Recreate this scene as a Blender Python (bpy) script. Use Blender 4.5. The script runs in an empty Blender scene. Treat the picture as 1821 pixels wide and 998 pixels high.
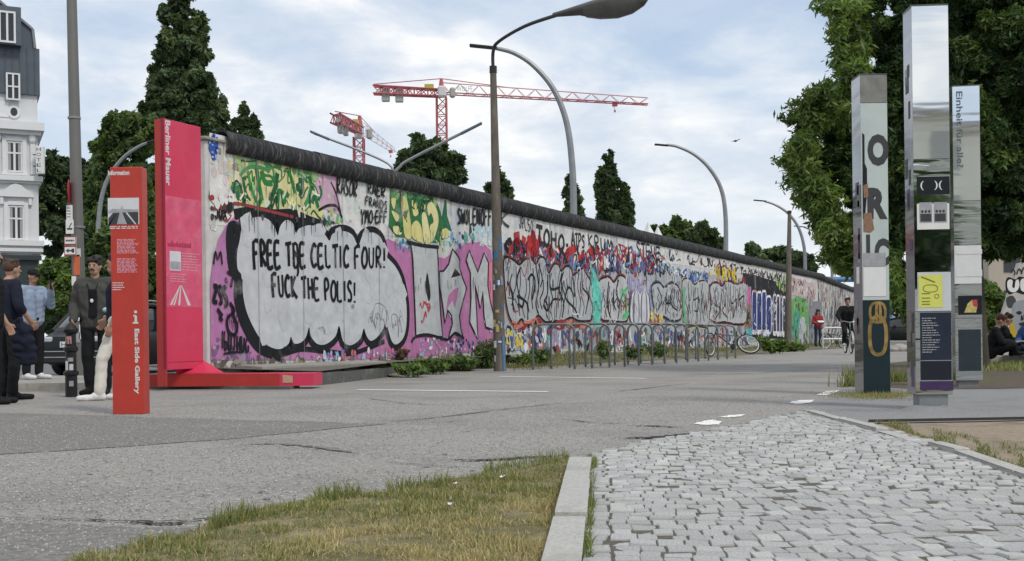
import bpy, bmesh, math, random
import numpy as np
from mathutils import Vector, Matrix, geometry

# ------------------------------------------------------------------ camera
SC = bpy.context.scene
F, CX, Y0, H = 2000.0, 910.5, 597.0, 0.73        # focal length in photo pixels, principal column, horizon row, eye height
ROLL = math.radians(0.7)
CR, SR = math.cos(ROLL), math.sin(ROLL)
cam_data = bpy.data.cameras.new("camera")
cam = bpy.data.objects.new("camera", cam_data)
SC.collection.objects.link(cam)
cam_data.sensor_fit = 'HORIZONTAL'
cam_data.sensor_width = 36.0
cam_data.lens = 36.0 * F / 1821.0
cam_data.shift_y = (Y0 - 499.0) / 1821.0
cam_data.clip_start = 0.1
cam_data.clip_end = 3000.0
cam.matrix_world = Matrix(((CR, SR, 0, 0), (0, 0, -1, 0), (-SR, CR, 0, H), (0, 0, 0, 1)))
SC.camera = cam

# ------------------------------------------------------------------ world: broken cloud over a blue sky
SUN_EL, SUN_AZ = math.radians(50), math.radians(140)      # azimuth measured from +Y towards +X
world = bpy.data.worlds.new("World")
SC.world = world
world.use_nodes = True
nt = world.node_tree
for n in list(nt.nodes):
    nt.nodes.remove(n)
def wn(t, **kw):
    n = nt.nodes.new(t)
    for k, v in kw.items():
        setattr(n, k, v)
    return n
def wl(a, b):
    nt.links.new(a, b)
out = wn('ShaderNodeOutputWorld')
bg = wn('ShaderNodeBackground')
bg.inputs['Strength'].default_value = 0.1
wl(bg.outputs[0], out.inputs[0])
sky = wn('ShaderNodeTexSky', sky_type='NISHITA', sun_disc=False)
sky.sun_elevation = SUN_EL
sky.sun_rotation = SUN_AZ
sky.air_density = 1.2
sky.dust_density = 1.5
tc = wn('ShaderNodeTexCoord')
sep = wn('ShaderNodeSeparateXYZ')
wl(tc.outputs['Generated'], sep.inputs[0])
zc = wn('ShaderNodeMath', operation='MAXIMUM'); zc.inputs[1].default_value = 0.0
wl(sep.outputs[2], zc.inputs[0])
za = wn('ShaderNodeMath', operation='ADD'); za.inputs[1].default_value = 0.16
wl(zc.outputs[0], za.inputs[0])
dx = wn('ShaderNodeMath', operation='DIVIDE'); wl(sep.outputs[0], dx.inputs[0]); wl(za.outputs[0], dx.inputs[1])
dy = wn('ShaderNodeMath', operation='DIVIDE'); wl(sep.outputs[1], dy.inputs[0]); wl(za.outputs[0], dy.inputs[1])
cmb = wn('ShaderNodeCombineXYZ'); wl(dx.outputs[0], cmb.inputs[0]); wl(dy.outputs[0], cmb.inputs[1])
cmb.inputs[2].default_value = 3.1
def wnoise(scale, detail, rough, dist, loc=(0, 0, 0)):
    mp = wn('ShaderNodeMapping'); mp.inputs['Location'].default_value = loc
    mp.inputs['Scale'].default_value = (1.0, 0.85, 1)
    wl(cmb.outputs[0], mp.inputs[0])
    n = wn('ShaderNodeTexNoise')
    n.inputs['Scale'].default_value = scale
    n.inputs['Detail'].default_value = detail
    n.inputs['Roughness'].default_value = rough
    n.inputs['Distortion'].default_value = dist
    wl(mp.outputs[0], n.inputs['Vector'])
    return n
def wramp(src, stops):
    r = wn('ShaderNodeValToRGB')
    el = r.color_ramp.elements
    while len(el) < len(stops):
        el.new(0.5)
    for e, (p, c) in zip(el, stops):
        e.position = p
        e.color = (c[0], c[1], c[2], 1) if isinstance(c, tuple) else (c, c, c, 1)
    wl(src, r.inputs[0])
    return r
def wmix(fac, a, b):
    m = wn('ShaderNodeMix', data_type='RGBA')
    wl(fac, m.inputs[0]); wl(a, m.inputs[6]); wl(b, m.inputs[7])
    return m.outputs[2]
n_cov = wnoise(1.15, 9, 0.56, 0.25, (3.3, 1.4, 0))        # where cloud lies
n_sh = wnoise(2.3, 9, 0.58, 0.25, (9.0, 4.0, 0))           # grey-blue bellies against white tops
cov = wramp(n_cov.outputs['Fac'], [(0.36, 0.22), (0.54, 1.0)])
cl = wramp(n_sh.outputs['Fac'], [(0.36, (5.3, 6.1, 7.3)), (0.47, (6.7, 7.2, 7.9)), (0.58, (8.9, 8.9, 8.9))])
skyg = wn('ShaderNodeMix', data_type='RGBA', blend_type='MIX')
skyg.inputs[0].default_value = 0.7
wl(sky.outputs[0], skyg.inputs[6]); skyg.inputs[7].default_value = (4.1, 5.5, 7.5, 1)
base = wmix(cov.outputs[0], skyg.outputs[2], cl.outputs[0])
hz = wramp(sep.outputs[2], [(0.02, 0.8), (0.22, 0.0)])
hcol = wn('ShaderNodeRGB'); hcol.outputs[0].default_value = (7.7, 8.1, 8.3, 1)
wl(wmix(hz.outputs[0], base, hcol.outputs[0]), bg.inputs['Color'])

# ------------------------------------------------------------------ sun: softened by cloud
sd = bpy.data.lights.new("sun", 'SUN')
sd.energy = 1.5
sd.angle = math.radians(10)
sd.color = (1.0, 0.93, 0.83)
sun = bpy.data.objects.new("sun", sd)
SC.collection.objects.link(sun)
sdir = Vector((math.sin(SUN_AZ) * math.cos(SUN_EL), math.cos(SUN_AZ) * math.cos(SUN_EL), math.sin(SUN_EL)))
sun.rotation_euler = sdir.to_track_quat('Z', 'Y').to_euler()
sun.location = sdir * 60

SC.view_settings.view_transform = 'Standard'
SC.view_settings.look = 'None'
SC.view_settings.exposure = 0.22
SC.view_settings.gamma = 1.0
SC.view_settings.use_curve_mapping = False
try:
    SC.cycles.use_denoising = True
    SC.cycles.max_bounces = 6
    SC.cycles.transparent_max_bounces = 8
except Exception:
    pass

# ------------------------------------------------------------------ helpers
COL = SC.collection
random.seed(11)
RNG = np.random.default_rng(11)
PI = math.pi

def ray(px, py):
    a = (px - CX) / F; b = (Y0 - py) / F
    return a * CR + b * SR, -a * SR + b * CR
def G(px, py, z=0.0):
    """the point of the level z that the photo shows at a pixel"""
    X, Z = ray(px, py)
    t = (z - H) / Z
    return Vector((X * t, t, z))
def D(px, py, d):
    X, Z = ray(px, py)
    return Vector((X * d, d, H + Z * d))

def lin(c):
    def f(v):
        v = v / 255.0
        return v / 12.92 if v <= 0.04045 else ((v + 0.055) / 1.055) ** 2.4
    return tuple(f(v) for v in c[:3])

MATS = {}
def mat(name, col, rough=0.7, var=0.12, scale=6.0, bump=0.0, bscale=60.0, metal=0.0, spec=0.4, attr=False, detail=5.0,
        col2=None, mix2=(0.5, 0.7), scale2=1.5, coat=0.0, stretch=None, bdist=0.01):
    """procedural principled material: base colour varied by noise, optional second colour in patches, optional bump"""
    if name in MATS:
        return MATS[name]
    m = bpy.data.materials.new(name)
    m.use_nodes = True
    t = m.node_tree
    b = t.nodes['Principled BSDF']
    b.inputs['Roughness'].default_value = rough
    b.inputs['Metallic'].default_value = metal
    b.inputs['Specular IOR Level'].default_value = spec
    if coat:
        b.inputs['Coat Weight'].default_value = coat
        b.inputs['Coat Roughness'].default_value = 0.08
    tcn = t.nodes.new('ShaderNodeTexCoord')
    vec = tcn.outputs['Object']
    if stretch:
        mp = t.nodes.new('ShaderNodeMapping'); mp.inputs['Scale'].default_value = stretch
        t.links.new(vec, mp.inputs[0]); vec = mp.outputs[0]
    if attr:
        a = t.nodes.new('ShaderNodeAttribute'); a.attribute_name = 'Col'
        colout = a.outputs['Color']
    else:
        r = t.nodes.new('ShaderNodeRGB'); r.outputs[0].default_value = (*col, 1)
        colout = r.outputs[0]
    if col2 is not None:
        n2 = t.nodes.new('ShaderNodeTexNoise'); n2.inputs['Scale'].default_value = scale2
        n2.inputs['Detail'].default_value = 8; n2.inputs['Roughness'].default_value = 0.62
        t.links.new(vec, n2.inputs['Vector'])
        rp = t.nodes.new('ShaderNodeValToRGB')
        rp.color_ramp.elements[0].position, rp.color_ramp.elements[1].position = mix2
        t.links.new(n2.outputs['Fac'], rp.inputs[0])
        mx = t.nodes.new('ShaderNodeMix'); mx.data_type = 'RGBA'
        t.links.new(rp.outputs[0], mx.inputs[0]); t.links.new(colout, mx.inputs[6])
        mx.inputs[7].default_value = (*col2, 1)
        colout = mx.outputs[2]
    if var:
        n = t.nodes.new('ShaderNodeTexNoise'); n.inputs['Scale'].default_value = scale
        n.inputs['Detail'].default_value = detail; n.inputs['Roughness'].default_value = 0.6
        t.links.new(vec, n.inputs['Vector'])
        mr = t.nodes.new('ShaderNodeMapRange')
        mr.inputs['From Min'].default_value = 0.25; mr.inputs['From Max'].default_value = 0.75
        mr.inputs['To Min'].default_value = 1 - var; mr.inputs['To Max'].default_value = 1 + var
        t.links.new(n.outputs['Fac'], mr.inputs['Value'])
        mv = t.nodes.new('ShaderNodeVectorMath'); mv.operation = 'SCALE'
        t.links.new(colout, mv.inputs[0]); t.links.new(mr.outputs[0], mv.inputs['Scale'])
        colout = mv.outputs[0]
    t.links.new(colout, b.inputs['Base Color'])
    if bump:
        nb = t.nodes.new('ShaderNodeTexNoise'); nb.inputs['Scale'].default_value = bscale
        nb.inputs['Detail'].default_value = 4
        t.links.new(vec, nb.inputs['Vector'])
        bp = t.nodes.new('ShaderNodeBump'); bp.inputs['Strength'].default_value = bump
        bp.inputs['Distance'].default_value = bdist
        t.links.new(nb.outputs['Fac'], bp.inputs['Height'])
        t.links.new(bp.outputs[0], b.inputs['Normal'])
    MATS[name] = m
    return m

def leafmat(name, trans=0.35, rough=0.55):
    m = bpy.data.materials.new(name); m.use_nodes = True
    t = m.node_tree
    b = t.nodes['Principled BSDF']; o = t.nodes['Material Output']
    a = t.nodes.new('ShaderNodeAttribute'); a.attribute_name = 'Col'
    b.inputs['Roughness'].default_value = rough
    b.inputs['Specular IOR Level'].default_value = 0.3
    t.links.new(a.outputs['Color'], b.inputs['Base Color'])
    tr = t.nodes.new('ShaderNodeBsdfTranslucent')
    g = t.nodes.new('ShaderNodeVectorMath'); g.operation = 'MULTIPLY'; g.inputs[1].default_value = (1.3, 1.35, 0.6)
    t.links.new(a.outputs['Color'], g.inputs[0]); t.links.new(g.outputs[0], tr.inputs['Color'])
    mx = t.nodes.new('ShaderNodeMixShader'); mx.inputs[0].default_value = trans
    t.links.new(b.outputs[0], mx.inputs[1]); t.links.new(tr.outputs[0], mx.inputs[2])
    t.links.new(mx.outputs[0], o.inputs['Surface'])
    MATS[name] = m
    return m

def setprops(o, label=None, cat=None, group=None, kind=None):
    if label: o['label'] = label
    if cat: o['category'] = cat
    if group: o['group'] = group
    if kind: o['kind'] = kind
    return o
def empty(name, loc=(0, 0, 0), rz=0.0, label=None, cat=None, group=None):
    o = bpy.data.objects.new(name, None)
    COL.objects.link(o)
    o.location = loc; o.rotation_euler = (0, 0, rz)
    o.empty_display_size = 0.2
    return setprops(o, label, cat, group)
def link_mesh(name, me, m=None, parent=None):
    o = bpy.data.objects.new(name, me)
    COL.objects.link(o)
    if m is not None and not me.materials:
        me.materials.append(m)
    if parent is not None:
        o.parent = parent
    return o
def copy_tree(o, parent=None):
    c = o.copy(); COL.objects.link(c); c.parent = parent
    for ch in list(o.children):
        copy_tree(ch, c)
    return c

class MB:
    """collects shapes in plain lists; build() makes ONE mesh object of them"""
    def __init__(s):
        s.v = []; s.f = []; s.c = []; s.col = (1, 1, 1)
    def add(s, vs, fs):
        o = len(s.v)
        s.v.extend(tuple(p) for p in vs)
        for q in fs:
            s.f.append(tuple(i + o for i in q)); s.c.append(s.col)
        return s
    def box(s, c, size, rz=0.0, M=None, ch=0.0):
        hx, hy, hz = size[0] / 2, size[1] / 2, size[2] / 2
        if ch > 0:
            vs = []; idx = {}
            for sx in (-1, 1):
                for sy in (-1, 1):
                    for sz in (-1, 1):
                        for ax in range(3):
                            p = [sx * hx, sy * hy, sz * hz]
                            for k in range(3):
                                if k != ax:
                                    p[k] -= (sx, sy, sz)[k] * ch
                            idx[(sx, sy, sz, ax)] = len(vs); vs.append(p)
            fs = []
            for ax in range(3):
                o1, o2 = (ax + 1) % 3, (ax + 2) % 3
                for sg in (-1, 1):
                    q = []
                    for (a, b) in ((-1, -1), (1, -1), (1, 1), (-1, 1)):
                        k = [0, 0, 0]; k[ax] = sg; k[o1] = a; k[o2] = b
                        q.append(idx[(*k, ax)])
                    fs.append(q if sg > 0 else q[::-1])
            for ax in range(3):                      # edge strips
                o1, o2 = (ax + 1) % 3, (ax + 2) % 3
                for a in (-1, 1):
                    for b in (-1, 1):
                        q = []
                        for (e, fa) in ((-1, o1), (1, o1), (1, o2), (-1, o2)):
                            k = [0, 0, 0]; k[ax] = e; k[o1] = a; k[o2] = b
                            q.append(idx[(*k, fa)])
                        fs.append(q if a * b > 0 else q[::-1])
            for sx in (-1, 1):
                for sy in (-1, 1):
                    for sz in (-1, 1):
                        q = [idx[(sx, sy, sz, ax)] for ax in range(3)]
                        fs.append(q if sx * sy * sz > 0 else q[::-1])
        else:
            vs = [(sx * hx, sy * hy, sz * hz) for sx in (-1, 1) for sy in (-1, 1) for sz in (-1, 1)]
            fs = [(0, 1, 3, 2), (4, 6, 7, 5), (0, 4, 5, 1), (2, 3, 7, 6), (0, 2, 6, 4), (1, 5, 7, 3)]
        if M is None:
            M = Matrix.Translation(c) @ Matrix.Rotation(rz, 4, 'Z')
        return s.add([M @ Vector(p) for p in vs], fs)
    def tube(s, pts, r, n=8, cap=True):
        pts = [Vector(p) for p in pts]
        rs = r if isinstance(r, (list, tuple)) else [r] * len(pts)
        rings = []
        t0 = (pts[1] - pts[0]).normalized()
        ref = Vector((0, 0, 1)) if abs(t0.z) < 0.9 else Vector((1, 0, 0))
        nn = t0.cross(ref).normalized()
        for i, p in enumerate(pts):
            if i == 0: t = pts[1] - pts[0]
            elif i == len(pts) - 1: t = pts[-1] - pts[-2]
            else: t = (pts[i + 1] - p).normalized() + (p - pts[i - 1]).normalized()
            t.normalize()
            nn = (nn - t * nn.dot(t))
            nn = nn.normalized() if nn.length > 1e-6 else t.orthogonal().normalized()
            bb = t.cross(nn)
            rings.append([p + (nn * math.cos(2 * PI * k / n) + bb * math.sin(2 * PI * k / n)) * rs[i] for k in range(n)])
        vs = [q for rg in rings for q in rg]
        fs = []
        for i in range(len(pts) - 1):
            for k in range(n):
                a, b = i * n + k, i * n + (k + 1) % n
                fs.append((a, b, b + n, a + n))
        if cap:
            fs.append(tuple(range(n - 1, -1, -1)))
            fs.append(tuple((len(pts) - 1) * n + k for k in range(n)))
        return s.add(vs, fs)
    def lathe(s, prof, c=(0, 0, 0), n=16, axis='Z', cap=True):
        vs = []
        for (r, z) in prof:
            for k in range(n):
                a = 2 * PI * k / n
                p = (r * math.cos(a), r * math.sin(a), z)
                if axis == 'Y': p = (p[0], p[2], p[1])
                if axis == 'X': p = (p[2], p[0], p[1])
                vs.append((p[0] + c[0], p[1] + c[1], p[2] + c[2]))
        fs = []
        for i in range(len(prof) - 1):
            for k in range(n):
                a, b = i * n + k, i * n + (k + 1) % n
                fs.append((a, b, b + n, a + n))
        if cap:
            fs.append(tuple(range(n - 1, -1, -1)))
            fs.append(tuple((len(prof) - 1) * n + k for k in range(n)))
        return s.add(vs, fs)
    def prism(s, poly, h):
        """extrude a 3D polygon by the vector h"""
        poly = [Vector(p) for p in poly]; h = Vector(h); n = len(poly)
        vs = poly + [p + h for p in poly]
        tri = geometry.tessellate_polygon([poly])
        nrm = geometry.normal(poly) if n > 2 else Vector((0, 0, 1))
        up = nrm.dot(h) > 0
        fs = []
        for t in tri:
            a = (poly[t[1]] - poly[t[0]]).cross(poly[t[2]] - poly[t[0]]).dot(h) > 0
            t2 = tuple(t) if a else tuple(t[::-1])
            fs.append(tuple(i + n for i in t2)); fs.append(t2[::-1])
        for i in range(n):
            j = (i + 1) % n
            fs.append((i, j, j + n, i + n) if up else (j, i, i + n, j + n))
        return s.add(vs, fs)
    def poly(s, pts, facing=None):
        pts = [Vector(p) for p in pts]
        fs = []
        for t in geometry.tessellate_polygon([pts]):
            if facing is not None:
                nn = (pts[t[1]] - pts[t[0]]).cross(pts[t[2]] - pts[t[0]])
                if nn.dot(Vector(facing)) < 0: t = t[::-1]
            fs.append(tuple(t))
        return s.add(pts, fs)
    def ellipsoid(s, c, r, M=None, nu=16, nv=10):
        vs = []; fs = []
        for i in range(nv + 1):
            th = PI * i / nv
            for k in range(nu):
                a = 2 * PI * k / nu
                p = Vector((r[0] * math.sin(th) * math.cos(a), r[1] * math.sin(th) * math.sin(a), r[2] * math.cos(th)))
                if M is not None: p = M @ p
                vs.append(p + Vector(c))
        for i in range(nv):
            for k in range(nu):
                a, b = i * nu + k, i * nu + (k + 1) % nu
                fs.append((a, a + nu, b + nu, b))
        return s.add(vs, fs)
    def mesh(s, name, colors=False):
        me = bpy.data.meshes.new(name)
        me.from_pydata(s.v, [], s.f)
        if colors:
            at = me.color_attributes.new('Col', 'FLOAT_COLOR', 'CORNER')
            n = np.array([len(q) for q in s.f])
            cc = np.repeat(np.array([tuple(c[:3]) + (1.0,) for c in s.c], dtype=np.float32), n, axis=0)
            at.data.foreach_set('color', cc.ravel())
        me.update()
        return me
    def build(s, name, m, parent=None, smooth=False, colors=False, fix=False):
        me = s.mesh(name, colors)
        if fix:
            b = bmesh.new(); b.from_mesh(me)
            bmesh.ops.remove_doubles(b, verts=b.verts, dist=1e-5)
            bmesh.ops.recalc_face_normals(b, faces=b.faces)
            b.to_mesh(me); b.free()
        if smooth:
            smooth_mesh(me, smooth if isinstance(smooth, (int, float)) and smooth is not True else 40)
        return link_mesh(name, me, m, parent)

def smooth_mesh(me, deg=40):
    me.polygons.foreach_set('use_smooth', np.ones(len(me.polygons), dtype=bool))
    try:
        me.set_sharp_from_angle(angle=math.radians(deg))
    except Exception:
        pass

def np_mesh(name, V, Fq, C=None, percorner=True):
    """fast mesh from arrays: V (n,3), Fq (m,k) faces of k corners, C (m,3) colour for each face"""
    me = bpy.data.meshes.new(name)
    V = np.asarray(V, dtype=np.float32); Fq = np.asarray(Fq, dtype=np.int32)
    m, k = Fq.shape
    me.vertices.add(len(V)); me.vertices.foreach_set('co', V.ravel())
    me.loops.add(m * k); me.loops.foreach_set('vertex_index', Fq.ravel())
    me.polygons.add(m); me.polygons.foreach_set('loop_start', np.arange(0, m * k, k, dtype=np.int32))
    if C is not None:
        at = me.color_attributes.new('Col', 'FLOAT_COLOR', 'CORNER')
        cc = np.ones((m * k, 4), dtype=np.float32)
        cc[:, :3] = np.repeat(np.asarray(C, dtype=np.float32), k, axis=0)
        at.data.foreach_set('color', cc.ravel())
    me.update(calc_edges=True)
    me.validate()
    return me

def text_mesh(s, size=1.0, bold=0.0, space=1.0):
    """the built-in typeface turned into a flat mesh in the XY plane, centred"""
    c = bpy.data.curves.new('lettering', 'FONT')
    c.body = s; c.size = size; c.align_x = 'CENTER'; c.align_y = 'CENTER'; c.space_character = space
    c.offset = bold; c.resolution_u = 3
    o = bpy.data.objects.new('lettering', c); COL.objects.link(o)
    dg = bpy.context.evaluated_depsgraph_get()
    me = bpy.data.meshes.new_from_object(o.evaluated_get(dg), depsgraph=dg)
    bpy.data.objects.remove(o); bpy.data.curves.remove(c)
    return me
def lettering(name, s, size, m, parent, M, bold=0.0, fit=None, space=1.0):
    me = text_mesh(s, size, bold, space)
    if fit:
        co = np.array([v.co[:] for v in me.vertices])
        lo, hi = co.min(0), co.max(0)
        sc = [fit[0] / max(1e-6, hi[0] - lo[0]), fit[1] / max(1e-6, hi[1] - lo[1])]
        me.transform(Matrix.Translation((-(lo[0] + hi[0]) / 2, -(lo[1] + hi[1]) / 2, 0)))
        me.transform(Matrix.Diagonal((sc[0], sc[1], 1, 1)))
    me.transform(M)
    me.materials.clear()
    return link_mesh(name, me, m, parent)
# ------------------------------------------------------------------ the line of the wall (its frame is used by ground and graffiti)
ZTOP = 3.98
def on_level(px, py, z):
    X, Z = ray(px, py); t = (z - H) / Z
    return Vector((X * t, t, z))
_wa, _wb = on_level(400, 232, ZTOP), on_level(1446, 483, ZTOP)
WDIR = Vector((_wb.x - _wa.x, _wb.y - _wa.y, 0)).normalized()
WNRM = Vector((WDIR.y, -WDIR.x, 0))               # towards the camera side
WROT = math.atan2(WDIR.y, WDIR.x)
_face = Vector((_wa.x, _wa.y, 0)) + WNRM * 0.06   # a point of the wall's front face
def WP(px, py, off=0.0):
    """pixel -> (u, v) on the front face of the wall"""
    X, Z = ray(px, py)
    o = _face + WNRM * off
    d = Vector((X, 1, 0))
    t = o.dot(WNRM) / d.dot(WNRM)
    p = Vector((X * t, t, 0)) - WORG
    return p.dot(WDIR), H + Z * t
WORG = Vector((0, 0, 0)); _u0 = WP(366, 400)[0]
WORG = WDIR * _u0 + WNRM * _face.dot(WNRM)        # front face, near end of the wall, z = 0
def WL(u, off=0.0, z=0.0):
    p = WORG + WDIR * u + WNRM * off
    return Vector((p.x, p.y, z))
U_BEND = WP(1452, 520)[0]
def wall_ground(u):
    return 0.33 - 0.27 * min(1.0, max(0.0, (u - 4) / 34.0))

# ------------------------------------------------------------------ ground sheet
M_ASPH = mat('asphalt', (0.30, 0.289, 0.270), rough=0.93, var=0.36, scale=24, bump=0.6, bscale=90, spec=0.12, detail=12,
             col2=(0.215, 0.207, 0.195), mix2=(0.46, 0.74), scale2=0.7)
M_ASPH_D = mat('asphalt_dark', (0.195, 0.188, 0.177), rough=0.93, var=0.42, scale=26, bump=0.5, bscale=90, spec=0.12, detail=12,
               col2=(0.225, 0.218, 0.205), mix2=(0.5, 0.7), scale2=1.2)
M_ASPH_S = mat('asphalt_street', (0.17, 0.17, 0.172), rough=0.93, var=0.2, scale=60, bump=0.3, bscale=90, spec=0.15)
M_CRACK = mat('crack_tar', (0.035, 0.033, 0.03), rough=0.95, var=0.3, scale=20)
M_PAINTW = mat('road_paint', (0.80, 0.79, 0.76), rough=0.7, var=0.08, scale=30, col2=(0.5, 0.5, 0.48), mix2=(0.62, 0.8), scale2=9)
g = MB()
xs = [-900, -200, -60, -25, -10, 0, 10, 25, 60, 200, 900]
ys = [-900, -200, -60, -20, 0, 10, 20, 40, 80, 200, 900]
g.v = [(x, y, 0.0) for y in ys for x in xs]
n = len(xs)
for j in range(len(ys) - 1):
    for i in range(n - 1):
        g.f.append((j * n + i, j * n + i + 1, (j + 1) * n + i + 1, (j + 1) * n + i)); g.c.append((1, 1, 1))
GROUND = setprops(g.build('ground', M_ASPH), kind='structure')

def wob(p, amp):
    return Vector((p.x + random.uniform(-amp, amp), p.y + random.uniform(-amp, amp) * 3, p.z))
def sheet(name, pix, z, m, amp=0.0, sub=1, kind='structure', parent=None):
    pts = []
    for k in range(len(pix)):
        a, b = pix[k], pix[(k + 1) % len(pix)]
        for q in range(sub):
            t = q / sub
            p = G(a[0] + (b[0] - a[0]) * t, a[1] + (b[1] - a[1]) * t, z)
            pts.append(wob(p, amp) if q else p)
    b = MB()
    ar = sum(pts[i].x * pts[(i + 1) % len(pts)].y - pts[(i + 1) % len(pts)].x * pts[i].y for i in range(len(pts)))
    b.add(pts if ar > 0 else pts[::-1], [tuple(range(len(pts)))])
    o = b.build(name, m, parent)
    if parent is None: o['kind'] = kind
    return o
def streak(name, pix, w, z, m, parent, rag=0.5, sub=6, fade=True):
    """a ragged narrow sheet along a pixel line: cracks, seams, painted lines"""
    pts = []
    for k in range(len(pix) - 1):
        a, b = pix[k], pix[k + 1]
        for q in range(sub):
            t = q / sub
            pts.append(G(a[0] + (b[0] - a[0]) * t, a[1] + (b[1] - a[1]) * t, z))
    pts.append(G(*pix[-1], z))
    L, R = [], []
    N = len(pts)
    for i, p in enumerate(pts):
        t = (pts[min(i + 1, N - 1)] - pts[max(i - 1, 0)]); t.z = 0; t.normalize()
        nn = Vector((-t.y, t.x, 0))
        e = min(1.0, 4.0 * min(i, N - 1 - i) / N) if fade else 1.0
        ww = w * 0.5 * (0.12 + 0.88 * e) * (1 + random.uniform(-rag, rag))
        j = nn * random.uniform(-rag, rag) * w * 0.5
        L.append(p + nn * ww + j); R.append(p - nn * ww + j)
    b = MB()
    b.add(L + R, [(i, i + N, i + N + 1, i + 1) for i in range(N - 1)])
    b.f = [q[::-1] if (Vector(b.v[q[1]]) - Vector(b.v[q[0]])).cross(Vector(b.v[q[2]]) - Vector(b.v[q[0]])).z < 0 else q for q in b.f]
    return b.build(name, m, parent)

# the side street and the patches of newer asphalt
b = MB()
st = [Vector((-40, 16.2, 0)), Vector((-10, 17.2, 0)), G(150, 683), G(262, 680), Vector((-5.6, 30, 0)), Vector((3, 60, 0)), Vector((30, 110, 0)), Vector((-40, 110, 0))]
b.poly([Vector((p.x, p.y, 0.006)) for p in st], (0, 0, 1))
STREET = setprops(b.build('side_street', M_ASPH_S), kind='structure')
sheet('asphalt_patch', [(-60, 733), (120, 737), (330, 744), (560, 750), (690, 753), (560, 766), (380, 783), (190, 796), (-60, 811)], 0.004, M_ASPH_D, 0.02, 4)
sheet('asphalt_strip', [(-200, 926), (60, 930), (220, 936), (330, 938), (400, 946), (300, 965), (120, 1000), (-50, 1040), (-300, 1040)], 0.004, M_ASPH_D, 0.01, 4)
for pts, w in (
    ([(-40, 919), (120, 922), (230, 926), (330, 926), (430, 914), (520, 902), (640, 885)], 0.03),
    ([(230, 927), (290, 931), (350, 927)], 0.06),
    ([(800, 817), (850, 818), (900, 816), (950, 812), (1010, 809)], 0.09),
    ([(1100, 779), (1150, 778), (1200, 774), (1240, 768)], 0.12),
    ([(1110, 757), (1160, 757), (1220, 760)], 0.07),
    ([(640, 706), (720, 717), (820, 722)], 0.03), ([(660, 752), (780, 742), (900, 727), (1010, 715)], 0.035),
    ([(1000, 745), (1060, 752), (1130, 753)], 0.03), ([(1090, 697), (1150, 690), (1230, 681)], 0.04),
    ([(670, 820), (780, 828), (870, 832)], 0.018), ([(420, 790), (500, 788), (570, 795), (640, 806)], 0.10),
    ([(1210, 668), (1330, 664), (1500, 655)], 0.06), ([(1180, 648), (1300, 645), (1400, 641)], 0.06)):
    dark = w <= 0.04 or w in (0.09, 0.12, 0.06, 0.07)
    streak('crack', pts, w * 0.6, 0.0075, M_CRACK if (dark and w != 0.10) else M_ASPH_D, GROUND, rag=0.75, sub=9)
streak('marking_line', [(636, 693), (975, 696.5)], 0.15, 0.005, M_PAINTW, GROUND, rag=0.06, fade=False)
streak('marking_line', [(888, 669.5), (1148, 673)], 0.15, 0.005, M_PAINTW, GROUND, rag=0.06, fade=False)
for pix in ([(1233, 754), (1250, 749), (1268, 746), (1284, 750), (1280, 755), (1255, 755.5)],
            [(1277, 741.5), (1295, 738), (1326, 737), (1318, 740.5), (1296, 742.5)],
            [(1402, 716.5), (1420, 711.5), (1450, 711), (1440, 716), (1418, 718)],
            [(1452, 702), (1470, 695.5), (1497, 694), (1488, 701), (1468, 703)]):
    sheet('paint_blotch', pix, 0.0055, M_PAINTW, 0.012, 4, parent=GROUND)

# ------------------------------------------------------------------ cobbles between two kerbs
M_JOINT = mat('joint_soil', (0.105, 0.095, 0.08), rough=0.95, var=0.4, scale=40, col2=(0.05, 0.075, 0.025), mix2=(0.56, 0.66), scale2=6)
M_COB = mat('cobble_granite', (0.40, 0.405, 0.41), rough=0.85, var=0.26, scale=9, bump=0.35, bscale=9, spec=0.25, attr=True, bdist=0.08, detail=10)
M_KERB = mat('kerb_concrete', (0.42, 0.41, 0.385), rough=0.85, var=0.2, scale=55, bump=0.35, bscale=110, spec=0.25,
             col2=(0.32, 0.31, 0.28), mix2=(0.5, 0.72), scale2=3)
cob_px = [(1044, 812), (1100, 800), (1170, 785), (1250, 770), (1340, 752), (1438, 731), (1545, 757), (1660, 790), (1821, 842), (1960, 890),
          (2050, 1060), (1800, 1100), (1300, 1100), (1022, 1100), (1031, 998)]
cob_poly = [G(x, y, 0.0) for x, y in cob_px]
b = MB(); b.poly([Vector((p.x, p.y, 0.0125)) for p in cob_poly], (0, 0, 1))
PAVE = setprops(b.build('cobbled_path', M_JOINT), kind='structure')
def inside(x, y, poly):
    c = False; j = len(poly) - 1
    for i in range(len(poly)):
        a, d = poly[i], poly[j]
        if (a.y > y) != (d.y > y) and x < (d.x - a.x) * (y - a.y) / (d.y - a.y) + a.x:
            c = not c
        j = i
    return c
def stone_mesh(k):
    r = random.Random(100 + k)
    b = MB()
    vs = []
    def ring(s, z, jit):
        q = [(-.5, -.5), (0, -.5), (.5, -.5), (.5, 0), (.5, .5), (0, .5), (-.5, .5), (-.5, 0)]
        return [(x * s * r.uniform(1 - jit, 1) , y * s * r.uniform(1 - jit, 1), z + r.uniform(-.06, .06) * (z > 0.5)) for x, y in q]
    base = ring(1.0, 0.0, 0.10)
    vs = base + [(x * 0.99, y * 0.99, 0.72) for x, y, z in base] + [(x * 0.93, y * 0.93, 0.96 + r.uniform(-.07, .07)) for x, y, z in base] + [(0, 0, 1.0)]
    fs = []
    for l in (0, 8):
        for i in range(8):
            j = (i + 1) % 8
            fs.append((l + i, l + j, l + 8 + j, l + 8 + i))
    for i in range(8):
        fs.append((16 + i, 16 + (i + 1) % 8, 24))
    b.add(vs, fs)
    return b
STONES = [stone_mesh(k) for k in range(10)]
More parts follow.
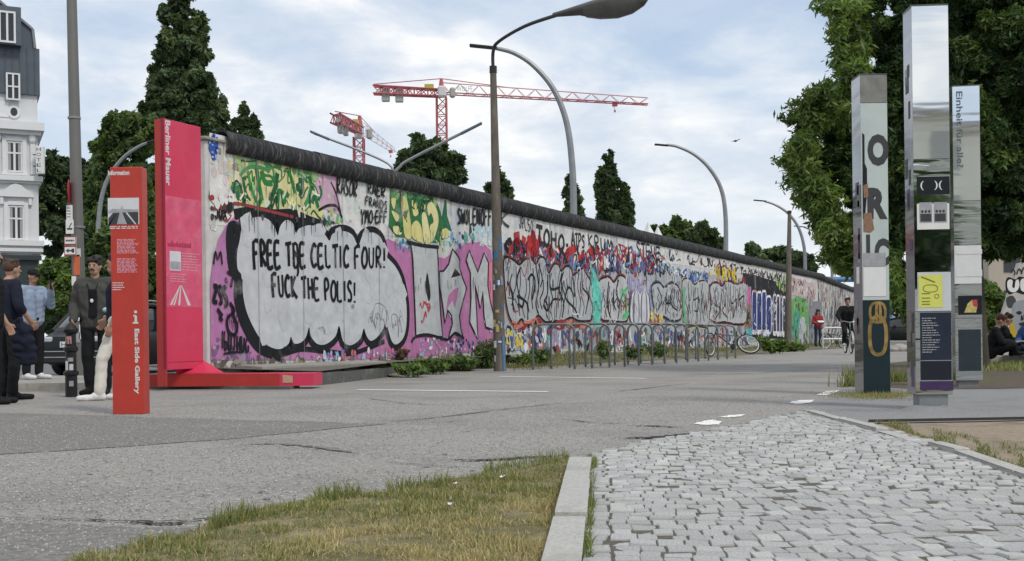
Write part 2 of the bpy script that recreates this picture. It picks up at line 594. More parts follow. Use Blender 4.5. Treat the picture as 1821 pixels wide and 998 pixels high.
kerb_dir = (G(1031, 998) - G(1046, 812)); kerb_dir.normalize()      # rows start square to the left kerb
ux = Vector((-kerb_dir.y, kerb_dir.x, 0)); ux = ux if ux.x > 0 else -ux
uy = -kerb_dir
org = G(1048, 818)
cells = []
row = -62
yy = -4.6
while yy < 4.5:
    dpt = random.uniform(0.088, 0.115)
    xx = -0.0 + random.uniform(-0.01, 0.01)
    k = 0
    while xx < 6.0:
        w = random.uniform(0.068, 0.105)
        bow = 0.11 * math.sin((xx + yy * .3) * 2.1) * min(1.0, max(0.0, (xx - 0.35) / 0.8))     # segment arcs away from the kerb
        cx, cy = xx + w / 2 + 0.006, yy + dpt / 2 + bow
        if k == 1: cx += 0.006
        p = org + ux * cx + uy * cy
        if inside(p.x, p.y, cob_poly) and p.y > 2.9:
            ang = math.atan2(ux.y, ux.x) + random.gauss(0, 0.045) + 0.22 * math.cos((xx + yy * .3) * 2.1) * min(1.0, max(0.0, (xx - 0.35) / 0.8))
            cells.append((p.x, p.y, w + 0.001 - random.random() * .005, dpt + 0.002 - random.random() * .006, ang))
        xx += w; k += 1
    yy += dpt
def cobcol(x, y):
    v = min(1.16, max(.8, random.gauss(1.0, 0.075)))
    t = random.random()
    return (0.41 * v, 0.41 * v, 0.405 * v * (1 - 0.05 * t * t))
vis = []
for c in cells:
    X = c[0] / c[1] * F + CX; Yp = Y0 + H / c[1] * F
    c_in = 900 < X < 1850 and Yp < 1010
    vis.append((not c_in, c[1], c))
vis.sort(key=lambda t: (t[0], t[1]))
stone_me = []
for i, sb in enumerate(STONES):
    for q in range(4):
        sb.c = [cobcol(0, 0)] * len(sb.f)
        cc = cobcol(0, 0); sb.c = [cc] * len(sb.f)
        me = sb.mesh('cobble', True); smooth_mesh(me, 50); me.materials.append(M_COB); stone_me.append(me)
for k, (_, _, c) in enumerate(vis[:300]):
    o = link_mesh('cobble', random.choice(stone_me), None, PAVE)
    o.location = (c[0], c[1], 0.0045 + random.gauss(0, 0.0028))
    o.rotation_euler = (random.gauss(0, .028), random.gauss(0, .028), c[4] + random.choice((0, PI)))
    o.scale = (c[2], c[3], 0.0135)
rest = MB()
for k, (_, _, c) in enumerate(vis[300:]):
    sb = random.choice(STONES)
    M = Matrix.Translation((c[0], c[1], 0.0045 + random.gauss(0, 0.0028))) @ Matrix.Rotation(c[4], 4, 'Z') @ Matrix.Rotation(random.gauss(0, .035), 4, 'X') @ Matrix.Rotation(random.gauss(0, .035), 4, 'Y') @ Matrix.Diagonal((c[2], c[3], 0.0135, 1))
    rest.col = cobcol(0, 0)
    rest.add([M @ Vector(v) for v in sb.v], sb.f)
o = rest.build('cobbles', M_COB, PAVE, smooth=50, colors=True); o['kind'] = 'stuff'

def kerb_run(name, A, B, width, z0, z1, lengths, m, label, cat):
    """a row of kerb stones from ground point A to B; width to the right of the run"""
    d = (B - A); d.z = 0; L = d.length; d.normalize(); r = Vector((d.y, -d.x, 0))
    root = empty(name, (A.x, A.y, 0), math.atan2(d.y, d.x), label, cat); root['kind'] = 'thing'
    s = 0.0; i = 0
    while s < L - 0.05:
        ln = min(lengths, L - s)
        b = MB()
        b.box((s + ln / 2, -width / 2, (z0 + z1) / 2), (ln - 0.007, width, z1 - z0), ch=0.008)
        o = b.build('kerb_stone', m, root, fix=True)
        o.rotation_euler = (random.gauss(0, .006), random.gauss(0, 0.003), random.gauss(0, .002))
        s += ln; i += 1
    return root
kerb_run('path_kerb', G(1015.5, 812, .06), G(962, 1012, .06), -0.105, -0.1, 0.06, 1.0, M_KERB, 'pale concrete kerb between the dry grass and the cobbles', 'kerb')
kerb_run('path_edging', G(1437, 731, .03), G(1700, 802, .03), -0.07, -0.1, 0.035, 1.0, M_KERB, 'narrow concrete edging on the far side of the cobbles by the dirt', 'kerb')
kerb_run('path_edging', G(1700, 802, .03), G(1990, 904, .03), -0.07, -0.1, 0.035, 1.0, M_KERB, 'curving end of the concrete edging at the picture edge beside the mossy dirt', 'kerb')

# ------------------------------------------------------------------ gravel and dirt on the right
M_GRAV = mat('blue_grey_gravel', (0.25, 0.252, 0.252), rough=0.95, var=0.32, scale=70, bump=0.8, bscale=80, spec=0.15,
             col2=(0.16, 0.16, 0.16), mix2=(0.5, 0.75), scale2=0.9)
M_DIRT = mat('bare_dirt', (0.29, 0.235, 0.18), rough=0.95, var=0.25, scale=25, bump=0.7, bscale=50, spec=0.1,
             col2=(0.16, 0.15, 0.09), mix2=(0.52, 0.68), scale2=2.4)
M_SOIL = mat('dark_soil', (0.12, 0.098, 0.08), rough=0.95, var=0.3, scale=15, bump=0.7, bscale=40, spec=0.1,
             col2=(0.10, 0.12, 0.04), mix2=(0.52, 0.66), scale2=0.8)
sheet('gravel_area', [(1440, 728), (1546, 753), (1830, 747), (2300, 738), (2300, 690), (1900, 688), (1640, 690), (1520, 684), (1480, 700)], 0.008, M_GRAV, 0.02, 3)
sheet('dirt_area', [(1546, 755), (1830, 749), (2300, 740), (2300, 1000), (1990, 900), (1700, 798)], 0.010, M_DIRT, 0.01, 3)
sheet('soil_area', [(1505, 676), (1520, 685), (1640, 692), (1900, 690), (2400, 692), (2400, 630), (1720, 632), (1560, 648)], 0.013, M_SOIL, 0.03, 3)
b = MB()
A, B2 = G(1545, 753, .0), G(2200, 741, .0)
d = (B2 - A).normalized(); nn = Vector((-d.y, d.x, 0)) * 0.008
b.prism([A, B2, B2 + nn, A + nn], (0, 0, 0.03))
setprops(b.build('steel_edging', mat('edging_steel', (0.06, 0.05, 0.045), rough=0.7, metal=0.4)), 'thin dark steel strip edging the blue grey gravel', 'edging')

# ------------------------------------------------------------------ grass
M_GRASS = leafmat('grass_blade', 0.3, 0.6)
def blades(name, pts, h, w, colfn, lean=0.5, parent=None, label=None, cat='grass', top=False):
    P = np.array(pts, dtype=np.float64); n = len(P)
    a = RNG.uniform(0, 2 * PI, n); hh = h * RNG.uniform(0.45, 1.25, n) * (P[:, 3] if P.shape[1] > 3 else 1.0)
    ln = np.abs(RNG.normal(0, lean, n)); la = RNG.uniform(0, 2 * PI, n)
    ww = w * RNG.uniform(0.6, 1.3, n)
    base = P[:, :3]
    dx = np.stack([np.cos(a) * ww, np.sin(a) * ww, np.zeros(n)], 1)
    lv = np.stack([np.cos(la) * ln, np.sin(la) * ln, np.ones(n)], 1); lv /= np.linalg.norm(lv, axis=1)[:, None]
    mid = base + lv * (hh * 0.55)[:, None]
    lv2 = lv.copy(); lv2[:, :2] *= 2.0; lv2[:, 2] -= 0.15; lv2 /= np.linalg.norm(lv2, axis=1)[:, None]
    tip = mid + lv2 * (hh * 0.5)[:, None]
    V = np.stack([base - dx, base + dx, mid + dx * .7, mid - dx * .7, tip, tip], 1)[:, :5].reshape(-1, 3)
    o = np.arange(n)[:, None] * 5
    T = np.concatenate([o + np.array([0, 1, 2]), o + np.array([0, 2, 3]), o + np.array([3, 2, 4])], 0)
    C = colfn(base, n)
    C = np.concatenate([C * 0.9, C, C * 1.05], 0)
    me = np_mesh(name, V, T, C)
    ob = link_mesh(name, me, M_GRASS, parent)
    ob['kind'] = 'stuff'
    if label: setprops(ob, label, cat)
    return ob
def scatter(poly, n, z=0.0):
    xs = [p.x for p in poly]; ys = [p.y for p in poly]
    out = []
    while len(out) < n:
        x, y = random.uniform(min(xs), max(xs)), random.uniform(min(ys), max(ys))
        if inside(x, y, poly): out.append((x, y, z, 1.0))
    return out
GREEN = np.array([[0.165, 0.20, 0.070], [0.125, 0.165, 0.055], [0.21, 0.235, 0.09], [0.29, 0.265, 0.115]])
STRAW = np.array([[0.46, 0.38, 0.20], [0.40, 0.34, 0.19], [0.52, 0.44, 0.26], [0.33, 0.28, 0.15]])
def dryness(base):
    X = base[:, 0] / base[:, 1] * F + CX; Yp = Y0 + H / base[:, 1] * F
    d = 0.18 + 0.82 * np.clip((Yp - 905) / 45.0, 0, 1) * np.clip((X - 420) / 220.0, 0, 1)
    d = np.maximum(d, 0.75 * np.clip((X - 820) / 80, 0, 1) * np.clip((Yp - 870) / 30, 0, 1))
    wv = 0.5 + 0.5 * np.sin(base[:, 0] * 9 + 1.3 * np.sin(base[:, 1] * 11)) * np.sin(base[:, 1] * 7 + base[:, 0] * 3)
    return np.clip(d * (0.55 + 0.6 * wv) + 0.10, 0, 1)
def lawncol(base, n):
    dr = dryness(base)
    pick = RNG.random(n) < dr
    g = GREEN[RNG.integers(0, 4, n)]; s = STRAW[RNG.integers(0, 4, n)]
    return np.where(pick[:, None], s, g) * RNG.uniform(0.75, 1.25, n)[:, None]
lawn_px = [(60, 1040), (150, 990), (330, 950), (390, 925), (470, 905), (600, 884), (720, 872), (800, 852), (880, 842), (960, 826), (1014, 813), (985, 935), (958, 1040)]
lawn = [G(x, y, 0) for x, y in lawn_px]
M_LAWN = mat('lawn_soil', (0.15, 0.135, 0.075), rough=0.95, var=0.3, scale=20, bump=0.8, bscale=60, spec=0.1, col2=(0.30, 0.25, 0.15), mix2=(0.45, 0.65), scale2=2.0)
sheet('lawn_ground', lawn_px, 0.008, M_LAWN, 0.012, 5)
def tufty(pts):
    out = []
    for x, y, z, h in pts:
        t = 0.5 + 0.5 * math.sin(x * 7.3 + 2 * math.sin(y * 5.1)) * math.sin(y * 8.7 + 1.7 * math.sin(x * 4.3))
        t2 = 0.5 + 0.5 * math.sin(x * 17.1 + 3 * math.sin(y * 13.3)) * math.sin(y * 19.7 + 2 * math.sin(x * 11.3))
        t = .6 * t + .4 * t2
        if random.random() < 1.5 * t - .12: out.append((x, y, z, 0.4 + 1.0 * t))
    return out
blades('grass', tufty(scatter(lawn, 64000)), 0.040, 0.0024, lawncol, 1.4, None, 'green and straw coloured grass left of the pale kerb', 'grass')
edge = []
for x0, x1, y0, y1, n in ((372, 440, 918, 945, 320), (560, 640, 880, 892, 300), (690, 800, 860, 876, 300), (860, 1010, 815, 842, 420), (400, 460, 920, 935, 140)):
    for _ in range(n):
        t = random.random()
        p = G(x0 + (x1 - x0) * t, y1 + (y0 - y1) * t + random.uniform(-6, 8), 0)
        edge.append((p.x, p.y, 0, random.uniform(.7, 1.7)))
blades('edge_grass', edge, 0.055, 0.0026, lambda b_, n: GREEN[RNG.integers(0, 4, n)] * RNG.uniform(.7, 1.2, n)[:, None], 0.5, None, 'longer ragged grass tufts along the cracked asphalt edge', 'grass')
kj = []
for _ in range(5200):
    t = random.random()
    clump = max(0.0, math.sin(t * 31) * 0.6 + math.sin(t * 13 + 1) * .5)
    if random.random() < 0.15 + clump:
        p = G(1049 - 14 * t - (6 * t), 822 + 180 * t, 0)
        kj.append((p.x + random.uniform(-.015, .04), p.y, 0.01, random.uniform(.5, 1.1)))
blades('joint_grass', kj, 0.05, 0.0022, lambda b_, n: GREEN[RNG.integers(0, 3, n)] * RNG.uniform(.8, 1.5, n)[:, None], 0.6, None, 'thin line of weeds between the pale kerb and cobbles', 'grass')
ed = []
for _ in range(5200):
    t = random.random(); s = random.random() ** 1.6
    x = 1560 + 420 * t; y = 752 + 0.335 * (x - 1560) * 1.02 - s * (8 + 60 * t) + 2
    tt = math.sin(x * .09 + 3 * s) + math.sin(x * .043 + y * .11)
    if tt > -0.1 or s < .15:
        p = G(x, y, 0); ed.append((p.x, p.y, 0.008, random.uniform(.4, 1.0)))
blades('dirt_grass', ed, 0.045, 0.0025, lambda b_, n: GREEN[RNG.integers(0, 4, n)] * RNG.uniform(.6, 1.2, n)[:, None], 0.8, None, 'sparse low grass on the tan dirt behind the edging', 'grass')
pg = []
for _ in range(2600):
    x = random.gauss(1556, 36); y = 706 + random.gauss(0, 3) - abs(x - 1556) * 0.02
    p = G(x, y, 0); pg.append((p.x, p.y, 0.006, random.uniform(.5, 1.2)))
blades('dry_tuft', pg, 0.06, 0.003, lambda b_, n: np.where(RNG.random(n)[:, None] < .55, STRAW[RNG.integers(0, 4, n)] * .8, GREEN[RNG.integers(0, 4, n)] * 1.2), 0.8, None, 'yellowing grass round the foot of the poster column with letters', 'grass')
lw = []
for _ in range(9000):
    x = random.uniform(1690, 2100); y = random.uniform(637, 662)
    if y > 652 and random.random() < .7: continue
    p = G(x, y, 0); lw.append((p.x, p.y, 0.012, random.uniform(.5, 1.1)))
blades('far_lawn', lw, 0.10, 0.012, lambda b_, n: GREEN[RNG.integers(0, 4, n)] * RNG.uniform(.9, 1.5, n)[:, None], 0.5, None, 'strip of lawn in front of the seated people', 'grass')
# wisps beside the dark-lettered column
for (cx, cy, hpx, cnt) in ((1512, 688, 36, 110), (1598, 680, 26, 260), (1520, 668, 22, 90)):
    p = G(cx, cy, 0); pp = [(p.x + random.gauss(0, .10), p.y + random.gauss(0, .1), 0, random.uniform(.5, 1.2)) for _ in range(cnt)]
    blades('weed_tuft', pp, hpx * p.y / F, 0.007, lambda b_, n: GREEN[RNG.integers(0, 4, n)] * RNG.uniform(.7, 1.2, n)[:, None], 0.35, None,
           {1512: 'wispy weed tuft left of the poster column with letters', 1598: 'weeds between the lettered column and the tall mirror column', 1520: 'small weed tuft at the path edge behind the lettered column'}[cx], 'weeds')

# loose grit and exposed aggregate that stands out of the worn asphalt
def grit(name, n, box, smin, smax, cols, label):
    r = np.random.default_rng(3)
    x = r.uniform(box[0], box[1], n); y = box[2] * (box[3] / box[2]) ** r.random(n)
    s_ = r.uniform(smin, smax, n); a = r.uniform(0, 6.3, n)
    V = np.zeros((n, 5, 3))
    for k in range(4):
        rr_ = s_ * r.uniform(.35, .6, n)
        V[:, k, 0] = x + rr_ * np.cos(a + k * PI / 2); V[:, k, 1] = y + rr_ * np.sin(a + k * PI / 2); V[:, k, 2] = 0.003
    V[:, 4, 0] = x; V[:, 4, 1] = y; V[:, 4, 2] = 0.003 + s_ * r.uniform(.3, .5, n)
    o_ = np.arange(n)[:, None] * 5
    T = np.concatenate([o_ + np.array([k, (k + 1) % 4, 4]) for k in range(4)], 0)
    c = np.array(cols)[r.integers(0, len(cols), n)] * r.uniform(.8, 1.2, n)[:, None]
    keep = np.ones(n, bool)
    for i in range(n):
        if inside(x[i], y[i], lawn) or inside(x[i], y[i], cob_poly): keep[i] = False
    kk = np.tile(keep, 4)
    me = np_mesh(name, V.reshape(-1, 3), T[kk], np.tile(c, (4, 1))[kk])
    ob = link_mesh(name, me, mat('grit_stone', (1, 1, 1), rough=.9, var=.1, attr=True)); setprops(ob, label, 'gravel', kind='stuff')
grit('gravel', 60000, (-4.6, 3.2, 3.8, 13.0), .006, .015, [(.36, .35, .33), (.32, .31, .29), (.2, .195, .185), (.27, .26, .24), (.40, .39, .37), (.17, .165, .16)], 'fine loose grit over the worn asphalt')

r_ = random.Random(8)
for k in range(46):                       # dark gum spots and oil stains trodden into the asphalt
    px, py = r_.uniform(20, 1250), r_.uniform(700, 900)
    c = G(px, py)
    if inside(c.x, c.y, lawn) or inside(c.x, c.y, cob_poly): continue
    R = r_.uniform(.010, .024)
    n_ = 12; b = MB()
    b.add([(c.x + R * r_.uniform(.7, 1.15) * math.cos(2 * PI * i / n_), c.y + R * r_.uniform(.7, 1.15) * math.sin(2 * PI * i / n_), .0056 + k * .00004) for i in range(n_)], [tuple(range(n_))])
    b.build('stain', mat('gum_spot', (.17, .166, .158), rough=.9, var=.2), GROUND)
for (px, py, lab) in ((812, 862, 'crumpled white paper scrap at the edge of the grass'), (800, 899, 'small white paper scrap in the middle of the grass'), (893, 850, 'tiny white scrap in the grass near the kerb')):
    c = G(px, py, .03); b = MB(); rr_ = random.Random(px)
    b.v = [(c.x + (i - 1.5) * .008 + rr_.uniform(-.006, .006), c.y + (j - 1.5) * .010, .03 + rr_.uniform(0, .016)) for j in range(4) for i in range(4)]
    b.f = [(j * 4 + i, j * 4 + i + 1, j * 4 + i + 5, j * 4 + i + 4) for j in range(3) for i in range(3)]; b.c = [(1, 1, 1)] * 9
    setprops(b.build('paper_scrap', mat('scrap_paper', (.72, .72, .70), rough=.8, var=.05)), lab, 'litter', 'paper scraps in the grass')

# ------------------------------------------------------------------ pavement and verge before the wall
M_SLAB = mat('pavement_slab', (0.33, 0.315, 0.285), rough=0.9, var=0.2, scale=14, bump=0.3, bscale=60, spec=0.2, col2=(0.22, 0.21, 0.185), mix2=(0.45, 0.7), scale2=1.4)
M_KERBD = mat('kerb_dark', (0.105, 0.105, 0.10), rough=0.9, var=0.25, scale=18, bump=0.4, bscale=50, col2=(0.19, 0.185, 0.17), mix2=(0.5, 0.7), scale2=2.5)
K0, K1, K2 = G(250, 691), G(568, 685.5), G(706, 669)
ZK = 0.19
UE = WP(905, 620)[0]
side = [K0, K1, K2, WL(UE, 0.15), WL(UE, -0.05), WL(-0.7, -0.05)]
side = [Vector((p.x, p.y, 0)) for p in side]
def side_z(p):
    d = (Vector((p.x, p.y, 0)) - WORG).dot(WNRM); 
    return ZK + 0.13 * max(0.0, 1 - d / 2.4)
b = MB()
n = len(side)
vs = [Vector((p.x, p.y, side_z(p) - 0.03)) for p in side]
b.poly(vs, (0, 0, 1))
SIDE = setprops(b.build('pavement', mat('pavement_bed', (0.14, 0.13, 0.11), rough=0.95, var=0.3, scale=20)), kind='structure')
# concrete slabs laid in rows along the wall
for r_, (d0, d1) in enumerate(((0.05, 0.55), (0.56, 1.30), (1.31, 2.05), (2.06, 2.8))):
    u = -0.6 - 0.3 * (r_ % 2)
    while u < UE:
        ln = 1.18
        quad = [WL(u, d1), WL(u + ln, d1), WL(u + ln, d0), WL(u, d0)]
        cen = (quad[0] + quad[2]) / 2
        if all(inside(q.x, q.y, side) for q in quad):
            bb = MB()
            top = [Vector((q.x, q.y, side_z(q) + 0.0)) for q in quad]
            bb.prism([t - Vector((0, 0, 0.05)) for t in top], (0, 0, 0.05 + random.uniform(-.006, .006)))
            bb.build('paving_slab', M_SLAB, SIDE)
        u += 1.2
b = MB()
for (P_, Q_) in ((K0, K1), (K1, K2)):
    pass
kr = empty('pavement_kerb', (0, 0, 0), 0, 'dark worn kerb stones along the pavement before the silver graffiti', 'kerb'); kr['kind'] = 'thing'
for (P_, Q_, cnt) in ((G(520, 686.6), K1, 1), (K1, K2, 4)):
    d = (Q_ - P_); L = d.length; d.normalize(); nn = Vector((-d.y, d.x, 0)); nn = nn if nn.y > 0 else -nn
    for i in range(cnt):
        a = P_ + d * (L * i / cnt + .004); c = P_ + d * (L * (i + 1) / cnt - .006)
        bb = MB(); z = ZK + random.uniform(-.012, .012) - (0.03 if i == cnt - 1 and cnt > 1 else 0)
        bb.prism([a, c, c + nn * .16, a + nn * .16], (0, 0, z))
        bb.build('kerb_stone', M_KERBD, kr)
bb = MB()
fa, fb = G(262, 692), G(515, 693); 
bb.prism([fa, fb, fb + Vector((.05, .5, 0)), fa + Vector((-.05, .5, 0))], (0, 0, 0.045))
setprops(bb.build('concrete_footing', M_KERBD), 'low stained concrete footing beneath the red memorial base', 'footing')

M_VERGE = mat('verge_soil', (0.20, 0.18, 0.135), rough=0.95, var=0.3, scale=8, bump=0.7, bscale=30, spec=0.1, col2=(0.09, 0.105, 0.045), mix2=(0.46, 0.6), scale2=0.9)
front_px = [(700, 671), (740, 667), (820, 658), (900, 652), (1023, 648), (1130, 643), (1300, 634), (1420, 624), (1500, 619), (1560, 614)]
fl = [G(x, y, 0.0) for x, y in front_px]
b = MB(); NV = 5
for i, p in enumerate(fl):
    u = (Vector((p.x, p.y, 0)) - WORG).dot(WDIR); d = (Vector((p.x, p.y, 0)) - WORG).dot(WNRM)
    for k in range(NV):
        t = k / (NV - 1)
        q = WL(u, d * (1 - t) - 0.1 * t)
        b.v.append((q.x, q.y, 0.006 + (wall_ground(u)) * t ** 1.2 + (random.uniform(-.01, .01) if 0 < k else 0)))
for i in range(len(fl) - 1):
    for k in range(NV - 1):
        b.f.append((i * NV + k, (i + 1) * NV + k, (i + 1) * NV + k + 1, i * NV + k + 1)); b.c.append((1, 1, 1))
VERGE = setprops(b.build('verge', M_VERGE, smooth=True, fix=True), kind='structure')
def verge_z(u, d):
    dm = 1.6
    for i in range(len(fl) - 1):
        ua = (Vector((fl[i].x, fl[i].y, 0)) - WORG).dot(WDIR); ub = (Vector((fl[i + 1].x, fl[i + 1].y, 0)) - WORG).dot(WDIR)
        if ua <= u <= ub:
            t = (u - ua) / (ub - ua)
            da = (Vector((fl[i].x, fl[i].y, 0)) - WORG).dot(WNRM); db = (Vector((fl[i + 1].x, fl[i + 1].y, 0)) - WORG).dot(WNRM)
            dm = da + (db - da) * t
    return wall_ground(u) * max(0.0, 1 - d / max(dm, .1)) ** 1.2
# ------------------------------------------------------------------ the graffiti-covered concrete wall
M_CONC = mat('wall_paint_ground', (0.60, 0.60, 0.585), rough=0.85, var=0.10, scale=5, bump=0.25, bscale=70, spec=0.2,
             col2=(0.47, 0.465, 0.45), mix2=(0.47, 0.72), scale2=1.6)
M_FOOT = mat('wall_foot_concrete', (0.30, 0.285, 0.25), rough=0.9, var=0.25, scale=10, bump=0.4, bscale=50)
M_PIPE = mat('weathered_pipe', (0.040, 0.041, 0.044), rough=0.88, var=0.45, scale=7, bump=0.9, bscale=22, spec=0.2,
             col2=(0.15, 0.15, 0.14), mix2=(0.52, 0.72), scale2=3.5, stretch=(5, 1, 1), bdist=0.03)
M_SPRAY = mat('spray_paint', (1, 1, 1), rough=0.7, var=0.17, scale=4, detail=10, bump=0.12, bscale=90, spec=0.25, attr=True, col2=(0.40, 0.39, 0.385), mix2=(0.56, 0.86), scale2=1.7)
WALL = empty('graffiti_wall', WORG, WROT, 'long graffiti covered concrete wall capped with a dark round pipe', 'wall'); WALL['kind'] = 'thing'
PW, PH = 1.2, 3.72
NP1 = int(round(U_BEND / PW))
pm = MB(); pm.box((PW / 2, 0.06, PH / 2), (PW - 0.012, 0.12, PH), ch=0.012)
panel_me = pm.mesh('wall_panel'); panel_me.materials.append(M_CONC)
for i in range(NP1):
    o = link_mesh('wall_panel', panel_me, None, WALL)
    o.location = (i * PW, random.uniform(0, 0.004), 0.03)
def pipe_mesh(L, r=0.20, th=0.035, n=22, seed=0):
    """split concrete pipe: an open ring of 305 degrees with a slot below, uneven along its length"""
    rr = random.Random(seed)
    b = MB(); a0 = math.radians(-62); a1 = math.radians(242)
    st = 14
    rad = [r * (1 + rr.uniform(-.012, .012)) for _ in range(st + 1)]
    rad[0] *= 1.02; rad[-1] *= 0.985
    for s in range(st + 1):
        x = L * s / st
        for k in range(n + 1):
            a = a0 + (a1 - a0) * k / n
            b.v.append((x, math.cos(a) * rad[s], math.sin(a) * rad[s]))
        for k in range(n + 1):
            a = a0 + (a1 - a0) * k / n
            b.v.append((x, math.cos(a) * (rad[s] - th), math.sin(a) * (rad[s] - th)))
    m = 2 * (n + 1)
    for s in range(st):
        for k in range(n):
            o = s * m
            b.f.append((o + k, o + k + 1, o + m + k + 1, o + m + k)); b.c.append((1, 1, 1))
            q = o + n + 1
            b.f.append((q + k + 1, q + k, q + m + k, q + m + k + 1)); b.c.append((1, 1, 1))
    for s in (0, st):
        for k in range(n):
            o = s * m
            b.f.append((o + k + 1, o + k, o + n + 1 + k, o + n + 2 + k)); b.c.append((1, 1, 1))
    me = b.mesh('pipe_segment'); smooth_mesh(me, 45); me.materials.append(M_PIPE)
    return me
PIPES = [pipe_mesh(2.395, seed=s) for s in range(4)]
up = WP(398, 250)[0]
u = up; k = 0
while u < U_BEND + 0.2:
    o = link_mesh('pipe_segment', PIPES[k % 4], None, WALL)
    o.location = (u, 0.06 + random.uniform(-.008, .008), ZTOP - 0.20 + random.uniform(-.01, .006))
    o.rotation_euler = (random.uniform(-.1, .1), random.uniform(-.003, .003), random.uniform(-.002, .002))
    u += 2.4; k += 1
b = MB(); b.box((up / 2 - 0.02, 0.05, PH + 0.055), (up + 0.05, 0.2, 0.05), ch=0.012)
b.build('coping', M_FOOT, WALL, fix=True)
# second stretch after the slight bend
E1 = WL(NP1 * PW + 0.02, 0)
d2 = Vector((0.395, 1, 0)).normalized()
WALL2 = empty('graffiti_wall', E1, math.atan2(d2.y, d2.x), 'far greyish stretch of the graffiti wall beyond the bend', 'wall'); WALL2['kind'] = 'thing'
for i in range(26):
    o = link_mesh('wall_panel', panel_me, None, WALL2); o.location = (i * PW, 0.0, 0.0)
for k in range(13):
    o = link_mesh('pipe_segment', PIPES[(k + 1) % 4], None, WALL2)
    o.location = (k * 2.4, 0.06, ZTOP - 0.22); o.rotation_euler = (random.uniform(-.1, .1), 0, random.uniform(-.002, .002))

# ---------- paint layers: every shape is a film of paint in the wall's own frame (u along, v up, off = distance from the face)
LAYER = 0.0026
class Paint:
    def __init__(s): s.L = {}; s.k = 0
    def off(s, layer):
        s.k += 1
        return 0.004 + LAYER * layer + 0.00022 * (s.k % 11)
    def mb(s, layer):
        return s.L.setdefault(layer, MB())
    def poly(s, layer, uv, col):
        b = s.mb(layer); b.col = lin(col) if max(col) > 1 else col
        off = s.off(layer)
        b.poly([(u, -off, v) for u, v in uv], (0, -1, 0))
    def stroke(s, layer, uv, w, col, taper=0.0, closed=False):
        b = s.mb(layer); b.col = lin(col) if max(col) > 1 else col
        off = s.off(layer)
        n = len(uv)
        if n < 2: return
        P = np.array(uv, dtype=float)
        if closed: T = np.roll(P, -1, 0) - np.roll(P, 1, 0)
        else:
            T = np.gradient(P, axis=0)
        T /= np.maximum(1e-9, np.linalg.norm(T, axis=1))[:, None]
        N = np.stack([-T[:, 1], T[:, 0]], 1)
        ww = np.full(n, w / 2)
        if taper: ww = ww * (1 - taper * np.linspace(0, 1, n))
        A = P + N * ww[:, None]; B = P - N * ww[:, None]
        vs = [(x, -off, z) for x, z in A] + [(x, -off, z) for x, z in B]
        m = n if closed else n - 1
        b.add(vs, [(i, i + n, (i + 1) % n + n, (i + 1) % n) for i in range(m)])
    def flush(s, wall, name='spray_paint'):
        for l, b in sorted(s.L.items()):
            o = b.build(name, M_SPRAY, wall, colors=True)
            o['kind'] = 'stuff'
        s.L = {}
def smooth_line(pts, k=6, closed=False):
    P = [np.array(p, dtype=float) for p in pts]; n = len(P); out = []
    rng = range(n if closed else n - 1)
    for i in rng:
        p0 = P[(i - 1) % n] if (closed or i > 0) else P[i]
        p1 = P[i]; p2 = P[(i + 1) % n]
        p3 = P[(i + 2) % n] if (closed or i + 2 < n) else p2
        for q in range(k):
            t = q / k
            out.append(tuple(0.5 * ((2 * p1) + (-p0 + p2) * t + (2 * p0 - 5 * p1 + 4 * p2 - p3) * t * t + (-p0 + 3 * p1 - 3 * p2 + p3) * t ** 3)))
    if not closed: out.append(tuple(P[-1]))
    return out
PT = Paint()
def Z(ox, oy, sc):
    return lambda pts: [WP(ox + x / sc, oy + y / sc) for x, y in pts]
Zp = lambda pts: [WP(x, y) for x, y in pts]
Z4 = Z(360, 220, 2.17); Z4b = Z(620, 430, 4.536); Z4c = Z(360, 430, 4.536); Z4d = Z(360, 220, 4.536); Z4e = Z(620, 280, 4.536)
Z5 = Z(860, 360, 3.118); Z6 = Z(1200, 420, 3.838)
WHITE, SILV, PINK, BLK = (222, 222, 218), (176, 180, 184), (178, 122, 168), (27, 29, 33)
VB = wall_ground
def mottled(layer, uv_poly, n, size, cols, r=None):
    """soft-edged blotches scattered inside a polygon of the wall"""
    r = r or random
    vv = [Vector((u, v, 0)) for u, v in uv_poly]
    us = [p.x for p in vv]; vs = [p.y for p in vv]
    c = 0; tries = 0
    while c < n and tries < n * 20:
        tries += 1
        u, v = r.uniform(min(us), max(us)), r.uniform(min(vs), max(vs))
        if not inside(u, v, vv): continue
        s = size * r.uniform(.4, 1.3); k = r.randint(6, 9); a0 = r.uniform(0, 6)
        el = r.uniform(.5, 1.6)
        PT.poly(layer, [(u + s * math.cos(a0 + 2 * PI * i / k) * r.uniform(.6, 1.1), v + s * el * math.sin(a0 + 2 * PI * i / k) * r.uniform(.6, 1.1)) for i in range(k)], r.choice(cols))
        c += 1
def inset(poly, u, v):
    return inside(u, v, [Vector((a, b_, 0)) for a, b_ in poly])
def tags(layer, uv_poly, n, h, w, cols, slant=0.2, wild=1.0):
    """runs of joined handwriting-like strokes inside a polygon"""
    us = [p[0] for p in uv_poly]; vs = [p[1] for p in uv_poly]
    c = 0; tries = 0
    while c < n and tries < n * 20:
        tries += 1
        u, v = random.uniform(min(us), max(us)), random.uniform(min(vs), max(vs))
        if not inset(uv_poly, u, v): continue
        hh = h * random.uniform(.5, 1.3); pts = [(u, v)]
        for _ in range(random.randint(3, 7)):
            pts.append((pts[-1][0] + random.uniform(-.15, .4) * hh * wild + slant * .1, v + random.uniform(-.6, .6) * hh))
        pts = [p for p in pts if inset(uv_poly, *p)]
        if len(pts) >= 3:
            PT.stroke(layer, smooth_line(pts, 5), w * random.uniform(.6, 1.5), random.choice(cols))
        c += 1
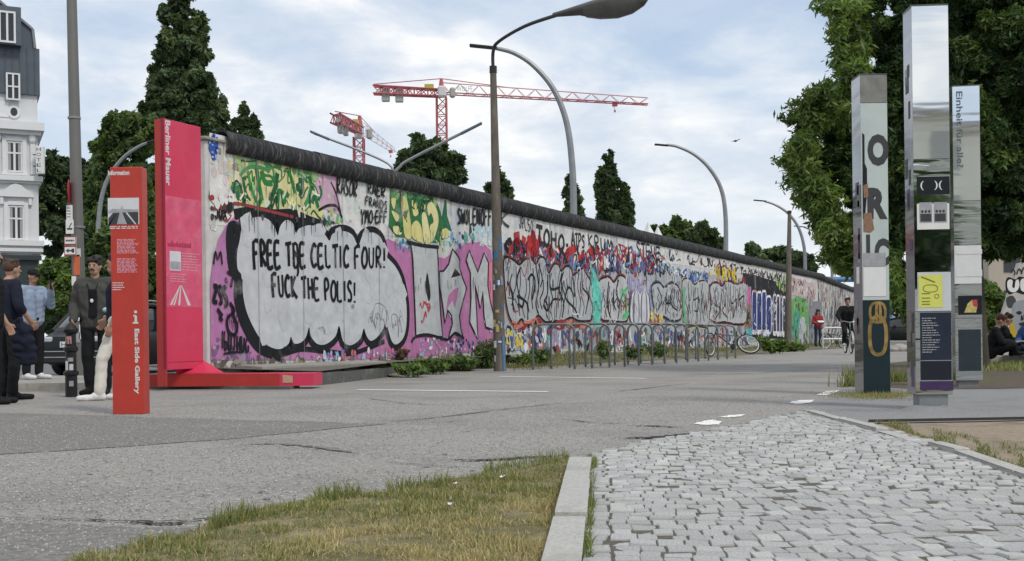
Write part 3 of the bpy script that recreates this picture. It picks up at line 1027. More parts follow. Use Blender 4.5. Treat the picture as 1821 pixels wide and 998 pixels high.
GLY = {
 'A': [[(0, 0), (.45, 1), (.95, 0)], [(.2, .38), (.8, .36)]], 'B': [[(0, 0), (.02, 1), (.6, .9), (.65, .65), (.05, .52), (.75, .4), (.7, .08), (0, 0)]],
 'C': [[(.85, .85), (.5, 1), (.12, .7), (.08, .3), (.35, 0), (.85, .12)]], 'D': [[(0, 0), (.05, 1), (.6, .85), (.8, .5), (.6, .1), (0, 0)]],
 'E': [[(.8, 1), (.08, .95), (.05, 0), (.85, .02)], [(.06, .5), (.7, .52)]], 'F': [[(.08, -.1), (.08, .95), (.9, 1.02)], [(.08, .5), (.65, .54)]],
 'G': [[(.85, .85), (.45, 1), (.1, .6), (.2, .1), (.7, .05), (.8, .4), (.5, .42)]], 'H': [[(.08, 0), (.08, 1)], [(.78, 0), (.8, 1)], [(.08, .5), (.8, .52)]],
 'I': [[(.3, 0), (.32, 1)]], 'K': [[(.1, 0), (.1, 1)], [(.8, 1), (.12, .45), (.9, 0)]], 'L': [[(.1, 1), (.1, .02), (.8, .05)]],
 'M': [[(0, 0), (.15, 1), (.45, .4), (.75, 1), (.95, 0)]], 'N': [[(.05, 0), (.1, 1), (.8, 0), (.82, 1)]], 'O': [[(.45, 1), (.1, .6), (.15, .15), (.5, 0), (.85, .3), (.8, .8), (.45, 1)]],
 'P': [[(.12, 0), (.1, .95), (.6, 1), (.75, .72), (.5, .48), (.12, .45)]], 'R': [[(.1, 0), (.08, .95), (.55, 1), (.72, .75), (.5, .52), (.12, .48), (.85, 0)]],
 'S': [[(.8, .9), (.4, 1), (.15, .75), (.7, .4), (.65, .08), (.1, .05)]], 'T': [[(.0, .93), (.95, 1)], [(.5, .97), (.47, 0)]], 'U': [[(.08, 1), (.1, .2), (.4, 0), (.7, .2), (.78, 1)]],
 'V': [[(.05, 1), (.42, 0), (.85, 1)]], 'W': [[(0, 1), (.2, 0), (.45, .7), (.7, 0), (.95, 1)]], 'Y': [[(.05, 1), (.4, .5), (.85, 1)], [(.4, .5), (.3, -.1)]],
 'X': [[(.05, 0), (.85, 1)], [(.1, 1), (.85, 0)]], 'Z': [[(.05, 1), (.8, .95), (.1, .05), (.9, 0)]], 'J': [[(.7, 1), (.65, .1), (.2, 0), (.05, .3)]],
 '!': [[(.35, 1), (.32, .32)], [(.3, .08), (.3, -.02)]], '$': [[(.8, .9), (.4, 1), (.1, .75), (.75, .38), (.6, .0), (.1, .0)], [(.15, 1), (.15, 0)], [(.75, 1), (.75, -.25), (.5, -.35)], [(.15, .5), (.75, .5)]],
 'b': [[(.1, 1), (.1, 0), (.6, .05), (.65, .4), (.1, .45)]], 'i': [[(.3, .7), (.3, 0)], [(.3, .95), (.3, .88)]], '-': [[(.15, .45), (.7, .45)]], '.': [[(.3, .05), (.4, .0)]],
 '5': [[(.8, 1), (.2, 1), (.15, .55), (.6, .6), (.75, .3), (.5, 0), (.1, .05)]], '0': [[(.45, 1), (.1, .6), (.15, .15), (.5, 0), (.85, .3), (.8, .8), (.45, 1)]], "'": [[(.4, 1), (.35, .8)]],
}
def write(layer, s, tl, tr, bl, br, w, col, jit=0.03, gap=0.12):
    """hand lettering filling the pixel quadrilateral top-left, top-right, bottom-left, bottom-right"""
    adv = [0.55 if c in " !.i'I-" else 1.0 for c in s]; tot = sum(adv); x = 0
    for c, a in zip(s, adv):
        if c in GLY:
            for st in GLY[c]:
                pts = []
                for gx, gy in st:
                    fx = (x + (gx * (1 - gap)) * (a if a < 1 else 1)) / tot; gy2 = gy + random.uniform(-jit, jit)
                    px = (tl[0] + (tr[0] - tl[0]) * fx) * gy2 + (bl[0] + (br[0] - bl[0]) * fx) * (1 - gy2)
                    py = (tl[1] + (tr[1] - tl[1]) * fx) * gy2 + (bl[1] + (br[1] - bl[1]) * fx) * (1 - gy2)
                    pts.append(WP(px + random.uniform(-.3, .3), py))
                PT.stroke(layer, smooth_line(pts, 5) if len(pts) > 3 else smooth_line(pts, 2), w * random.uniform(.85, 1.2), col)
        x += a

# --- layer 0-1: grounds
white_band = Zp([(372, 236), (700, 312), (900, 358), (1200, 428), (1446, 487), (1446, 505), (1200, 470), (900, 440), (700, 420), (372, 400)])
PT.poly(0, white_band, (214, 214, 212))
mottled(1, Zp([(375, 250), (420, 262), (420, 400), (378, 400)]), 40, 0.09, [(225, 222, 214), (205, 195, 190), (214, 196, 200), (190, 190, 186)])
mottled(1, Zp([(580, 300), (700, 330), (690, 400), (590, 390)]), 50, 0.1, [(220, 220, 216), (206, 208, 206), (200, 214, 208)])
mottled(1, Zp([(790, 350), (1200, 440), (1200, 455), (880, 430), (800, 440)]), 110, 0.13, [(226, 226, 222), (204, 206, 206), (196, 204, 214)])
# pink mass
pink_l = Zp([(374, 640), (373, 500), (378, 460), (388, 425), (402, 400), (418, 382), (428, 380), (470, 400), (560, 500), (560, 640)])
PT.poly(2, pink_l, PINK)
pink_r = Zp([(560, 640), (560, 460), (690, 425), (720, 440), (735, 445), (790, 460), (810, 445), (830, 432), (855, 430), (872, 445), (880, 500), (879, 600), (870, 622), (740, 636)])
PT.poly(2, pink_r, (182, 117, 163))
mottled(3, pink_l, 60, 0.07, [(174, 116, 164), (186, 132, 174), (166, 108, 156)])
mottled(3, pink_r, 90, 0.07, [(186, 114, 162), (176, 119, 166), (192, 128, 168)])
mottled(3, Zp([(372, 600), (440, 615), (440, 645), (374, 645)]), 26, 0.08, [(120, 96, 128), (150, 130, 150), (96, 92, 110)])
# upper-left yellow and green piece
yg1 = Zp([(405, 285), (430, 275), (480, 288), (560, 305), (565, 330), (572, 390), (540, 392), (480, 380), (430, 372), (408, 350)])
PT.poly(1, yg1, (214, 206, 152))
mottled(2, yg1, 60, 0.09, [(222, 214, 150), (200, 204, 150), (226, 222, 188), (160, 190, 130), (206, 214, 190)])
GR = [(38, 110, 66), (30, 92, 58), (70, 140, 86), (48, 122, 60)]
mottled(3, Zp([(440, 275), (560, 303), (560, 318), (440, 292)]), 34, 0.09, [(120, 160, 110), (90, 140, 90), (150, 180, 130)])
mottled(3, Zp([(412, 325), (428, 328), (430, 360), (414, 352)]), 12, 0.06, GR)
for pts in ([(300, 420), (330, 380), (380, 350), (450, 350), (540, 380)], [(320, 430), (345, 560), (380, 625)], [(360, 380), (390, 520), (435, 640)], [(430, 360), (450, 480), (475, 620)],
            [(470, 380), (500, 470), (560, 480)], [(540, 620), (580, 520), (600, 400)], [(600, 640), (610, 540), (650, 560)], [(690, 380), (720, 470), (740, 560)], [(760, 480), (790, 560), (800, 470), (770, 460)],
            [(820, 660), (850, 600), (880, 480)], [(880, 640), (900, 590), (930, 680)], [(940, 500), (955, 560), (930, 620)], [(430, 700), (470, 600)], [(310, 600), (330, 560)], [(860, 420), (880, 540)], [(650, 640), (690, 560)]):
    PT.stroke(4, smooth_line(Z4d(pts), 5), random.uniform(.05, .10), random.choice(GR))
tags(4, yg1, 22, 0.42, 0.03, GR + [(232, 230, 206)], .2)
tags(5, yg1, 10, 0.3, 0.028, [(228, 222, 166), (235, 232, 210), (26, 74, 50)], .2)
PT.poly(2, Zp([(556, 303), (596, 312), (608, 385), (572, 370), (562, 350)]), (202, 166, 186))
mottled(3, Zp([(560, 305), (594, 312), (600, 370), (575, 365)]), 16, 0.06, [(198, 160, 184), (216, 186, 200), (184, 140, 172)])
PT.stroke(4, smooth_line(Z4d([(930, 700), (1010, 660), (1080, 670), (1120, 760)])), 0.05, BLK)
PT.stroke(4, smooth_line(Z4d([(1030, 470), (1070, 560), (1110, 720)])), 0.035, BLK)
mottled(3, Zp([(572, 375), (605, 370), (612, 400), (578, 402)]), 18, 0.05, [(70, 140, 100), (200, 205, 80), (180, 195, 60), (120, 170, 140)])
# second yellow and green piece
yg2 = Z4e([(330, 300), (420, 270), (700, 330), (735, 430), (770, 560), (810, 640), (700, 690), (520, 650), (380, 640), (320, 560)])
PT.poly(2, yg2, (46, 112, 66))
mottled(3, Z4e([(330, 270), (700, 320), (720, 350), (330, 310)]), 26, 0.09, [(130, 170, 120), (90, 140, 90), (150, 176, 132)])
for pl in ([(415, 330), (460, 330), (490, 480), (505, 640), (450, 640), (430, 480)], [(500, 560), (540, 510), (580, 560), (595, 680), (540, 670), (510, 640)], [(585, 470), (620, 460), (655, 640), (650, 690), (605, 680)],
           [(630, 390), (665, 360), (705, 420), (720, 520), (690, 640), (660, 680), (650, 560), (680, 520), (660, 450), (640, 470)], [(585, 380), (610, 375), (615, 405), (600, 425), (583, 410)],
           [(505, 350), (545, 370), (560, 450), (520, 470)], [(740, 590), (790, 575), (800, 640), (750, 650)], [(335, 340), (375, 335), (360, 420)], [(340, 430), (400, 470), (380, 520)], [(350, 560), (400, 560), (420, 620), (370, 615)]):
    PT.poly(4, smooth_line(Z4e(pl), 4, True), random.choice([(216, 208, 140), (208, 202, 132), (222, 214, 158)]))
tags(5, yg2, 10, 0.3, 0.03, [(34, 90, 56), (24, 70, 46)], .1)
PT.poly(3, Z4e([(770, 345), (785, 350), (790, 470), (830, 600), (770, 560), (750, 480)]), (38, 108, 72))
mottled(4, Zp([(770, 425), (800, 420), (805, 445), (775, 450)]), 16, 0.06, [(110, 190, 190), (150, 210, 190), (190, 210, 110), (90, 160, 190)])
mottled(4, Zp([(700, 425), (728, 430), (728, 448), (708, 446)]), 12, 0.05, [(70, 150, 190), (90, 170, 200), (60, 120, 170)])
mottled(4, Zp([(822, 408), (842, 408), (842, 430), (822, 430)]), 12, 0.07, [(60, 110, 110), (90, 160, 150), (40, 70, 76)])
mottled(4, Zp([(800, 415), (818, 415), (818, 440), (800, 440)]), 14, 0.05, [(60, 90, 170), (110, 170, 200), (40, 70, 140)])
mottled(3, Zp([(842, 400), (872, 405), (872, 440), (842, 436)]), 22, 0.09, [(190, 214, 222), (170, 200, 214), (210, 220, 224)])
# the big silver bubble letters with black outline
silver = [(140, 450), (150, 400), (175, 370), (215, 360), (250, 370), (275, 400), (287, 432), (297, 395), (320, 372), (345, 385), (357, 422), (370, 405), (410, 392), (445, 405), (470, 430), (487, 452), (500, 425), (540, 415),
          (575, 430), (597, 470), (615, 435), (650, 420), (680, 435), (695, 465), (705, 510), (740, 550), (765, 600), (780, 670), (785, 730), (782, 790), (770, 830), (745, 852), (728, 840), (715, 800), (703, 755), (695, 790),
          (670, 825), (645, 838), (628, 815), (619, 790), (605, 830), (570, 855), (540, 840), (524, 780), (510, 820), (475, 850), (440, 850), (415, 820), (408, 785), (395, 825), (375, 845), (350, 848), (337, 822), (328, 850),
          (295, 870), (255, 860), (220, 830), (190, 780), (165, 720), (152, 650), (150, 590), (132, 560), (130, 500)]
sv = smooth_line(Z4(silver), 4, True)
PT.stroke(4, smooth_line(Z4(silver), 3, True), 0.24, BLK, closed=True)
PT.stroke(5, smooth_line(Z4([(150, 420), (110, 400), (105, 480), (115, 560), (135, 600), (135, 680), (160, 770), (215, 860), (300, 895)]), 5), 0.20, BLK)
PT.stroke(5, smooth_line(Z4([(120, 350), (200, 340), (270, 350), (300, 350), (350, 350), (410, 375), (470, 395)]), 5), 0.17, BLK)
PT.stroke(5, smooth_line(Z4([(220, 880), (300, 890), (380, 870), (480, 880), (580, 885), (700, 840)]), 5), 0.09, BLK)
PT.poly(6, sv, (192, 195, 199))
mottled(7, sv, 60, 0.2, [(191, 194, 198), (194, 197, 201), (189, 192, 196)])
mottled(8, sv, 26, 0.025, [(176, 180, 186), (206, 208, 210), (182, 184, 188)])
tags(8, Zp([(640, 540), (720, 540), (720, 600), (640, 600)]), 10, 0.4, 0.012, [(140, 142, 146), (130, 130, 128)])
mottled(6, Zp([(440, 380), (600, 395), (600, 402), (440, 388)]), 16, 0.05, [(60, 60, 62), (90, 90, 92), (40, 40, 42)])
mottled(6, Zp([(372, 345), (412, 350), (412, 385), (376, 390)]), 26, 0.07, [(40, 40, 42), (70, 70, 70), (205, 205, 200), (160, 60, 60), (220, 220, 216)])
PT.stroke(5, smooth_line(Zp([(378, 372), (410, 362), (440, 366), (478, 376), (520, 386)]), 5), 0.05, (150, 60, 66))
write(9, 'FREE T$E CELTIC FOUR!', (447, 429), (686, 442), (449, 474), (686, 476), 0.062, (22, 22, 24))
write(9, 'FUCK THE POLIS!', (480, 488), (633, 502), (483, 526), (633, 538), 0.058, (22, 22, 24))
write(9, 'M', (378, 447), (396, 448), (378, 470), (396, 470), 0.03, BLK)
write(9, 'IbUTHUG.', (392, 588), (446, 604), (392, 620), (446, 628), 0.035, BLK)
write(9, 'ZSS', (377, 508), (402, 512), (377, 535), (405, 548), 0.06, BLK)
PT.stroke(9, smooth_line(Z4c([(210, 490), (245, 560), (190, 620), (200, 720), (250, 750), (270, 680), (240, 600), (230, 520)]), 5), 0.055, BLK)
PT.stroke(9, smooth_line(Z4c([(110, 540), (150, 600)]), 3), .06, BLK); PT.stroke(9, smooth_line(Z4c([(130, 600), (150, 640)]), 3), .06, BLK)
PT.stroke(9, Z4c([(190, 240), (225, 270)]), .05, BLK); PT.stroke(9, Z4c([(235, 290), (220, 365)]), .05, BLK)
PT.stroke(9, smooth_line(Z4c([(160, 905), (240, 890), (310, 893)]), 3), .03, BLK)
write(9, 'RAER.', (652, 326), (690, 336), (652, 344), (688, 352), 0.04, BLK); write(9, 'FRANDS', (648, 350), (688, 360), (648, 364), (688, 374), 0.03, BLK); write(9, 'YMO-EFF', (640, 372), (688, 378), (640, 398), (688, 394), 0.04, BLK)
write(9, 'RASOR', (597, 316), (636, 324), (597, 344), (634, 350), 0.04, BLK)
write(9, 'SWOLENOFF', (812, 372), (874, 372), (812, 398), (874, 400), 0.05, BLK); write(9, 'K', (888, 378), (908, 378), (888, 400), (908, 404), 0.06, BLK)
write(9, 'JUX', (380, 372), (402, 374), (380, 388), (402, 390), 0.03, BLK)
# blue oval stencil near the end of the wall
ov = Z4d([(80, 88), (112, 100), (122, 150), (118, 220), (95, 298), (72, 270), (50, 210), (45, 180), (60, 120)])
PT.poly(4, smooth_line(ov, 4, True), (58, 92, 168))
mottled(5, ov, 26, 0.03, [(150, 176, 220), (40, 70, 150), (200, 214, 236), (30, 50, 120)])
# silver D A M letters
for pl in ([(495, 10), (580, 35), (705, 40), (712, 110), (718, 300), (735, 600), (752, 770), (610, 755), (535, 765), (525, 500), (510, 150)],
           [(830, 60), (870, 110), (890, 150), (885, 200), (910, 290), (945, 375), (915, 480), (885, 600), (900, 720), (920, 775), (850, 740), (800, 770), (830, 660), (825, 600), (790, 550), (770, 660), (750, 500), (730, 380), (725, 240), (760, 235), (800, 180)],
           [(965, 70), (1035, 245), (1085, 90), (1120, 170), (1115, 350), (1135, 480), (1165, 600), (1180, 720), (1100, 690), (1085, 600), (1075, 400), (1055, 540), (1010, 330), (1025, 560), (1035, 790), (970, 650), (980, 450), (975, 250), (940, 150)]):
    uv = Z4b(pl)
    PT.poly(6, uv, (187, 190, 192))
    PT.stroke(8, [p for i in range(len(uv)) for p in (uv[i], tuple((np.array(uv[i]) + np.array(uv[(i + 1) % len(uv)])) / 2))], 0.045, BLK, closed=True)
    mottled(7, uv, 26, 0.07, [(185, 188, 190), (190, 192, 194), (182, 186, 189)])
PT.stroke(8, smooth_line(Z4b([(460, 0), (580, 30), (720, 45)]), 3), 0.075, BLK); PT.stroke(8, smooth_line(Z4b([(500, 810), (535, 765), (640, 750), (790, 790), (850, 735), (925, 780)]), 3), 0.06, BLK)
PT.poly(8, smooth_line(Z4b([(625, 250), (645, 350), (652, 440), (640, 480), (622, 430), (612, 350)]), 3, True), (34, 36, 40))
PT.poly(8, Z4b([(850, 215), (898, 270), (818, 292)]), (36, 38, 42))
PT.poly(8, Z4b([(880, 370), (850, 540), (830, 470), (800, 520), (775, 560), (800, 430), (840, 385)]), (184, 115, 162))
tags(9, Z4b([(550, 480), (650, 480), (650, 650), (550, 650)]), 7, 0.3, 0.03, [(186, 70, 84)])
PT.poly(7, Z4b([(1125, 170), (1150, 160), (1150, 560), (1120, 420)]), (216, 128, 150))
# strip along the foot
low = Zp([(372, 630), (560, 630), (740, 622), (880, 606), (880, 624), (740, 636), (560, 648), (372, 652)])
mottled(6, Zp([(745, 600), (798, 598), (798, 628), (745, 632)]), 40, 0.05, [(220, 222, 226), (150, 160, 200), (120, 180, 200), (200, 150, 190), (60, 70, 110)])
mottled(6, Zp([(800, 600), (826, 600), (826, 626), (800, 627)]), 24, 0.05, [(34, 44, 88), (60, 80, 140), (210, 214, 222)])
mottled(6, Zp([(828, 605), (860, 602), (860, 622), (828, 626)]), 24, 0.05, [(215, 217, 220), (110, 150, 190), (60, 90, 140), (30, 34, 46)])
mottled(6, Zp([(560, 628), (720, 620), (720, 634), (560, 646)]), 46, 0.06, [(224, 224, 224), (120, 120, 180), (150, 190, 210), (205, 120, 180), (190, 110, 110)])
mottled(7, Zp([(372, 644), (560, 640), (740, 632), (880, 620), (880, 632), (740, 642), (560, 652), (372, 660)]), 90, 0.08, [(150, 140, 128), (120, 112, 104), (170, 160, 148), (96, 90, 84)])
# --- middle stretch, right of the concrete lamp post
mid = Zp([(885, 430), (1200, 480), (1440, 510), (1440, 606), (1200, 612), (885, 624)])
PT.poly(1, mid, (168, 172, 176))
mottled(2, mid, 300, 0.22, [(150, 156, 162), (186, 188, 190), (120, 126, 134), (200, 202, 204), (140, 150, 170), (170, 178, 190)])
redz = Z5([(120, 200), (270, 195), (350, 240), (440, 250), (560, 260), (700, 290), (960, 320), (960, 350), (760, 330), (560, 330), (330, 300), (120, 260)])
mottled(3, redz, 150, 0.17, [(168, 38, 44), (150, 30, 38), (186, 52, 54), (30, 28, 34), (176, 40, 48), (60, 40, 50)])
mottled(3, Z5([(110, 240), (560, 320), (980, 350), (980, 400), (560, 380), (110, 320)]), 190, 0.13, [(34, 34, 40), (50, 52, 60), (170, 40, 46), (210, 212, 214), (90, 120, 170), (120, 100, 120)])
tags(4, Z5([(110, 200), (560, 280), (980, 330), (980, 400), (560, 390), (110, 310)]), 110, 0.45, 0.06, [(30, 30, 36), (170, 36, 44), (226, 226, 224), (86, 124, 180), (40, 40, 60)])
write(5, 'TOHO-', (953, 400), (1012, 424), (953, 432), (1012, 448), 0.09, (38, 38, 42)); write(5, 'ATPS', (1016, 412), (1040, 420), (1016, 436), (1040, 442), 0.06, BLK); write(5, 'JPL50', (921, 384), (948, 394), (923, 404), (948, 416), 0.03, BLK)
write(5, 'KRUM', (1044, 416), (1090, 430), (1046, 440), (1090, 448), 0.05, BLK); write(5, 'STEVE', (1130, 430), (1175, 442), (1132, 456), (1175, 462), 0.06, (30, 34, 50))
tags(4, Zp([(1060, 425), (1200, 455), (1200, 490), (1060, 470)]), 70, 0.5, 0.055, [(30, 30, 36), (60, 70, 120), (160, 40, 46), (120, 160, 200), (226, 228, 230)])
SIL2 = [(182, 184, 186), (175, 178, 181), (188, 190, 192)]
first = [(110, 330), (130, 310), (165, 330), (195, 352), (230, 320), (265, 325), (287, 350), (310, 310), (335, 320), (345, 370), (360, 400), (385, 350), (410, 352), (425, 388), (455, 360), (480, 372), (492, 412), (540, 375), (570, 412), (590, 452),
         (600, 550), (595, 640), (560, 652), (520, 650), (480, 632), (430, 655), (390, 650), (340, 658), (300, 620), (270, 652), (235, 668), (205, 640), (175, 672), (145, 640), (125, 560), (115, 450)]
def silver_piece(trace, Zf, lobes, out1=BLK, out2=(150, 90, 78)):
    uv = smooth_line(Zf(trace), 3, True)
    PT.stroke(4, uv, 0.20, out2, closed=True); PT.stroke(5, uv, 0.12, out1, closed=True)
    PT.poly(6, uv, random.choice(SIL2))
    mottled(7, uv, 46, 0.11, SIL2)
    for l in lobes:
        PT.stroke(8, smooth_line(Zf(l), 5), random.uniform(.05, .08), out1)
    us = [p[0] for p in uv]; vs_ = [p[1] for p in uv]; u = min(us) + .12
    while u < max(us) - .1:                                   # the tall letter strokes inside the piece
        v0, v1 = min(vs_) + random.uniform(.1, .5), max(vs_) - random.uniform(.15, .7)
        a = random.uniform(.05, .16); k = random.choice((-1, 1))
        ln = [(u, v0), (u + a * k, v0 + (v1 - v0) * .3), (u - a * k * .6, v0 + (v1 - v0) * .65), (u + a * .5, v1)]
        ln = [q for q in smooth_line(ln, 6) if inset(uv, *q)]
        if len(ln) > 4: PT.stroke(8, ln, random.uniform(.03, .055), out1)
        if random.random() < .45:
            c = (u + .14, v0 + (v1 - v0) * random.uniform(.3, .7)); h_ = random.uniform(.12, .26)
            el = [(c[0] + .045 * math.cos(t_ * PI / 5), c[1] + h_ * math.sin(t_ * PI / 5)) for t_ in range(10)]
            if all(inset(uv, *q) for q in el): PT.poly(8, el, random.choice([(60, 40, 42), (40, 40, 46), (110, 60, 58)]))
        u += random.uniform(.2, .34)
silver_piece(first, Z5, ([(200, 360), (180, 430), (195, 520), (235, 560), (240, 650)], [(125, 440), (150, 500), (160, 600)], [(285, 350), (300, 470), (285, 560), (300, 620)], [(240, 430), (262, 400), (280, 440), (265, 540)],
    [(350, 400), (350, 500), (330, 560), (350, 600), (380, 540), (420, 540)], [(360, 400), (370, 480), (420, 470)], [(430, 390), (415, 480), (440, 560), (430, 640)], [(490, 415), (500, 520), (470, 470), (450, 530), (500, 590), (520, 640)],
    [(180, 520), (215, 540), (210, 580), (185, 560)], [(330, 540), (350, 570), (345, 600), (325, 570)], [(540, 380), (545, 470), (575, 520), (560, 620)], [(300, 340), (320, 420), (310, 470)]))
PT.poly(5, Z5([(590, 330), (630, 430), (660, 520), (640, 680), (610, 700), (600, 560)]), (96, 192, 176))
mottled(6, Z5([(590, 380), (650, 470), (640, 680), (605, 690)]), 40, 0.10, [(110, 206, 190), (80, 180, 164), (130, 212, 200)])
silver_piece([(640, 440), (690, 420), (720, 450), (750, 410), (790, 440), (800, 560), (790, 650), (740, 655), (700, 650), (650, 640), (650, 520)], Z5, ([(690, 440), (680, 560), (700, 640)], [(745, 430), (730, 500), (750, 560), (740, 650)], [(720, 480), (710, 560)]), out2=(140, 50, 56))
PT.stroke(7, smooth_line(Z5([(760, 480), (790, 560), (770, 640), (800, 610)]), 5), 0.16, (100, 190, 130)); PT.stroke(7, smooth_line(Z5([(800, 470), (770, 500), (750, 560)]), 5), 0.10, (96, 180, 120))
mottled(5, Z5([(800, 430), (920, 420), (920, 520), (800, 540)]), 40, 0.16, [(164, 156, 192), (150, 146, 186), (180, 174, 200)])
for cx in (842, 885):
    for rr_, col in ((34, (60, 60, 76)), (28, (214, 214, 220)), (17, (110, 110, 124)), (11, (196, 196, 202))):
        PT.poly(6 + (34, 28, 17, 11).index(rr_), smooth_line(Z5([(cx - rr_, 660), (cx - rr_, 540), (cx - rr_ * .6, 500), (cx, 485), (cx + rr_ * .6, 500), (cx + rr_, 540), (cx + rr_, 660)]), 3, True), col)
silver_piece([(930, 470), (970, 450), (1000, 480), (1040, 450), (1080, 480), (1095, 560), (1090, 640), (1040, 650), (1000, 630), (960, 620), (940, 560)], Z5, ([(960, 470), (985, 540), (960, 600)], [(1010, 500), (1005, 620)], [(1040, 480), (1035, 560), (1070, 600)], [(1010, 560), (1040, 560)]), out2=(90, 96, 120))
mottled(7, Z5([(920, 600), (1000, 620), (1000, 670), (920, 670)]), 22, 0.10, [(220, 204, 90), (226, 216, 120), (190, 90, 60)])
silver_piece([(1100, 440), (1140, 430), (1165, 460), (1200, 440), (1240, 450), (1245, 560), (1240, 680), (1170, 680), (1110, 680), (1105, 560)], Z5, ([(1130, 440), (1135, 560), (1130, 670)], [(1170, 470), (1160, 540), (1190, 530), (1185, 600), (1165, 600)], [(1210, 450), (1205, 560), (1220, 660)]), out2=(198, 186, 104))
PT.stroke(9, smooth_line(Z5([(1112, 470), (1105, 560), (1118, 680)]), 4), 0.22, (96, 176, 132))
silver_piece([(1255, 470), (1290, 450), (1320, 470), (1350, 440), (1400, 460), (1430, 450), (1460, 470), (1455, 560), (1450, 660), (1400, 670), (1340, 660), (1290, 660), (1255, 640), (1260, 560)], Z5,
             ([(1285, 470), (1275, 560), (1310, 590), (1280, 650)], [(1320, 480), (1340, 560), (1320, 600), (1350, 640)], [(1365, 460), (1370, 560), (1400, 540), (1380, 640)], [(1420, 470), (1410, 540), (1440, 520), (1435, 600)]), out2=(130, 40, 44))
mottled(5, Z5([(1255, 360), (1400, 385), (1400, 440), (1255, 420)]), 36, 0.16, [(214, 186, 50), (226, 204, 70), (40, 36, 36), (196, 160, 40)])
mottled(5, Z5([(1250, 430), (1460, 430), (1460, 470), (1250, 465)]), 36, 0.13, [(140, 34, 40), (160, 44, 46), (110, 30, 36)])
mottled(5, Z5([(1090, 380), (1240, 400), (1240, 440), (1090, 430)]), 46, 0.14, [(60, 74, 150), (80, 90, 160), (200, 206, 214), (120, 150, 190), (44, 50, 110)])
tags(6, Z5([(980, 340), (1250, 390), (1250, 430), (980, 400)]), 60, 0.5, 0.05, [(60, 70, 130), (228, 230, 232), (34, 34, 40), (140, 170, 200)])
tags(4, Zp([(1185, 440), (1440, 500), (1440, 512), (1185, 462)]), 110, 0.45, 0.05, [(34, 34, 38), (60, 60, 64), (120, 50, 50)])
tags(9, mid, 170, 0.5, 0.024, [(36, 36, 40), (226, 228, 230), (90, 94, 104), (150, 60, 66), (70, 90, 150)])
gapz = Z5([(600, 430), (1470, 440), (1470, 660), (600, 660)])
tags(3, gapz, 120, 0.9, 0.06, [(40, 42, 48), (196, 198, 200), (110, 114, 122), (140, 150, 176)])
# foot of the middle stretch
foot = Zp([(885, 585), (1200, 588), (1330, 590), (1330, 615), (1200, 620), (885, 628)])
mottled(6, foot, 240, 0.14, [(70, 76, 90), (110, 116, 124), (60, 80, 150), (200, 206, 210), (150, 60, 66), (100, 180, 170), (40, 42, 48), (160, 150, 180)])
tags(7, foot, 110, 0.5, 0.06, [(228, 230, 232), (34, 36, 44), (80, 100, 160), (180, 190, 200), (190, 110, 90)])
mottled(7, Zp([(900, 590), (930, 590), (930, 618), (900, 620)]), 20, 0.10, [(220, 196, 60), (226, 206, 80), (40, 40, 44)])
mottled(7, Zp([(932, 588), (965, 588), (965, 616), (932, 618)]), 20, 0.09, [(214, 218, 226), (50, 70, 140), (230, 232, 236)])
tags(8, Z5([(135, 640), (300, 640), (600, 660), (600, 700), (135, 700)]), 26, 0.6, 0.07, [(200, 120, 100), (30, 30, 34), (150, 40, 50)])
# pink and brown column, the dark blue piece
PT.poly(5, Z6([(470, 340), (515, 350), (515, 470), (470, 470)]), (206, 110, 172)); PT.poly(5, Z6([(470, 470), (515, 470), (515, 640), (475, 640)]), (150, 124, 104)); PT.poly(5, Z6([(480, 640), (525, 620), (525, 700), (490, 700)]), (96, 190, 200))
tags(6, Z6([(472, 480), (514, 480), (514, 620), (474, 620)]), 10, 0.5, 0.06, [(50, 40, 40)])
PT.poly(4, Z6([(462, 250), (520, 260), (755, 330), (755, 700), (520, 700), (520, 345), (470, 340)]), (30, 31, 36))
for x0, x1, yt, yb, col in ((525, 555, 385, 640, (44, 58, 118)), (558, 590, 392, 640, (40, 54, 112)), (592, 620, 385, 650, (48, 62, 122)), (622, 655, 420, 640, (44, 58, 118)), (668, 690, 410, 650, (58, 62, 88)), (693, 712, 415, 655, (54, 58, 84)), (715, 732, 420, 655, (58, 62, 90)), (735, 752, 425, 660, (54, 60, 86))):
    pl = smooth_line(Z6([(x0, yb), (x0, yt + 20), ((x0 + x1) / 2, yt - 8), (x1, yt + 20), (x1, yb), ((x0 + x1) / 2, yb + 20)]), 4, True)
    PT.poly(5, pl, col); PT.stroke(6, pl, 0.10, (226, 228, 232), closed=True)
PT.poly(6, Z6([(530, 640), (640, 640), (640, 665), (530, 662)]), (220, 222, 226)); PT.poly(6, Z6([(670, 650), (750, 650), (750, 675), (672, 672)]), (216, 218, 222))
tags(7, Z6([(525, 420), (755, 430), (755, 620), (525, 620)]), 16, 0.4, 0.05, [(226, 228, 232)])
for x in (545, 600, 640, 660):
    PT.stroke(5, Z6([(x, 275), (x + 3, 370)]), 0.22, random.choice([(90, 92, 98), (22, 22, 26), (120, 122, 126)]))
mottled(6, Z6([(690, 250), (755, 265), (755, 370), (690, 340)]), 24, 0.15, [(140, 176, 90), (196, 198, 192), (90, 120, 80), (160, 190, 110)])
mottled(5, Z6([(560, 660), (650, 660), (650, 700), (560, 700)]), 16, 0.12, [(110, 150, 190), (200, 206, 212)])
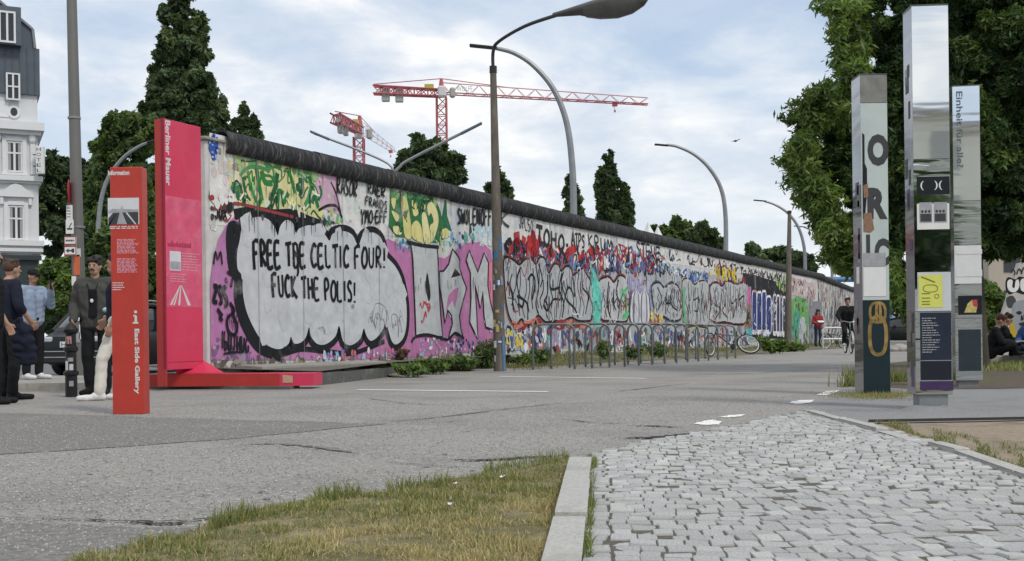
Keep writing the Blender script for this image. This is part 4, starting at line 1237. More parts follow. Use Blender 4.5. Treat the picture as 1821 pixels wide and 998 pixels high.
# beyond the second post: green, teal and grey painting
PT.poly(3, Z6([(795, 280), (960, 330), (960, 430), (795, 400)]), (196, 180, 178))
mottled(4, Z6([(795, 280), (960, 330), (960, 430), (795, 400)]), 40, 0.2, [(204, 170, 164), (190, 160, 158), (206, 200, 198), (170, 150, 160)])
tags(5, Z6([(800, 320), (960, 360), (960, 430), (800, 400)]), 24, 0.5, 0.06, [(70, 60, 70), (120, 70, 74), (230, 228, 226)])
PT.poly(4, Z6([(793, 440), (830, 410), (895, 430), (915, 520), (905, 690), (850, 740), (793, 690)]), (104, 160, 96))
mottled(5, Z6([(793, 520), (900, 540), (900, 690), (793, 680)]), 30, 0.22, [(60, 168, 150), (80, 186, 166), (50, 140, 128)])
mottled(5, Z6([(793, 430), (900, 440), (900, 520), (793, 520)]), 26, 0.2, [(120, 170, 80), (90, 150, 84), (150, 180, 96), (40, 44, 44)])
PT.poly(6, smooth_line(Z6([(845, 690), (850, 580), (870, 550), (890, 580), (895, 700), (870, 740)]), 3, True), (178, 184, 186))
PT.poly(4, Z6([(915, 450), (1000, 440), (1000, 740), (915, 730)]), (132, 134, 140))
mottled(5, Z6([(915, 450), (1000, 450), (1000, 730), (915, 730)]), 36, 0.22, [(110, 112, 120), (150, 150, 154), (130, 124, 110), (96, 98, 106)])
mottled(7, Z6([(795, 640), (1000, 660), (1000, 750), (795, 740)]), 34, 0.2, [(120, 124, 120), (90, 110, 104), (70, 74, 76), (160, 160, 158)])
# panel joints and run-off stains over the paint
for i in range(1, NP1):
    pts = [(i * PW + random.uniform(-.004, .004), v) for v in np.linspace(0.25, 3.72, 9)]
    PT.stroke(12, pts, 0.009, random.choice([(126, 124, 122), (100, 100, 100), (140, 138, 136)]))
for _ in range(150):
    u = random.uniform(0.1, U_BEND); v = 3.74
    PT.stroke(11, [(u, v), (u + random.uniform(-.02, .02), v - random.uniform(.05, .35)), (u + random.uniform(-.02, .02), v - random.uniform(.4, .7))], random.uniform(.01, .04), random.choice([(120, 118, 114), (90, 88, 86), (150, 148, 142)]), taper=0.9)
for (x0, x1, y, n_, col) in ((430, 730, 640, 0, BLK), (425, 560, 385, 26, BLK), (570, 700, 400, 22, BLK), (440, 720, 628, 40, BLK), (735, 880, 500, 16, BLK), (900, 1200, 455, 60, (150, 40, 46)), (900, 1300, 470, 60, BLK), (410, 570, 340, 30, (40, 100, 62)), (690, 790, 420, 20, (40, 100, 62)), (380, 440, 560, 12, BLK)):
    for _ in range(n_):                                    # drips of fresh paint that ran down
        u, v = WP(random.uniform(x0, x1), y + random.uniform(-12, 12)); ln = random.uniform(.06, .3)
        PT.stroke(10, [(u, v), (u + random.uniform(-.006, .006), v - ln * .5), (u + random.uniform(-.008, .008), v - ln)], random.uniform(.008, .018), col, taper=.5)
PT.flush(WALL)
for b_ in range(26):
    u0 = b_ * PW
    cols = [(150, 152, 156), (186, 186, 184), (120, 124, 130), (206, 206, 204), (96, 100, 108)]
    q = [(u0, .2), (u0 + PW, .2), (u0 + PW, 3.7), (u0, 3.7)]
    mottled(1, q, 16, 0.3, cols)
    mottled(2, [(u0, .4), (u0 + PW, .4), (u0 + PW, 2.6), (u0, 2.6)], 6, 0.4, [(206, 208, 206), (90, 92, 98), (160, 164, 168), (196, 198, 200)])
    mottled(2, [(u0, 2.2), (u0 + PW, 2.2), (u0 + PW, 3.6), (u0, 3.6)], 7, 0.25, [(190, 160, 150), (176, 170, 168), (150, 130, 128), (206, 204, 202)])
    tags(3, q, 5, 1.0, 0.10, [(226, 228, 228), (50, 52, 60), (120, 124, 130)])
    PT.stroke(5, [(u0, .1), (u0, 3.7)], .02, (80, 80, 80))
PT.flush(WALL2)
# ------------------------------------------------------------------ red memorial band at the end of the wall
M_RED = mat('memorial_red', (0.42, 0.035, 0.028), rough=0.5, var=0.10, scale=3, spec=0.4, col2=(0.33, 0.03, 0.028), mix2=(0.5, 0.75), scale2=1.2)
M_MAG = mat('memorial_magenta', (0.60, 0.036, 0.095), rough=0.42, var=0.08, scale=2.5, spec=0.45, col2=(0.66, 0.07, 0.13), mix2=(0.5, 0.75), scale2=0.9)
M_MAGL = mat('magenta_print', (0.63, 0.085, 0.17), rough=0.42, var=0.16, scale=5, col2=(0.68, 0.16, 0.25), mix2=(0.45, 0.7), scale2=3.0)
M_INKW = mat('white_ink', (0.62, 0.60, 0.60), rough=0.6, var=0.05)
M_INKP = mat('pale_pink_ink', (0.68, 0.33, 0.40), rough=0.6, var=0.08)
M_INKG = mat('grey_ink', (0.33, 0.34, 0.36), rough=0.6, var=0.2, scale=14)
M_INKD = mat('dark_ink', (0.045, 0.045, 0.05), rough=0.55, var=0.1)
M_INKL = mat('light_photo_sky', (0.60, 0.62, 0.65), rough=0.6, var=0.08)
XZ = Matrix.Rotation(PI / 2, 4, 'X')                   # flat shape in XY -> upright facing -Y
def facing(x, y, z, spin=0.0):
    return Matrix.Translation((x, y, z)) @ XZ @ Matrix.Rotation(spin, 4, 'Z')
def card(name, x0, x1, z0, z1, y, m, parent, th=0.0015):
    b = MB(); b.box(((x0 + x1) / 2, y + th / 2, (z0 + z1) / 2), (x1 - x0, th, z1 - z0))
    return b.build(name, m, parent)
def text_lines(name, x0, x1, z1, n, dz, th, y, m, parent, seed=1, ragged=0.25):
    """a block of small print: rows broken into word-long dashes"""
    r = random.Random(seed); b = MB()
    for i in range(n):
        z = z1 - i * dz; x = x0; end = x1 - r.random() * ragged * (x1 - x0)
        while x < end:
            w = r.uniform(.012, .05) * (x1 - x0) / .2
            x2 = min(end, x + w)
            b.box(((x + x2) / 2, y, z), (x2 - x, 0.001, th))
            x = x2 + .008 * (x1 - x0) / .2
    o = b.build(name, m, parent); o['kind'] = 'stuff'
    return o
OFF = 0.13
ua, ub = WP(293, 330, OFF)[0], WP(360, 330, OFF)[0]
zt = WP(325, 218, OFF)[1]
MEM = empty('memorial_stele', WL(ua, OFF), WROT, 'tall magenta red steel band with vertical lettering folded at the end of the wall', 'memorial')
wm = ub - ua
b = MB(); b.box((wm / 2, 0.05, (zt + .30) / 2), (wm, 0.06, zt - .30), ch=0.004); b.build('front_plate', M_MAG, MEM, fix=True)
b = MB(); b.box((0.012, 0.10, (zt + .06) / 2), (0.024, 0.16, zt - .06 - .004)); b.box((wm / 2, 0.11, zt / 2 + .1), (wm - .05, 0.05, zt - .4)); b.build('side_flange', M_RED, MEM)
FY = 0.018                                             # just before the plate
hgt = lambda py: WP(325, py, OFF)[1]
lettering('lettering', 'Berliner Mauer', 0.2, M_INKW, MEM, facing(0.095, FY, (hgt(220) + hgt(334)) / 2, -PI / 2), bold=0.006, fit=((hgt(220) - hgt(334)), 0.105))
card('printed_field', 0.03, wm - .01, hgt(546), hgt(352), FY + .0005, M_MAGL, MEM)
pc = card('photo_print', 0.10, 0.33, hgt(482), hgt(448), FY - .002, M_INKL, MEM)
card('photo_print', 0.11, 0.32, hgt(480), hgt(466), FY - .0035, M_INKG, MEM)
text_lines('small_print', 0.36, wm - .03, hgt(450), 7, .04, .012, FY - .002, M_INKP, MEM, 3)
text_lines('small_print', 0.10, 0.45, hgt(488), 4, .035, .012, FY - .002, M_INKP, MEM, 4)
b = MB()
for (x0, x1, x2, x3) in ((.30, .315, .09, .13), (.315, .33, .26, .30), (.33, .345, .46, .53), (.305, .312, .16, .19)):
    b.add([(x0, FY - .002, hgt(508)), (x1, FY - .002, hgt(508)), (x3, FY - .002, hgt(543)), (x2, FY - .002, hgt(543))], [(0, 1, 2, 3)])
b.build('line_drawing', M_INKW, MEM)
b = MB()
for i in range(9):
    x = .06 + i * .055
    b.add([(x, FY - .002, hgt(440)), (x + .05, FY - .002, hgt(440)), (x + .05, FY - .002, hgt(436 - 8 * abs(math.sin(i * 1.7)))), (x, FY - .002, hgt(434))], [(0, 1, 2, 3)])
b.build('skyline_print', mat('deep_magenta_ink', (0.42, 0.03, 0.085), rough=.5), MEM)
# the folded foot: a sloping plate and a long low arm lying towards the right
MI = MEM.matrix_basis.copy()
MI = (Matrix.Translation(WL(ua, OFF)) @ Matrix.Rotation(WROT, 4, 'Z')).inverted()
def in_mem(p): return MI @ Vector(p)
aA, aB = G(266, 688, 0.045), G(556, 686, 0.045)
d = (aB - aA); L = d.length; d.normalize(); nb = Vector((-d.y, d.x, 0))
zA, zB = 0.045, 0.225
b = MB()
e1 = aA + d * (L * 0.80)
b.prism([in_mem(aA), in_mem(e1), in_mem(e1 + Vector((0, 0, zB - zA))), in_mem(aA + Vector((0, 0, zB - zA)))], in_mem(nb * .02) - in_mem((0, 0, 0)))
b.build('arm_face', M_RED, MEM)
b = MB()
q = [e1 - nb * .003, aB - nb * .003, aB - nb * .003 + Vector((0, 0, zB - zA - .004)), e1 - nb * .003 + Vector((0, 0, zB - zA - .004))]
b.prism([in_mem(p) for p in q], in_mem(nb * .02) - in_mem((0, 0, 0)))
b.prism([in_mem(aB), in_mem(aB + nb * .45), in_mem(aB + nb * .45 + Vector((0, 0, .168))), in_mem(aB + Vector((0, 0, .168)))], in_mem(d * .01) - in_mem((0, 0, 0)))
b.build('arm_tip', M_MAG, MEM)
b = MB(); q = [e1 + d * .05, e1 + d * .2, e1 + d * .2 + Vector((0, 0, .10)), e1 + d * .05 + Vector((0, 0, .115))]
b.prism([in_mem(p - nb * .006 + Vector((0, 0, .045))) for p in q], in_mem(nb * -.002) - in_mem((0, 0, 0)))
b.build('worn_label', mat('worn_label', (0.50, 0.33, 0.22), var=.3, scale=40), MEM)
s1, s2 = WL(ua + .04, OFF - .02), WL(ub + .02, OFF - .02)
top1, top2 = Vector((s1.x, s1.y, .40)), Vector((s2.x, s2.y, .40))
f1 = aA + d * (L * .17) + nb * .02; f2 = aA + d * (L * .44) + nb * .12
b = MB(); b.prism([in_mem(top1), in_mem(top2), in_mem((f2.x, f2.y, zB + .004)), in_mem((f1.x, f1.y, zB + .004))], (0, 0, .012)); b.build('fold_plate', M_MAG, MEM)
b = MB(); q = [aA + nb * .02, aB + nb * .02, aB + nb * .5, aA + nb * .55]
b.prism([in_mem((p.x, p.y, zB - .018)) for p in q], (0, 0, .016)); b.build('arm_top', M_MAG, MEM)

# ------------------------------------------------------------------ red information stele
def px_frame(name, base_px, label, cat, rz=0.0):
    p = G(*base_px, 0.0); s = F / p.y
    root = empty(name, p, rz, label, cat)
    return root, s
M_STE = mat('stele_red', (0.45, 0.042, 0.028), rough=0.45, var=0.14, scale=5, detail=10, bump=.06, bscale=12, spec=0.4, col2=(0.38, 0.035, 0.026), mix2=(0.5, .8), scale2=.8)
STE, sc = px_frame('information_stele', (229, 737), 'red information stele with white lettering before the group of men', 'sign')
lx = lambda px, py: (px - (229 + (py - 737) * .0125)) / sc
lz = lambda py: (737 - py) / sc
hw = 28.5 / sc; ht = lz(297)
b = MB(); b.box((0.0, 0.08, ht / 2), (2 * hw, 0.16, ht), ch=0.006); b.build('column', M_STE, STE, fix=True)
FYs = -0.0015
lettering('lettering', 'Information', 0.1, M_INKW, STE, facing(lx(211, 307), FYs, lz(307)), bold=0.004, fit=(38 / sc, 9 / sc))
PPX = lambda px, py: (lx(px, py), lz(py))
card('photo_print', lx(191, 352) + .003, lx(247, 352), lz(399), lz(352), FYs, M_INKL, STE)
b = MB()
for pts, in ([[(193, 399), (212, 372), (218, 372), (240, 399)]], [[(193, 388), (205, 374), (211, 373), (196, 399), (193, 399)]], [[(222, 372), (246, 378), (246, 399), (243, 399)]]):
    b.poly([(PPX(*p)[0], FYs - .002, PPX(*p)[1]) for p in pts], (0, -1, 0))
b.build('photo_street', M_INKD, STE)
b = MB(); b.poly([(PPX(*p)[0], FYs - .004, PPX(*p)[1]) for p in [(208, 399), (214, 374), (216, 374), (226, 399)]], (0, -1, 0)); b.build('photo_road', M_INKG, STE)
b = MB(); b.poly([(PPX(*p)[0], FYs - .003, PPX(*p)[1]) for p in [(193, 375), (200, 371), (214, 372), (217, 366), (219, 372), (246, 373), (246, 377), (193, 379)]], (0, -1, 0)); b.build('photo_skyline', M_INKG, STE)
text_lines('caption', lx(195, 404), lx(246, 404), lz(403), 2, 3 / sc, 1.6 / sc, FYs, M_INKW, STE, 8, .1)
text_lines('small_print', lx(208, 440), lx(247, 440), lz(426), 11, 2.4 / sc, 1.3 / sc, FYs, M_INKP, STE, 5)
text_lines('small_print', lx(208, 470), lx(247, 470), lz(460), 11, 2.4 / sc, 1.3 / sc, FYs, M_INKP, STE, 6)
text_lines('credit_print', lx(200, 510), lx(222, 510), lz(503), 4, 4 / sc, 1.6 / sc, FYs, M_INKW, STE, 7, .3)
b = MB(); ix, iz = lx(241, 565), lz(565)
for (dx_, dz_, w_, h_) in ((0, -9.5, 10, 3), (.5, -3, 4.2, 12), (-1.5, 3.2, 5, 2.6), (.3, 10, 4.8, 4.8)):
    b.box((ix + dx_ / sc, FYs, iz + dz_ / sc), (w_ / sc, .001 + .0002 * abs(dz_), h_ / sc))
b.build('lettering', M_INKW, STE)
lettering('lettering', 'East Side Gallery', 0.1, M_INKW, STE, facing(lx(243, 643), FYs, lz(643), -PI / 2), bold=0.004, fit=(116 / sc, 11 / sc))

# ------------------------------------------------------------------ mirror and poster columns
def mirrormat(name, tint=(0.80, 0.83, 0.84), rough=0.03, wave=0.05, wscale=2.5):
    m = bpy.data.materials.new(name); m.use_nodes = True
    t = m.node_tree; bs = t.nodes['Principled BSDF']
    bs.inputs['Metallic'].default_value = 1.0; bs.inputs['Roughness'].default_value = rough
    bs.inputs['Base Color'].default_value = (*tint, 1)
    tcn = t.nodes.new('ShaderNodeTexCoord'); mp = t.nodes.new('ShaderNodeMapping')
    mp.inputs['Scale'].default_value = (0.5, 0.5, 3.0)
    nz = t.nodes.new('ShaderNodeTexNoise'); nz.inputs['Scale'].default_value = wscale; nz.inputs['Detail'].default_value = 1.5
    bp = t.nodes.new('ShaderNodeBump'); bp.inputs['Strength'].default_value = wave; bp.inputs['Distance'].default_value = 0.05
    t.links.new(tcn.outputs['Object'], mp.inputs[0]); t.links.new(mp.outputs[0], nz.inputs['Vector'])
    t.links.new(nz.outputs['Fac'], bp.inputs['Height']); t.links.new(bp.outputs[0], bs.inputs['Normal'])
    MATS[name] = m
    return m
M_MIR = mirrormat('polished_steel', wave=0.012); M_MIRB = mirrormat('buckled_steel', (0.62, 0.65, 0.67), 0.05, 0.16, 3.0)
M_MIRS = mirrormat('scuffed_steel', (0.36, 0.37, 0.385), 0.14, 0.08, 3.0)
M_EDGE = mat('edge_trim', (0.12, 0.125, 0.13), rough=0.4, metal=0.8)
M_FOOTS = mat('steel_foot', (0.26, 0.28, 0.29), rough=0.55, metal=0.5, var=.15, scale=8)
M_MINT = mat('mint_poster', (0.50, 0.57, 0.55), rough=0.35, var=0.08, scale=4, col2=(0.42, 0.50, 0.49), mix2=(.45, .75), scale2=1.2)
M_CONCP = mat('bare_panel', (0.20, 0.20, 0.185), rough=0.7, var=0.3, scale=8)
M_BLK = mat('gloss_black_print', (0.012, 0.015, 0.02), rough=0.25, var=0.1)
M_TEALK = mat('dark_teal_print', (0.012, 0.028, 0.034), rough=0.22, var=0.15, scale=3)
M_GOLD = mat('gold_print', (0.34, 0.23, 0.07), rough=0.4, var=0.35, scale=16, col2=(0.12, 0.08, 0.03), mix2=(.4, .65), scale2=7)
M_YEL = mat('yellow_poster', (0.62, 0.64, 0.13), rough=0.6, var=0.08, scale=10)
M_PAPER = mat('white_paper', (0.70, 0.71, 0.70), rough=0.6, var=0.06, scale=8)
M_PURP = mat('purple_print', (0.055, 0.035, 0.10), rough=0.3, var=.2)
M_SKIN_PRINT = mat('brown_print', (0.25, 0.14, 0.09), rough=.5, var=.3, scale=30)
def column(base_px, top_py, wl_px, label, rz, depth=None, foot=None):
    p = G(*base_px, 0.0); s = F / p.y
    root = empty('advertising_column', p, rz, label, 'column')
    w = wl_px / s
    top = (base_px[1] - top_py) / s
    z0 = foot if foot else 0.0
    return root, s, w, top
def col_body(root, w, top, z0, front, left, dep):
    b = MB(); b.box((0, dep / 2, (z0 + top) / 2), (w - .012, dep - .012, top - z0)); b.build('core', M_EDGE, root)
    b = MB(); b.box((-w / 2 + .003, dep / 2, (z0 + top) / 2), (.006, dep - .004, top - z0 - .01)); b.build('side_panel', left, root)
    b = MB(); b.box((w / 2 - .003, dep / 2, (z0 + top) / 2), (.006, dep - .004, top - z0 - .01)); b.build('side_panel', left, root)
    b = MB(); b.box((0, dep / 2, top + .006), (w + .004, dep + .004, .012)); b.build('cap', M_EDGE, root)
    for (za, zb, m) in front:
        b = MB(); b.box((0, .003, (za + zb) / 2), (w - .004, .006, zb - za - .006)); b.build('front_panel', m, root)
# column with big black letters and a printed chain
C1, s1_, w1, t1 = column((1560, 704), 133, 48, 'poster column with big black letters and a printed gold chain link', 0.0)
z1 = lambda py: (704 - py) / s1_
x1 = lambda px, py: (px - (1560 - .004 * (704 - py))) / s1_
col_body(C1, w1, t1, 0.0, [(z1(183), t1, M_CONCP), (z1(534), z1(183), M_MINT), (0.0, z1(534), M_TEALK)], M_MIRS, w1 * 1.05)
def ctext(root, s, px, py, wpx, hpx, xf, zf, s_, m, spin=0, bold=.004, y=-.002):
    return lettering('lettering', s, .2, m, root, facing(xf(px, py), y, zf(py), spin), bold=bold, fit=(wpx / s_, hpx / s_))
ctext(C1, 'O', 1565, 267, 38, 57, x1, z1, s1_, M_INKD, bold=.012); ctext(C1, 'R', 1563, 362, 36, 56, x1, z1, s1_, M_INKD, bold=.012); ctext(C1, 'C', 1570, 449, 26, 50, x1, z1, s1_, M_INKD, bold=.012)
b = MB(); b.box((x1(1546, 440), -.002, z1(440)), (7 / s1_, .001, 46 / s1_)); b.build('lettering', M_INKD, C1)
b = MB(); b.poly([(x1(px, py), -.003, z1(py)) for px, py in [(1537, 236), (1541, 240), (1541, 290), (1545, 300), (1545, 340), (1541, 385), (1537, 390)]], (0, -1, 0)); b.build('dark_print', M_BLK, C1)
b = MB(); b.poly([(x1(px, py), -.0045, z1(py)) for px, py in [(1538, 330), (1546, 326), (1547, 350), (1539, 352)]], (0, -1, 0)); b.poly([(x1(px, py), -.0045, z1(py)) for px, py in [(1538, 380), (1552, 378), (1557, 408), (1550, 414), (1538, 412)]], (0, -1, 0)); b.build('hand_print', M_SKIN_PRINT, C1)
card('poster', x1(1537, 475), x1(1577, 475), z1(474), z1(450), -.004, M_INKG, C1)
card('poster', x1(1537, 500), x1(1577, 500), z1(527), z1(475), -.005, M_PAPER, C1)
b = MB()
def ring_print(b, cx, cy, rx, ry, t, xf, zf, y, n=26, rect=0.55):
    O, I = [], []
    for k in range(n):
        a = 2 * PI * k / n; ca, sa = math.cos(a), math.sin(a)
        f = (abs(ca) ** 2.6 + abs(sa) ** 2.6) ** (-1 / 2.6)
        O.append((xf(cx + rx * f * ca, cy), y, zf(cy + ry * f * sa))); I.append((xf(cx + (rx - t) * f * ca, cy), y, zf(cy + (ry - t) * f * sa)))
    b.add(O + I, [(k, k + n, (k + 1) % n + n, (k + 1) % n) for k in range(n)])
ring_print(b, 1562, 597, 18, 37, 6.5, x1, z1, -.003); b.build('chain_print', M_GOLD, C1)
b = MB(); ring_print(b, 1562, 556, 16, 20, 4.5, x1, z1, -.002); b.build('chain_print', M_GOLD, C1)
b = MB(); ring_print(b, 1563, 556, 6, 20, 5, x1, z1, -.0045); b.build('chain_print', M_GOLD, C1)
for k in range(9):
    z = random.uniform(.5, 3.0)
    b = MB(); b.box((-w1 / 2 - .001, random.uniform(.08, .22), z), (.002, random.uniform(.04, .14), random.uniform(.08, .3))); b.build('sticker', random.choice([M_INKG, M_PAPER, M_PURP, M_INKD, M_CONCP]), C1)
# tall mirror column on a foot
C2, s2_, w2, t2 = column((1662, 730), 10, 64, 'tallest mirror column with a yellow notice, standing on a steel foot', math.radians(-4))
z2 = lambda py: (730 - py) / s2_
x2 = lambda px, py: (px - (1662 - .0045 * (730 - py))) / s2_
col_body(C2, w2, t2, z2(702), [(z2(283), t2, M_MIR), (z2(312), z2(283), M_MIRB), (z2(554), z2(312), M_MIR), (z2(640), z2(554), M_MIRB), (z2(702), z2(640), M_MIRB)], M_MIRS, w2 * .85)
b = MB(); b.box((0, .12, z2(716)), (50 / s2_, .2, 28 / s2_)); b.build('foot', M_FOOTS, C2)
card('moon_print', x2(1634, 330), x2(1691, 330), z2(346), z2(314), -.003, M_BLK, C2)
b = MB()
for cx, dr in ((1648, 1), (1662, -1), (1680, 1)):
    pts = [(cx + dr * 8 * math.cos(a), 330 + 9 * math.sin(a)) for a in np.linspace(PI * .6, PI * 1.4, 8)] + [(cx + dr * (4.5 * math.cos(a) - 1), 330 + 8 * math.sin(a)) for a in np.linspace(PI * 1.4, PI * .6, 8)]
    b.poly([(x2(px, py), -.006, z2(py)) for px, py in pts], (0, -1, 0))
b.build('moon_print', M_PAPER, C2)
card('poster', x2(1634, 380), x2(1690, 380), z2(408), z2(362), -.004, M_PAPER, C2)
for a, c_ in ((1638, 1660), (1663, 1686)):
    card('photo_print', x2(a, 380), x2(c_, 380), z2(396), z2(360), -.006, M_INKG, C2)
    b = MB()
    for px in (a + 5, a + 11, a + 17):
        b.ellipsoid((x2(px, 380), -.007, z2(376)), (.012, .002, .014), nu=8, nv=5); b.box((x2(px, 380), -.007, z2(387)), (.035, .002, .07))
    b.build('photo_figures', M_INKD, C2)
card('poster', x2(1634, 518), x2(1692, 518), z2(553), z2(484), -.003, mat('pale_sheet', (0.55, 0.58, 0.60), rough=.25, var=.08), C2)
card('yellow_notice', x2(1636, 518), x2(1677, 518), z2(547), z2(489), -.006, M_YEL, C2)
b = MB()
ring_print(b, 1656, 513, 13, 7, 1.2, x2, z2, -.008); ring_print(b, 1667, 527, 4, 4, 1, x2, z2, -.008)
b.box((x2(1654, 496), -.008, z2(497)), (26 / s2_, .001, 2 / s2_), M=Matrix.Translation((x2(1652, 497), -.008, z2(497))) @ Matrix.Rotation(.4, 4, 'Y'))
for py in (522, 530, 536, 541): b.box((x2(1648, py), -.008, z2(py)), (14 / s2_, .001, 1.5 / s2_))
b.build('notice_drawing', mat('olive_ink', (0.16, 0.17, 0.03), rough=.6), C2)
card('dark_board', x2(1638, 600), x2(1692, 600), z2(640), z2(556), -.003, mat('slate_print', (0.02, 0.03, 0.05), rough=.12, var=.2), C2)
text_lines('board_text', x2(1641, 570), x2(1672, 570), z2(566), 15, 4.3 / s2_, 1.6 / s2_, -.006, M_INKG, C2, 9, .5)
card('purple_print', x2(1637, 690), x2(1695, 690), z2(694), z2(678), -.003, M_PURP, C2)
card('dark_board', x2(1638, 660), x2(1692, 660), z2(676), z2(642), -.003, mat('navy_print', (0.015, 0.018, 0.03), rough=.1), C2)
for k in range(14):
    z = random.uniform(.3, 3.3)
    b = MB(); b.box((-w2 / 2 - .001, random.uniform(.06, .22), z), (.002, random.uniform(.02, .10), random.uniform(.04, .22))); b.build('sticker', random.choice([M_INKG, M_INKD, M_PURP, M_CONCP, M_INKD]), C2)
# mirror column with the lettering Einheit fuer alle?
C3, s3_, w3, t3 = column((1724, 690), 153, 46, 'mirror column with small vertical lettering at its top, behind the tallest one', math.radians(-10))
z3 = lambda py: (690 - py) / s3_
x3 = lambda px, py: (px - (1724 - .004 * (690 - py))) / s3_
col_body(C3, w3, t3, z3(677), [(z3(357), t3, M_MIR), (z3(436), z3(357), M_MIRB), (z3(505), z3(436), M_PAPER), (z3(566), z3(505), M_MIRB), (z3(677), z3(566), M_MIRB)], M_MIRS, w3 * .8)
b = MB(); b.box((0, .12, z3(684)), (34 / s3_, .18, 16 / s3_)); b.build('foot', M_FOOTS, C3)
lettering('lettering', 'Einheit für alle?', .1, mat('slate_letter', (0.10, 0.135, 0.15), rough=.4), C3, facing(x3(1711, 230), -.002, z3(230), -PI / 2), bold=.002, fit=(136 / s3_, 11 / s3_))
card('photo_print', x3(1706, 540), x3(1746, 540), z3(560), z3(526), -.004, M_BLK, C3)
b = MB(); b.poly([(x3(px, py), -.006, z3(py)) for px, py in [(1716, 556), (1722, 540), (1730, 533), (1738, 545), (1736, 556)]], (0, -1, 0)); b.build('photo_figure', mat('print_ochre', (0.55, 0.45, 0.15), var=.3, scale=30), C3)
b = MB(); b.poly([(x3(px, py), -.007, z3(py)) for px, py in [(1729, 534), (1738, 533), (1739, 547), (1732, 545)]], (0, -1, 0)); b.build('photo_figure', mat('print_red', (0.45, 0.06, 0.08), var=.3, scale=30), C3)
card('dark_board', x3(1706, 620), x3(1744, 620), z3(660), z3(586), -.004, mat('slate_board', (0.03, 0.045, 0.055), rough=.12), C3)
for py0, py1 in ((444, 452), (480, 492)):
    card('banner_print', x3(1703, py0), x3(1747, py0), z3(py1), z3(py0), -.004, M_PAPER, C3)
# the broad building across the road behind the viewer, seen only in the mirrors
M_CREAM = mat('cream_facade', (0.84, 0.80, 0.68), rough=.8, var=.08, scale=.6)
M_GLAZ = mat('far_glass', (0.46, 0.45, 0.41), rough=.4, var=.1)
FB = empty('facade_building', (14, -62, 0), PI, 'cream building reflected in the mirror columns', 'building')
b = MB(); b.box((0, 5, 8.0), (80, 10, 16)); b.build('wall', M_CREAM, FB)
b = MB(); b.box((0, 4.8, 16.25), (81, 11.2, .5)); b.build('cornice', M_INKW, FB)
for fl_ in range(4):
    for k in range(-11, 12):
        b = MB(); b.box((k * 3.3, -.02, 2.4 + fl_ * 3.8), (1.4, .1, 2.2)); b.build('window', M_GLAZ, FB)

# ------------------------------------------------------------------ lamps and poles
M_CPOST = mat('post_concrete', (0.13, 0.115, 0.095), rough=.9, var=.3, scale=10, bump=.4, bscale=40, col2=(0.19, 0.175, 0.15), mix2=(.5, .72), scale2=3, stretch=(1, 1, .3))
M_DKST = mat('dark_steel', (0.035, 0.037, 0.038), rough=.55, metal=.3, var=.2, scale=6)
M_GAL = mat('galvanised_steel', (0.26, 0.275, 0.29), rough=.5, metal=.45, var=.14, scale=5)
M_LUM = mat('lamp_underside', (0.075, 0.075, 0.07), rough=.4, var=.3, scale=3)
def arc_pts(ctrl, n=14):
    return [Vector((p[0], p[1], p[2])) for p in smooth3(ctrl, n)]
def smooth3(pts, k):
    P = [np.array(p, dtype=float) for p in pts]; n = len(P); out = []
    for i in range(n - 1):
        p0 = P[max(i - 1, 0)]; p1 = P[i]; p2 = P[i + 1]; p3 = P[min(i + 2, n - 1)]
        for q in range(k):
            t = q / k
            out.append(0.5 * ((2 * p1) + (-p0 + p2) * t + (2 * p0 - 5 * p1 + 4 * p2 - p3) * t * t + (-p0 + 3 * p1 - 3 * p2 + p3) * t ** 3))
    out.append(P[-1]); return out
dL = 23.2
base = D(889, 650, dL); top = D(877, 124, dL)
LP = empty('street_lamp', (base.x, base.y, 0), 0, 'concrete lamp post with old drop shaped lamp head beside the wall', 'street lamp')
loc = lambda p: Vector((p[0] - base.x, p[1] - base.y, p[2]))
b = MB(); b.tube([loc((base.x, base.y, -.05)), loc(top)], [.135, .068], 10); b.build('post', M_CPOST, LP, smooth=True)
aend = D(1000, 24, 20.5)
b = MB(); b.tube(smooth3([loc(top), loc(D(877, 92, dL)), loc(D(887, 74, 23)), loc(D(935, 46, 22)), loc(aend)], 6), .035, 8); b.tube([loc(D(877, 130, dL)), loc(D(877, 118, dL))], .08, 10); b.build('arm', M_DKST, LP, smooth=True)
hd0, hd1 = loc(D(984, 27, 20.5)), loc(D(1152, -4, 19.6))
ax = (hd1 - hd0); Lh = ax.length; ax.normalize(); upv = (Vector((0, 0, 1)) - ax * ax.z).normalized(); sd_ = ax.cross(upv)
def shell(prof, zs, squash):
    b = MB(); n = 18; vs = []
    for (t, r, ru, rd) in prof:
        for k in range(n):
            a = 2 * PI * k / n; s_, c_ = math.sin(a), math.cos(a)
            vs.append(hd0 + ax * (t * Lh) + sd_ * (r * c_) + upv * ((ru if s_ > 0 else rd) * s_))
    fs = []
    for i in range(len(prof) - 1):
        for k in range(n):
            a_, b_ = i * n + k, i * n + (k + 1) % n
            fs.append((a_, b_, b_ + n, a_ + n))
    fs.append(tuple(range(n - 1, -1, -1))); fs.append(tuple((len(prof) - 1) * n + k for k in range(n)))
    return b.add(vs, fs)
shell([(0, .04, .04, .04), (.12, .07, .06, .06), (.28, .13, .09, .09), (.45, .20, .12, .19), (.65, .23, .14, .25), (.82, .20, .12, .22), (.95, .12, .08, .13), (1, .04, .03, .04)], 0, 0).build('lamp_head', M_LUM, LP, smooth=60)
shell([(.36, .175, .0, .155), (.5, .225, .0, .225), (.68, .24, .0, .262), (.83, .205, .0, .228), (.94, .12, .0, .14)], 0, 0).build('lamp_glass', mat('smoky_glass', (.10, .10, .095), rough=.18, var=.15), LP, smooth=60)
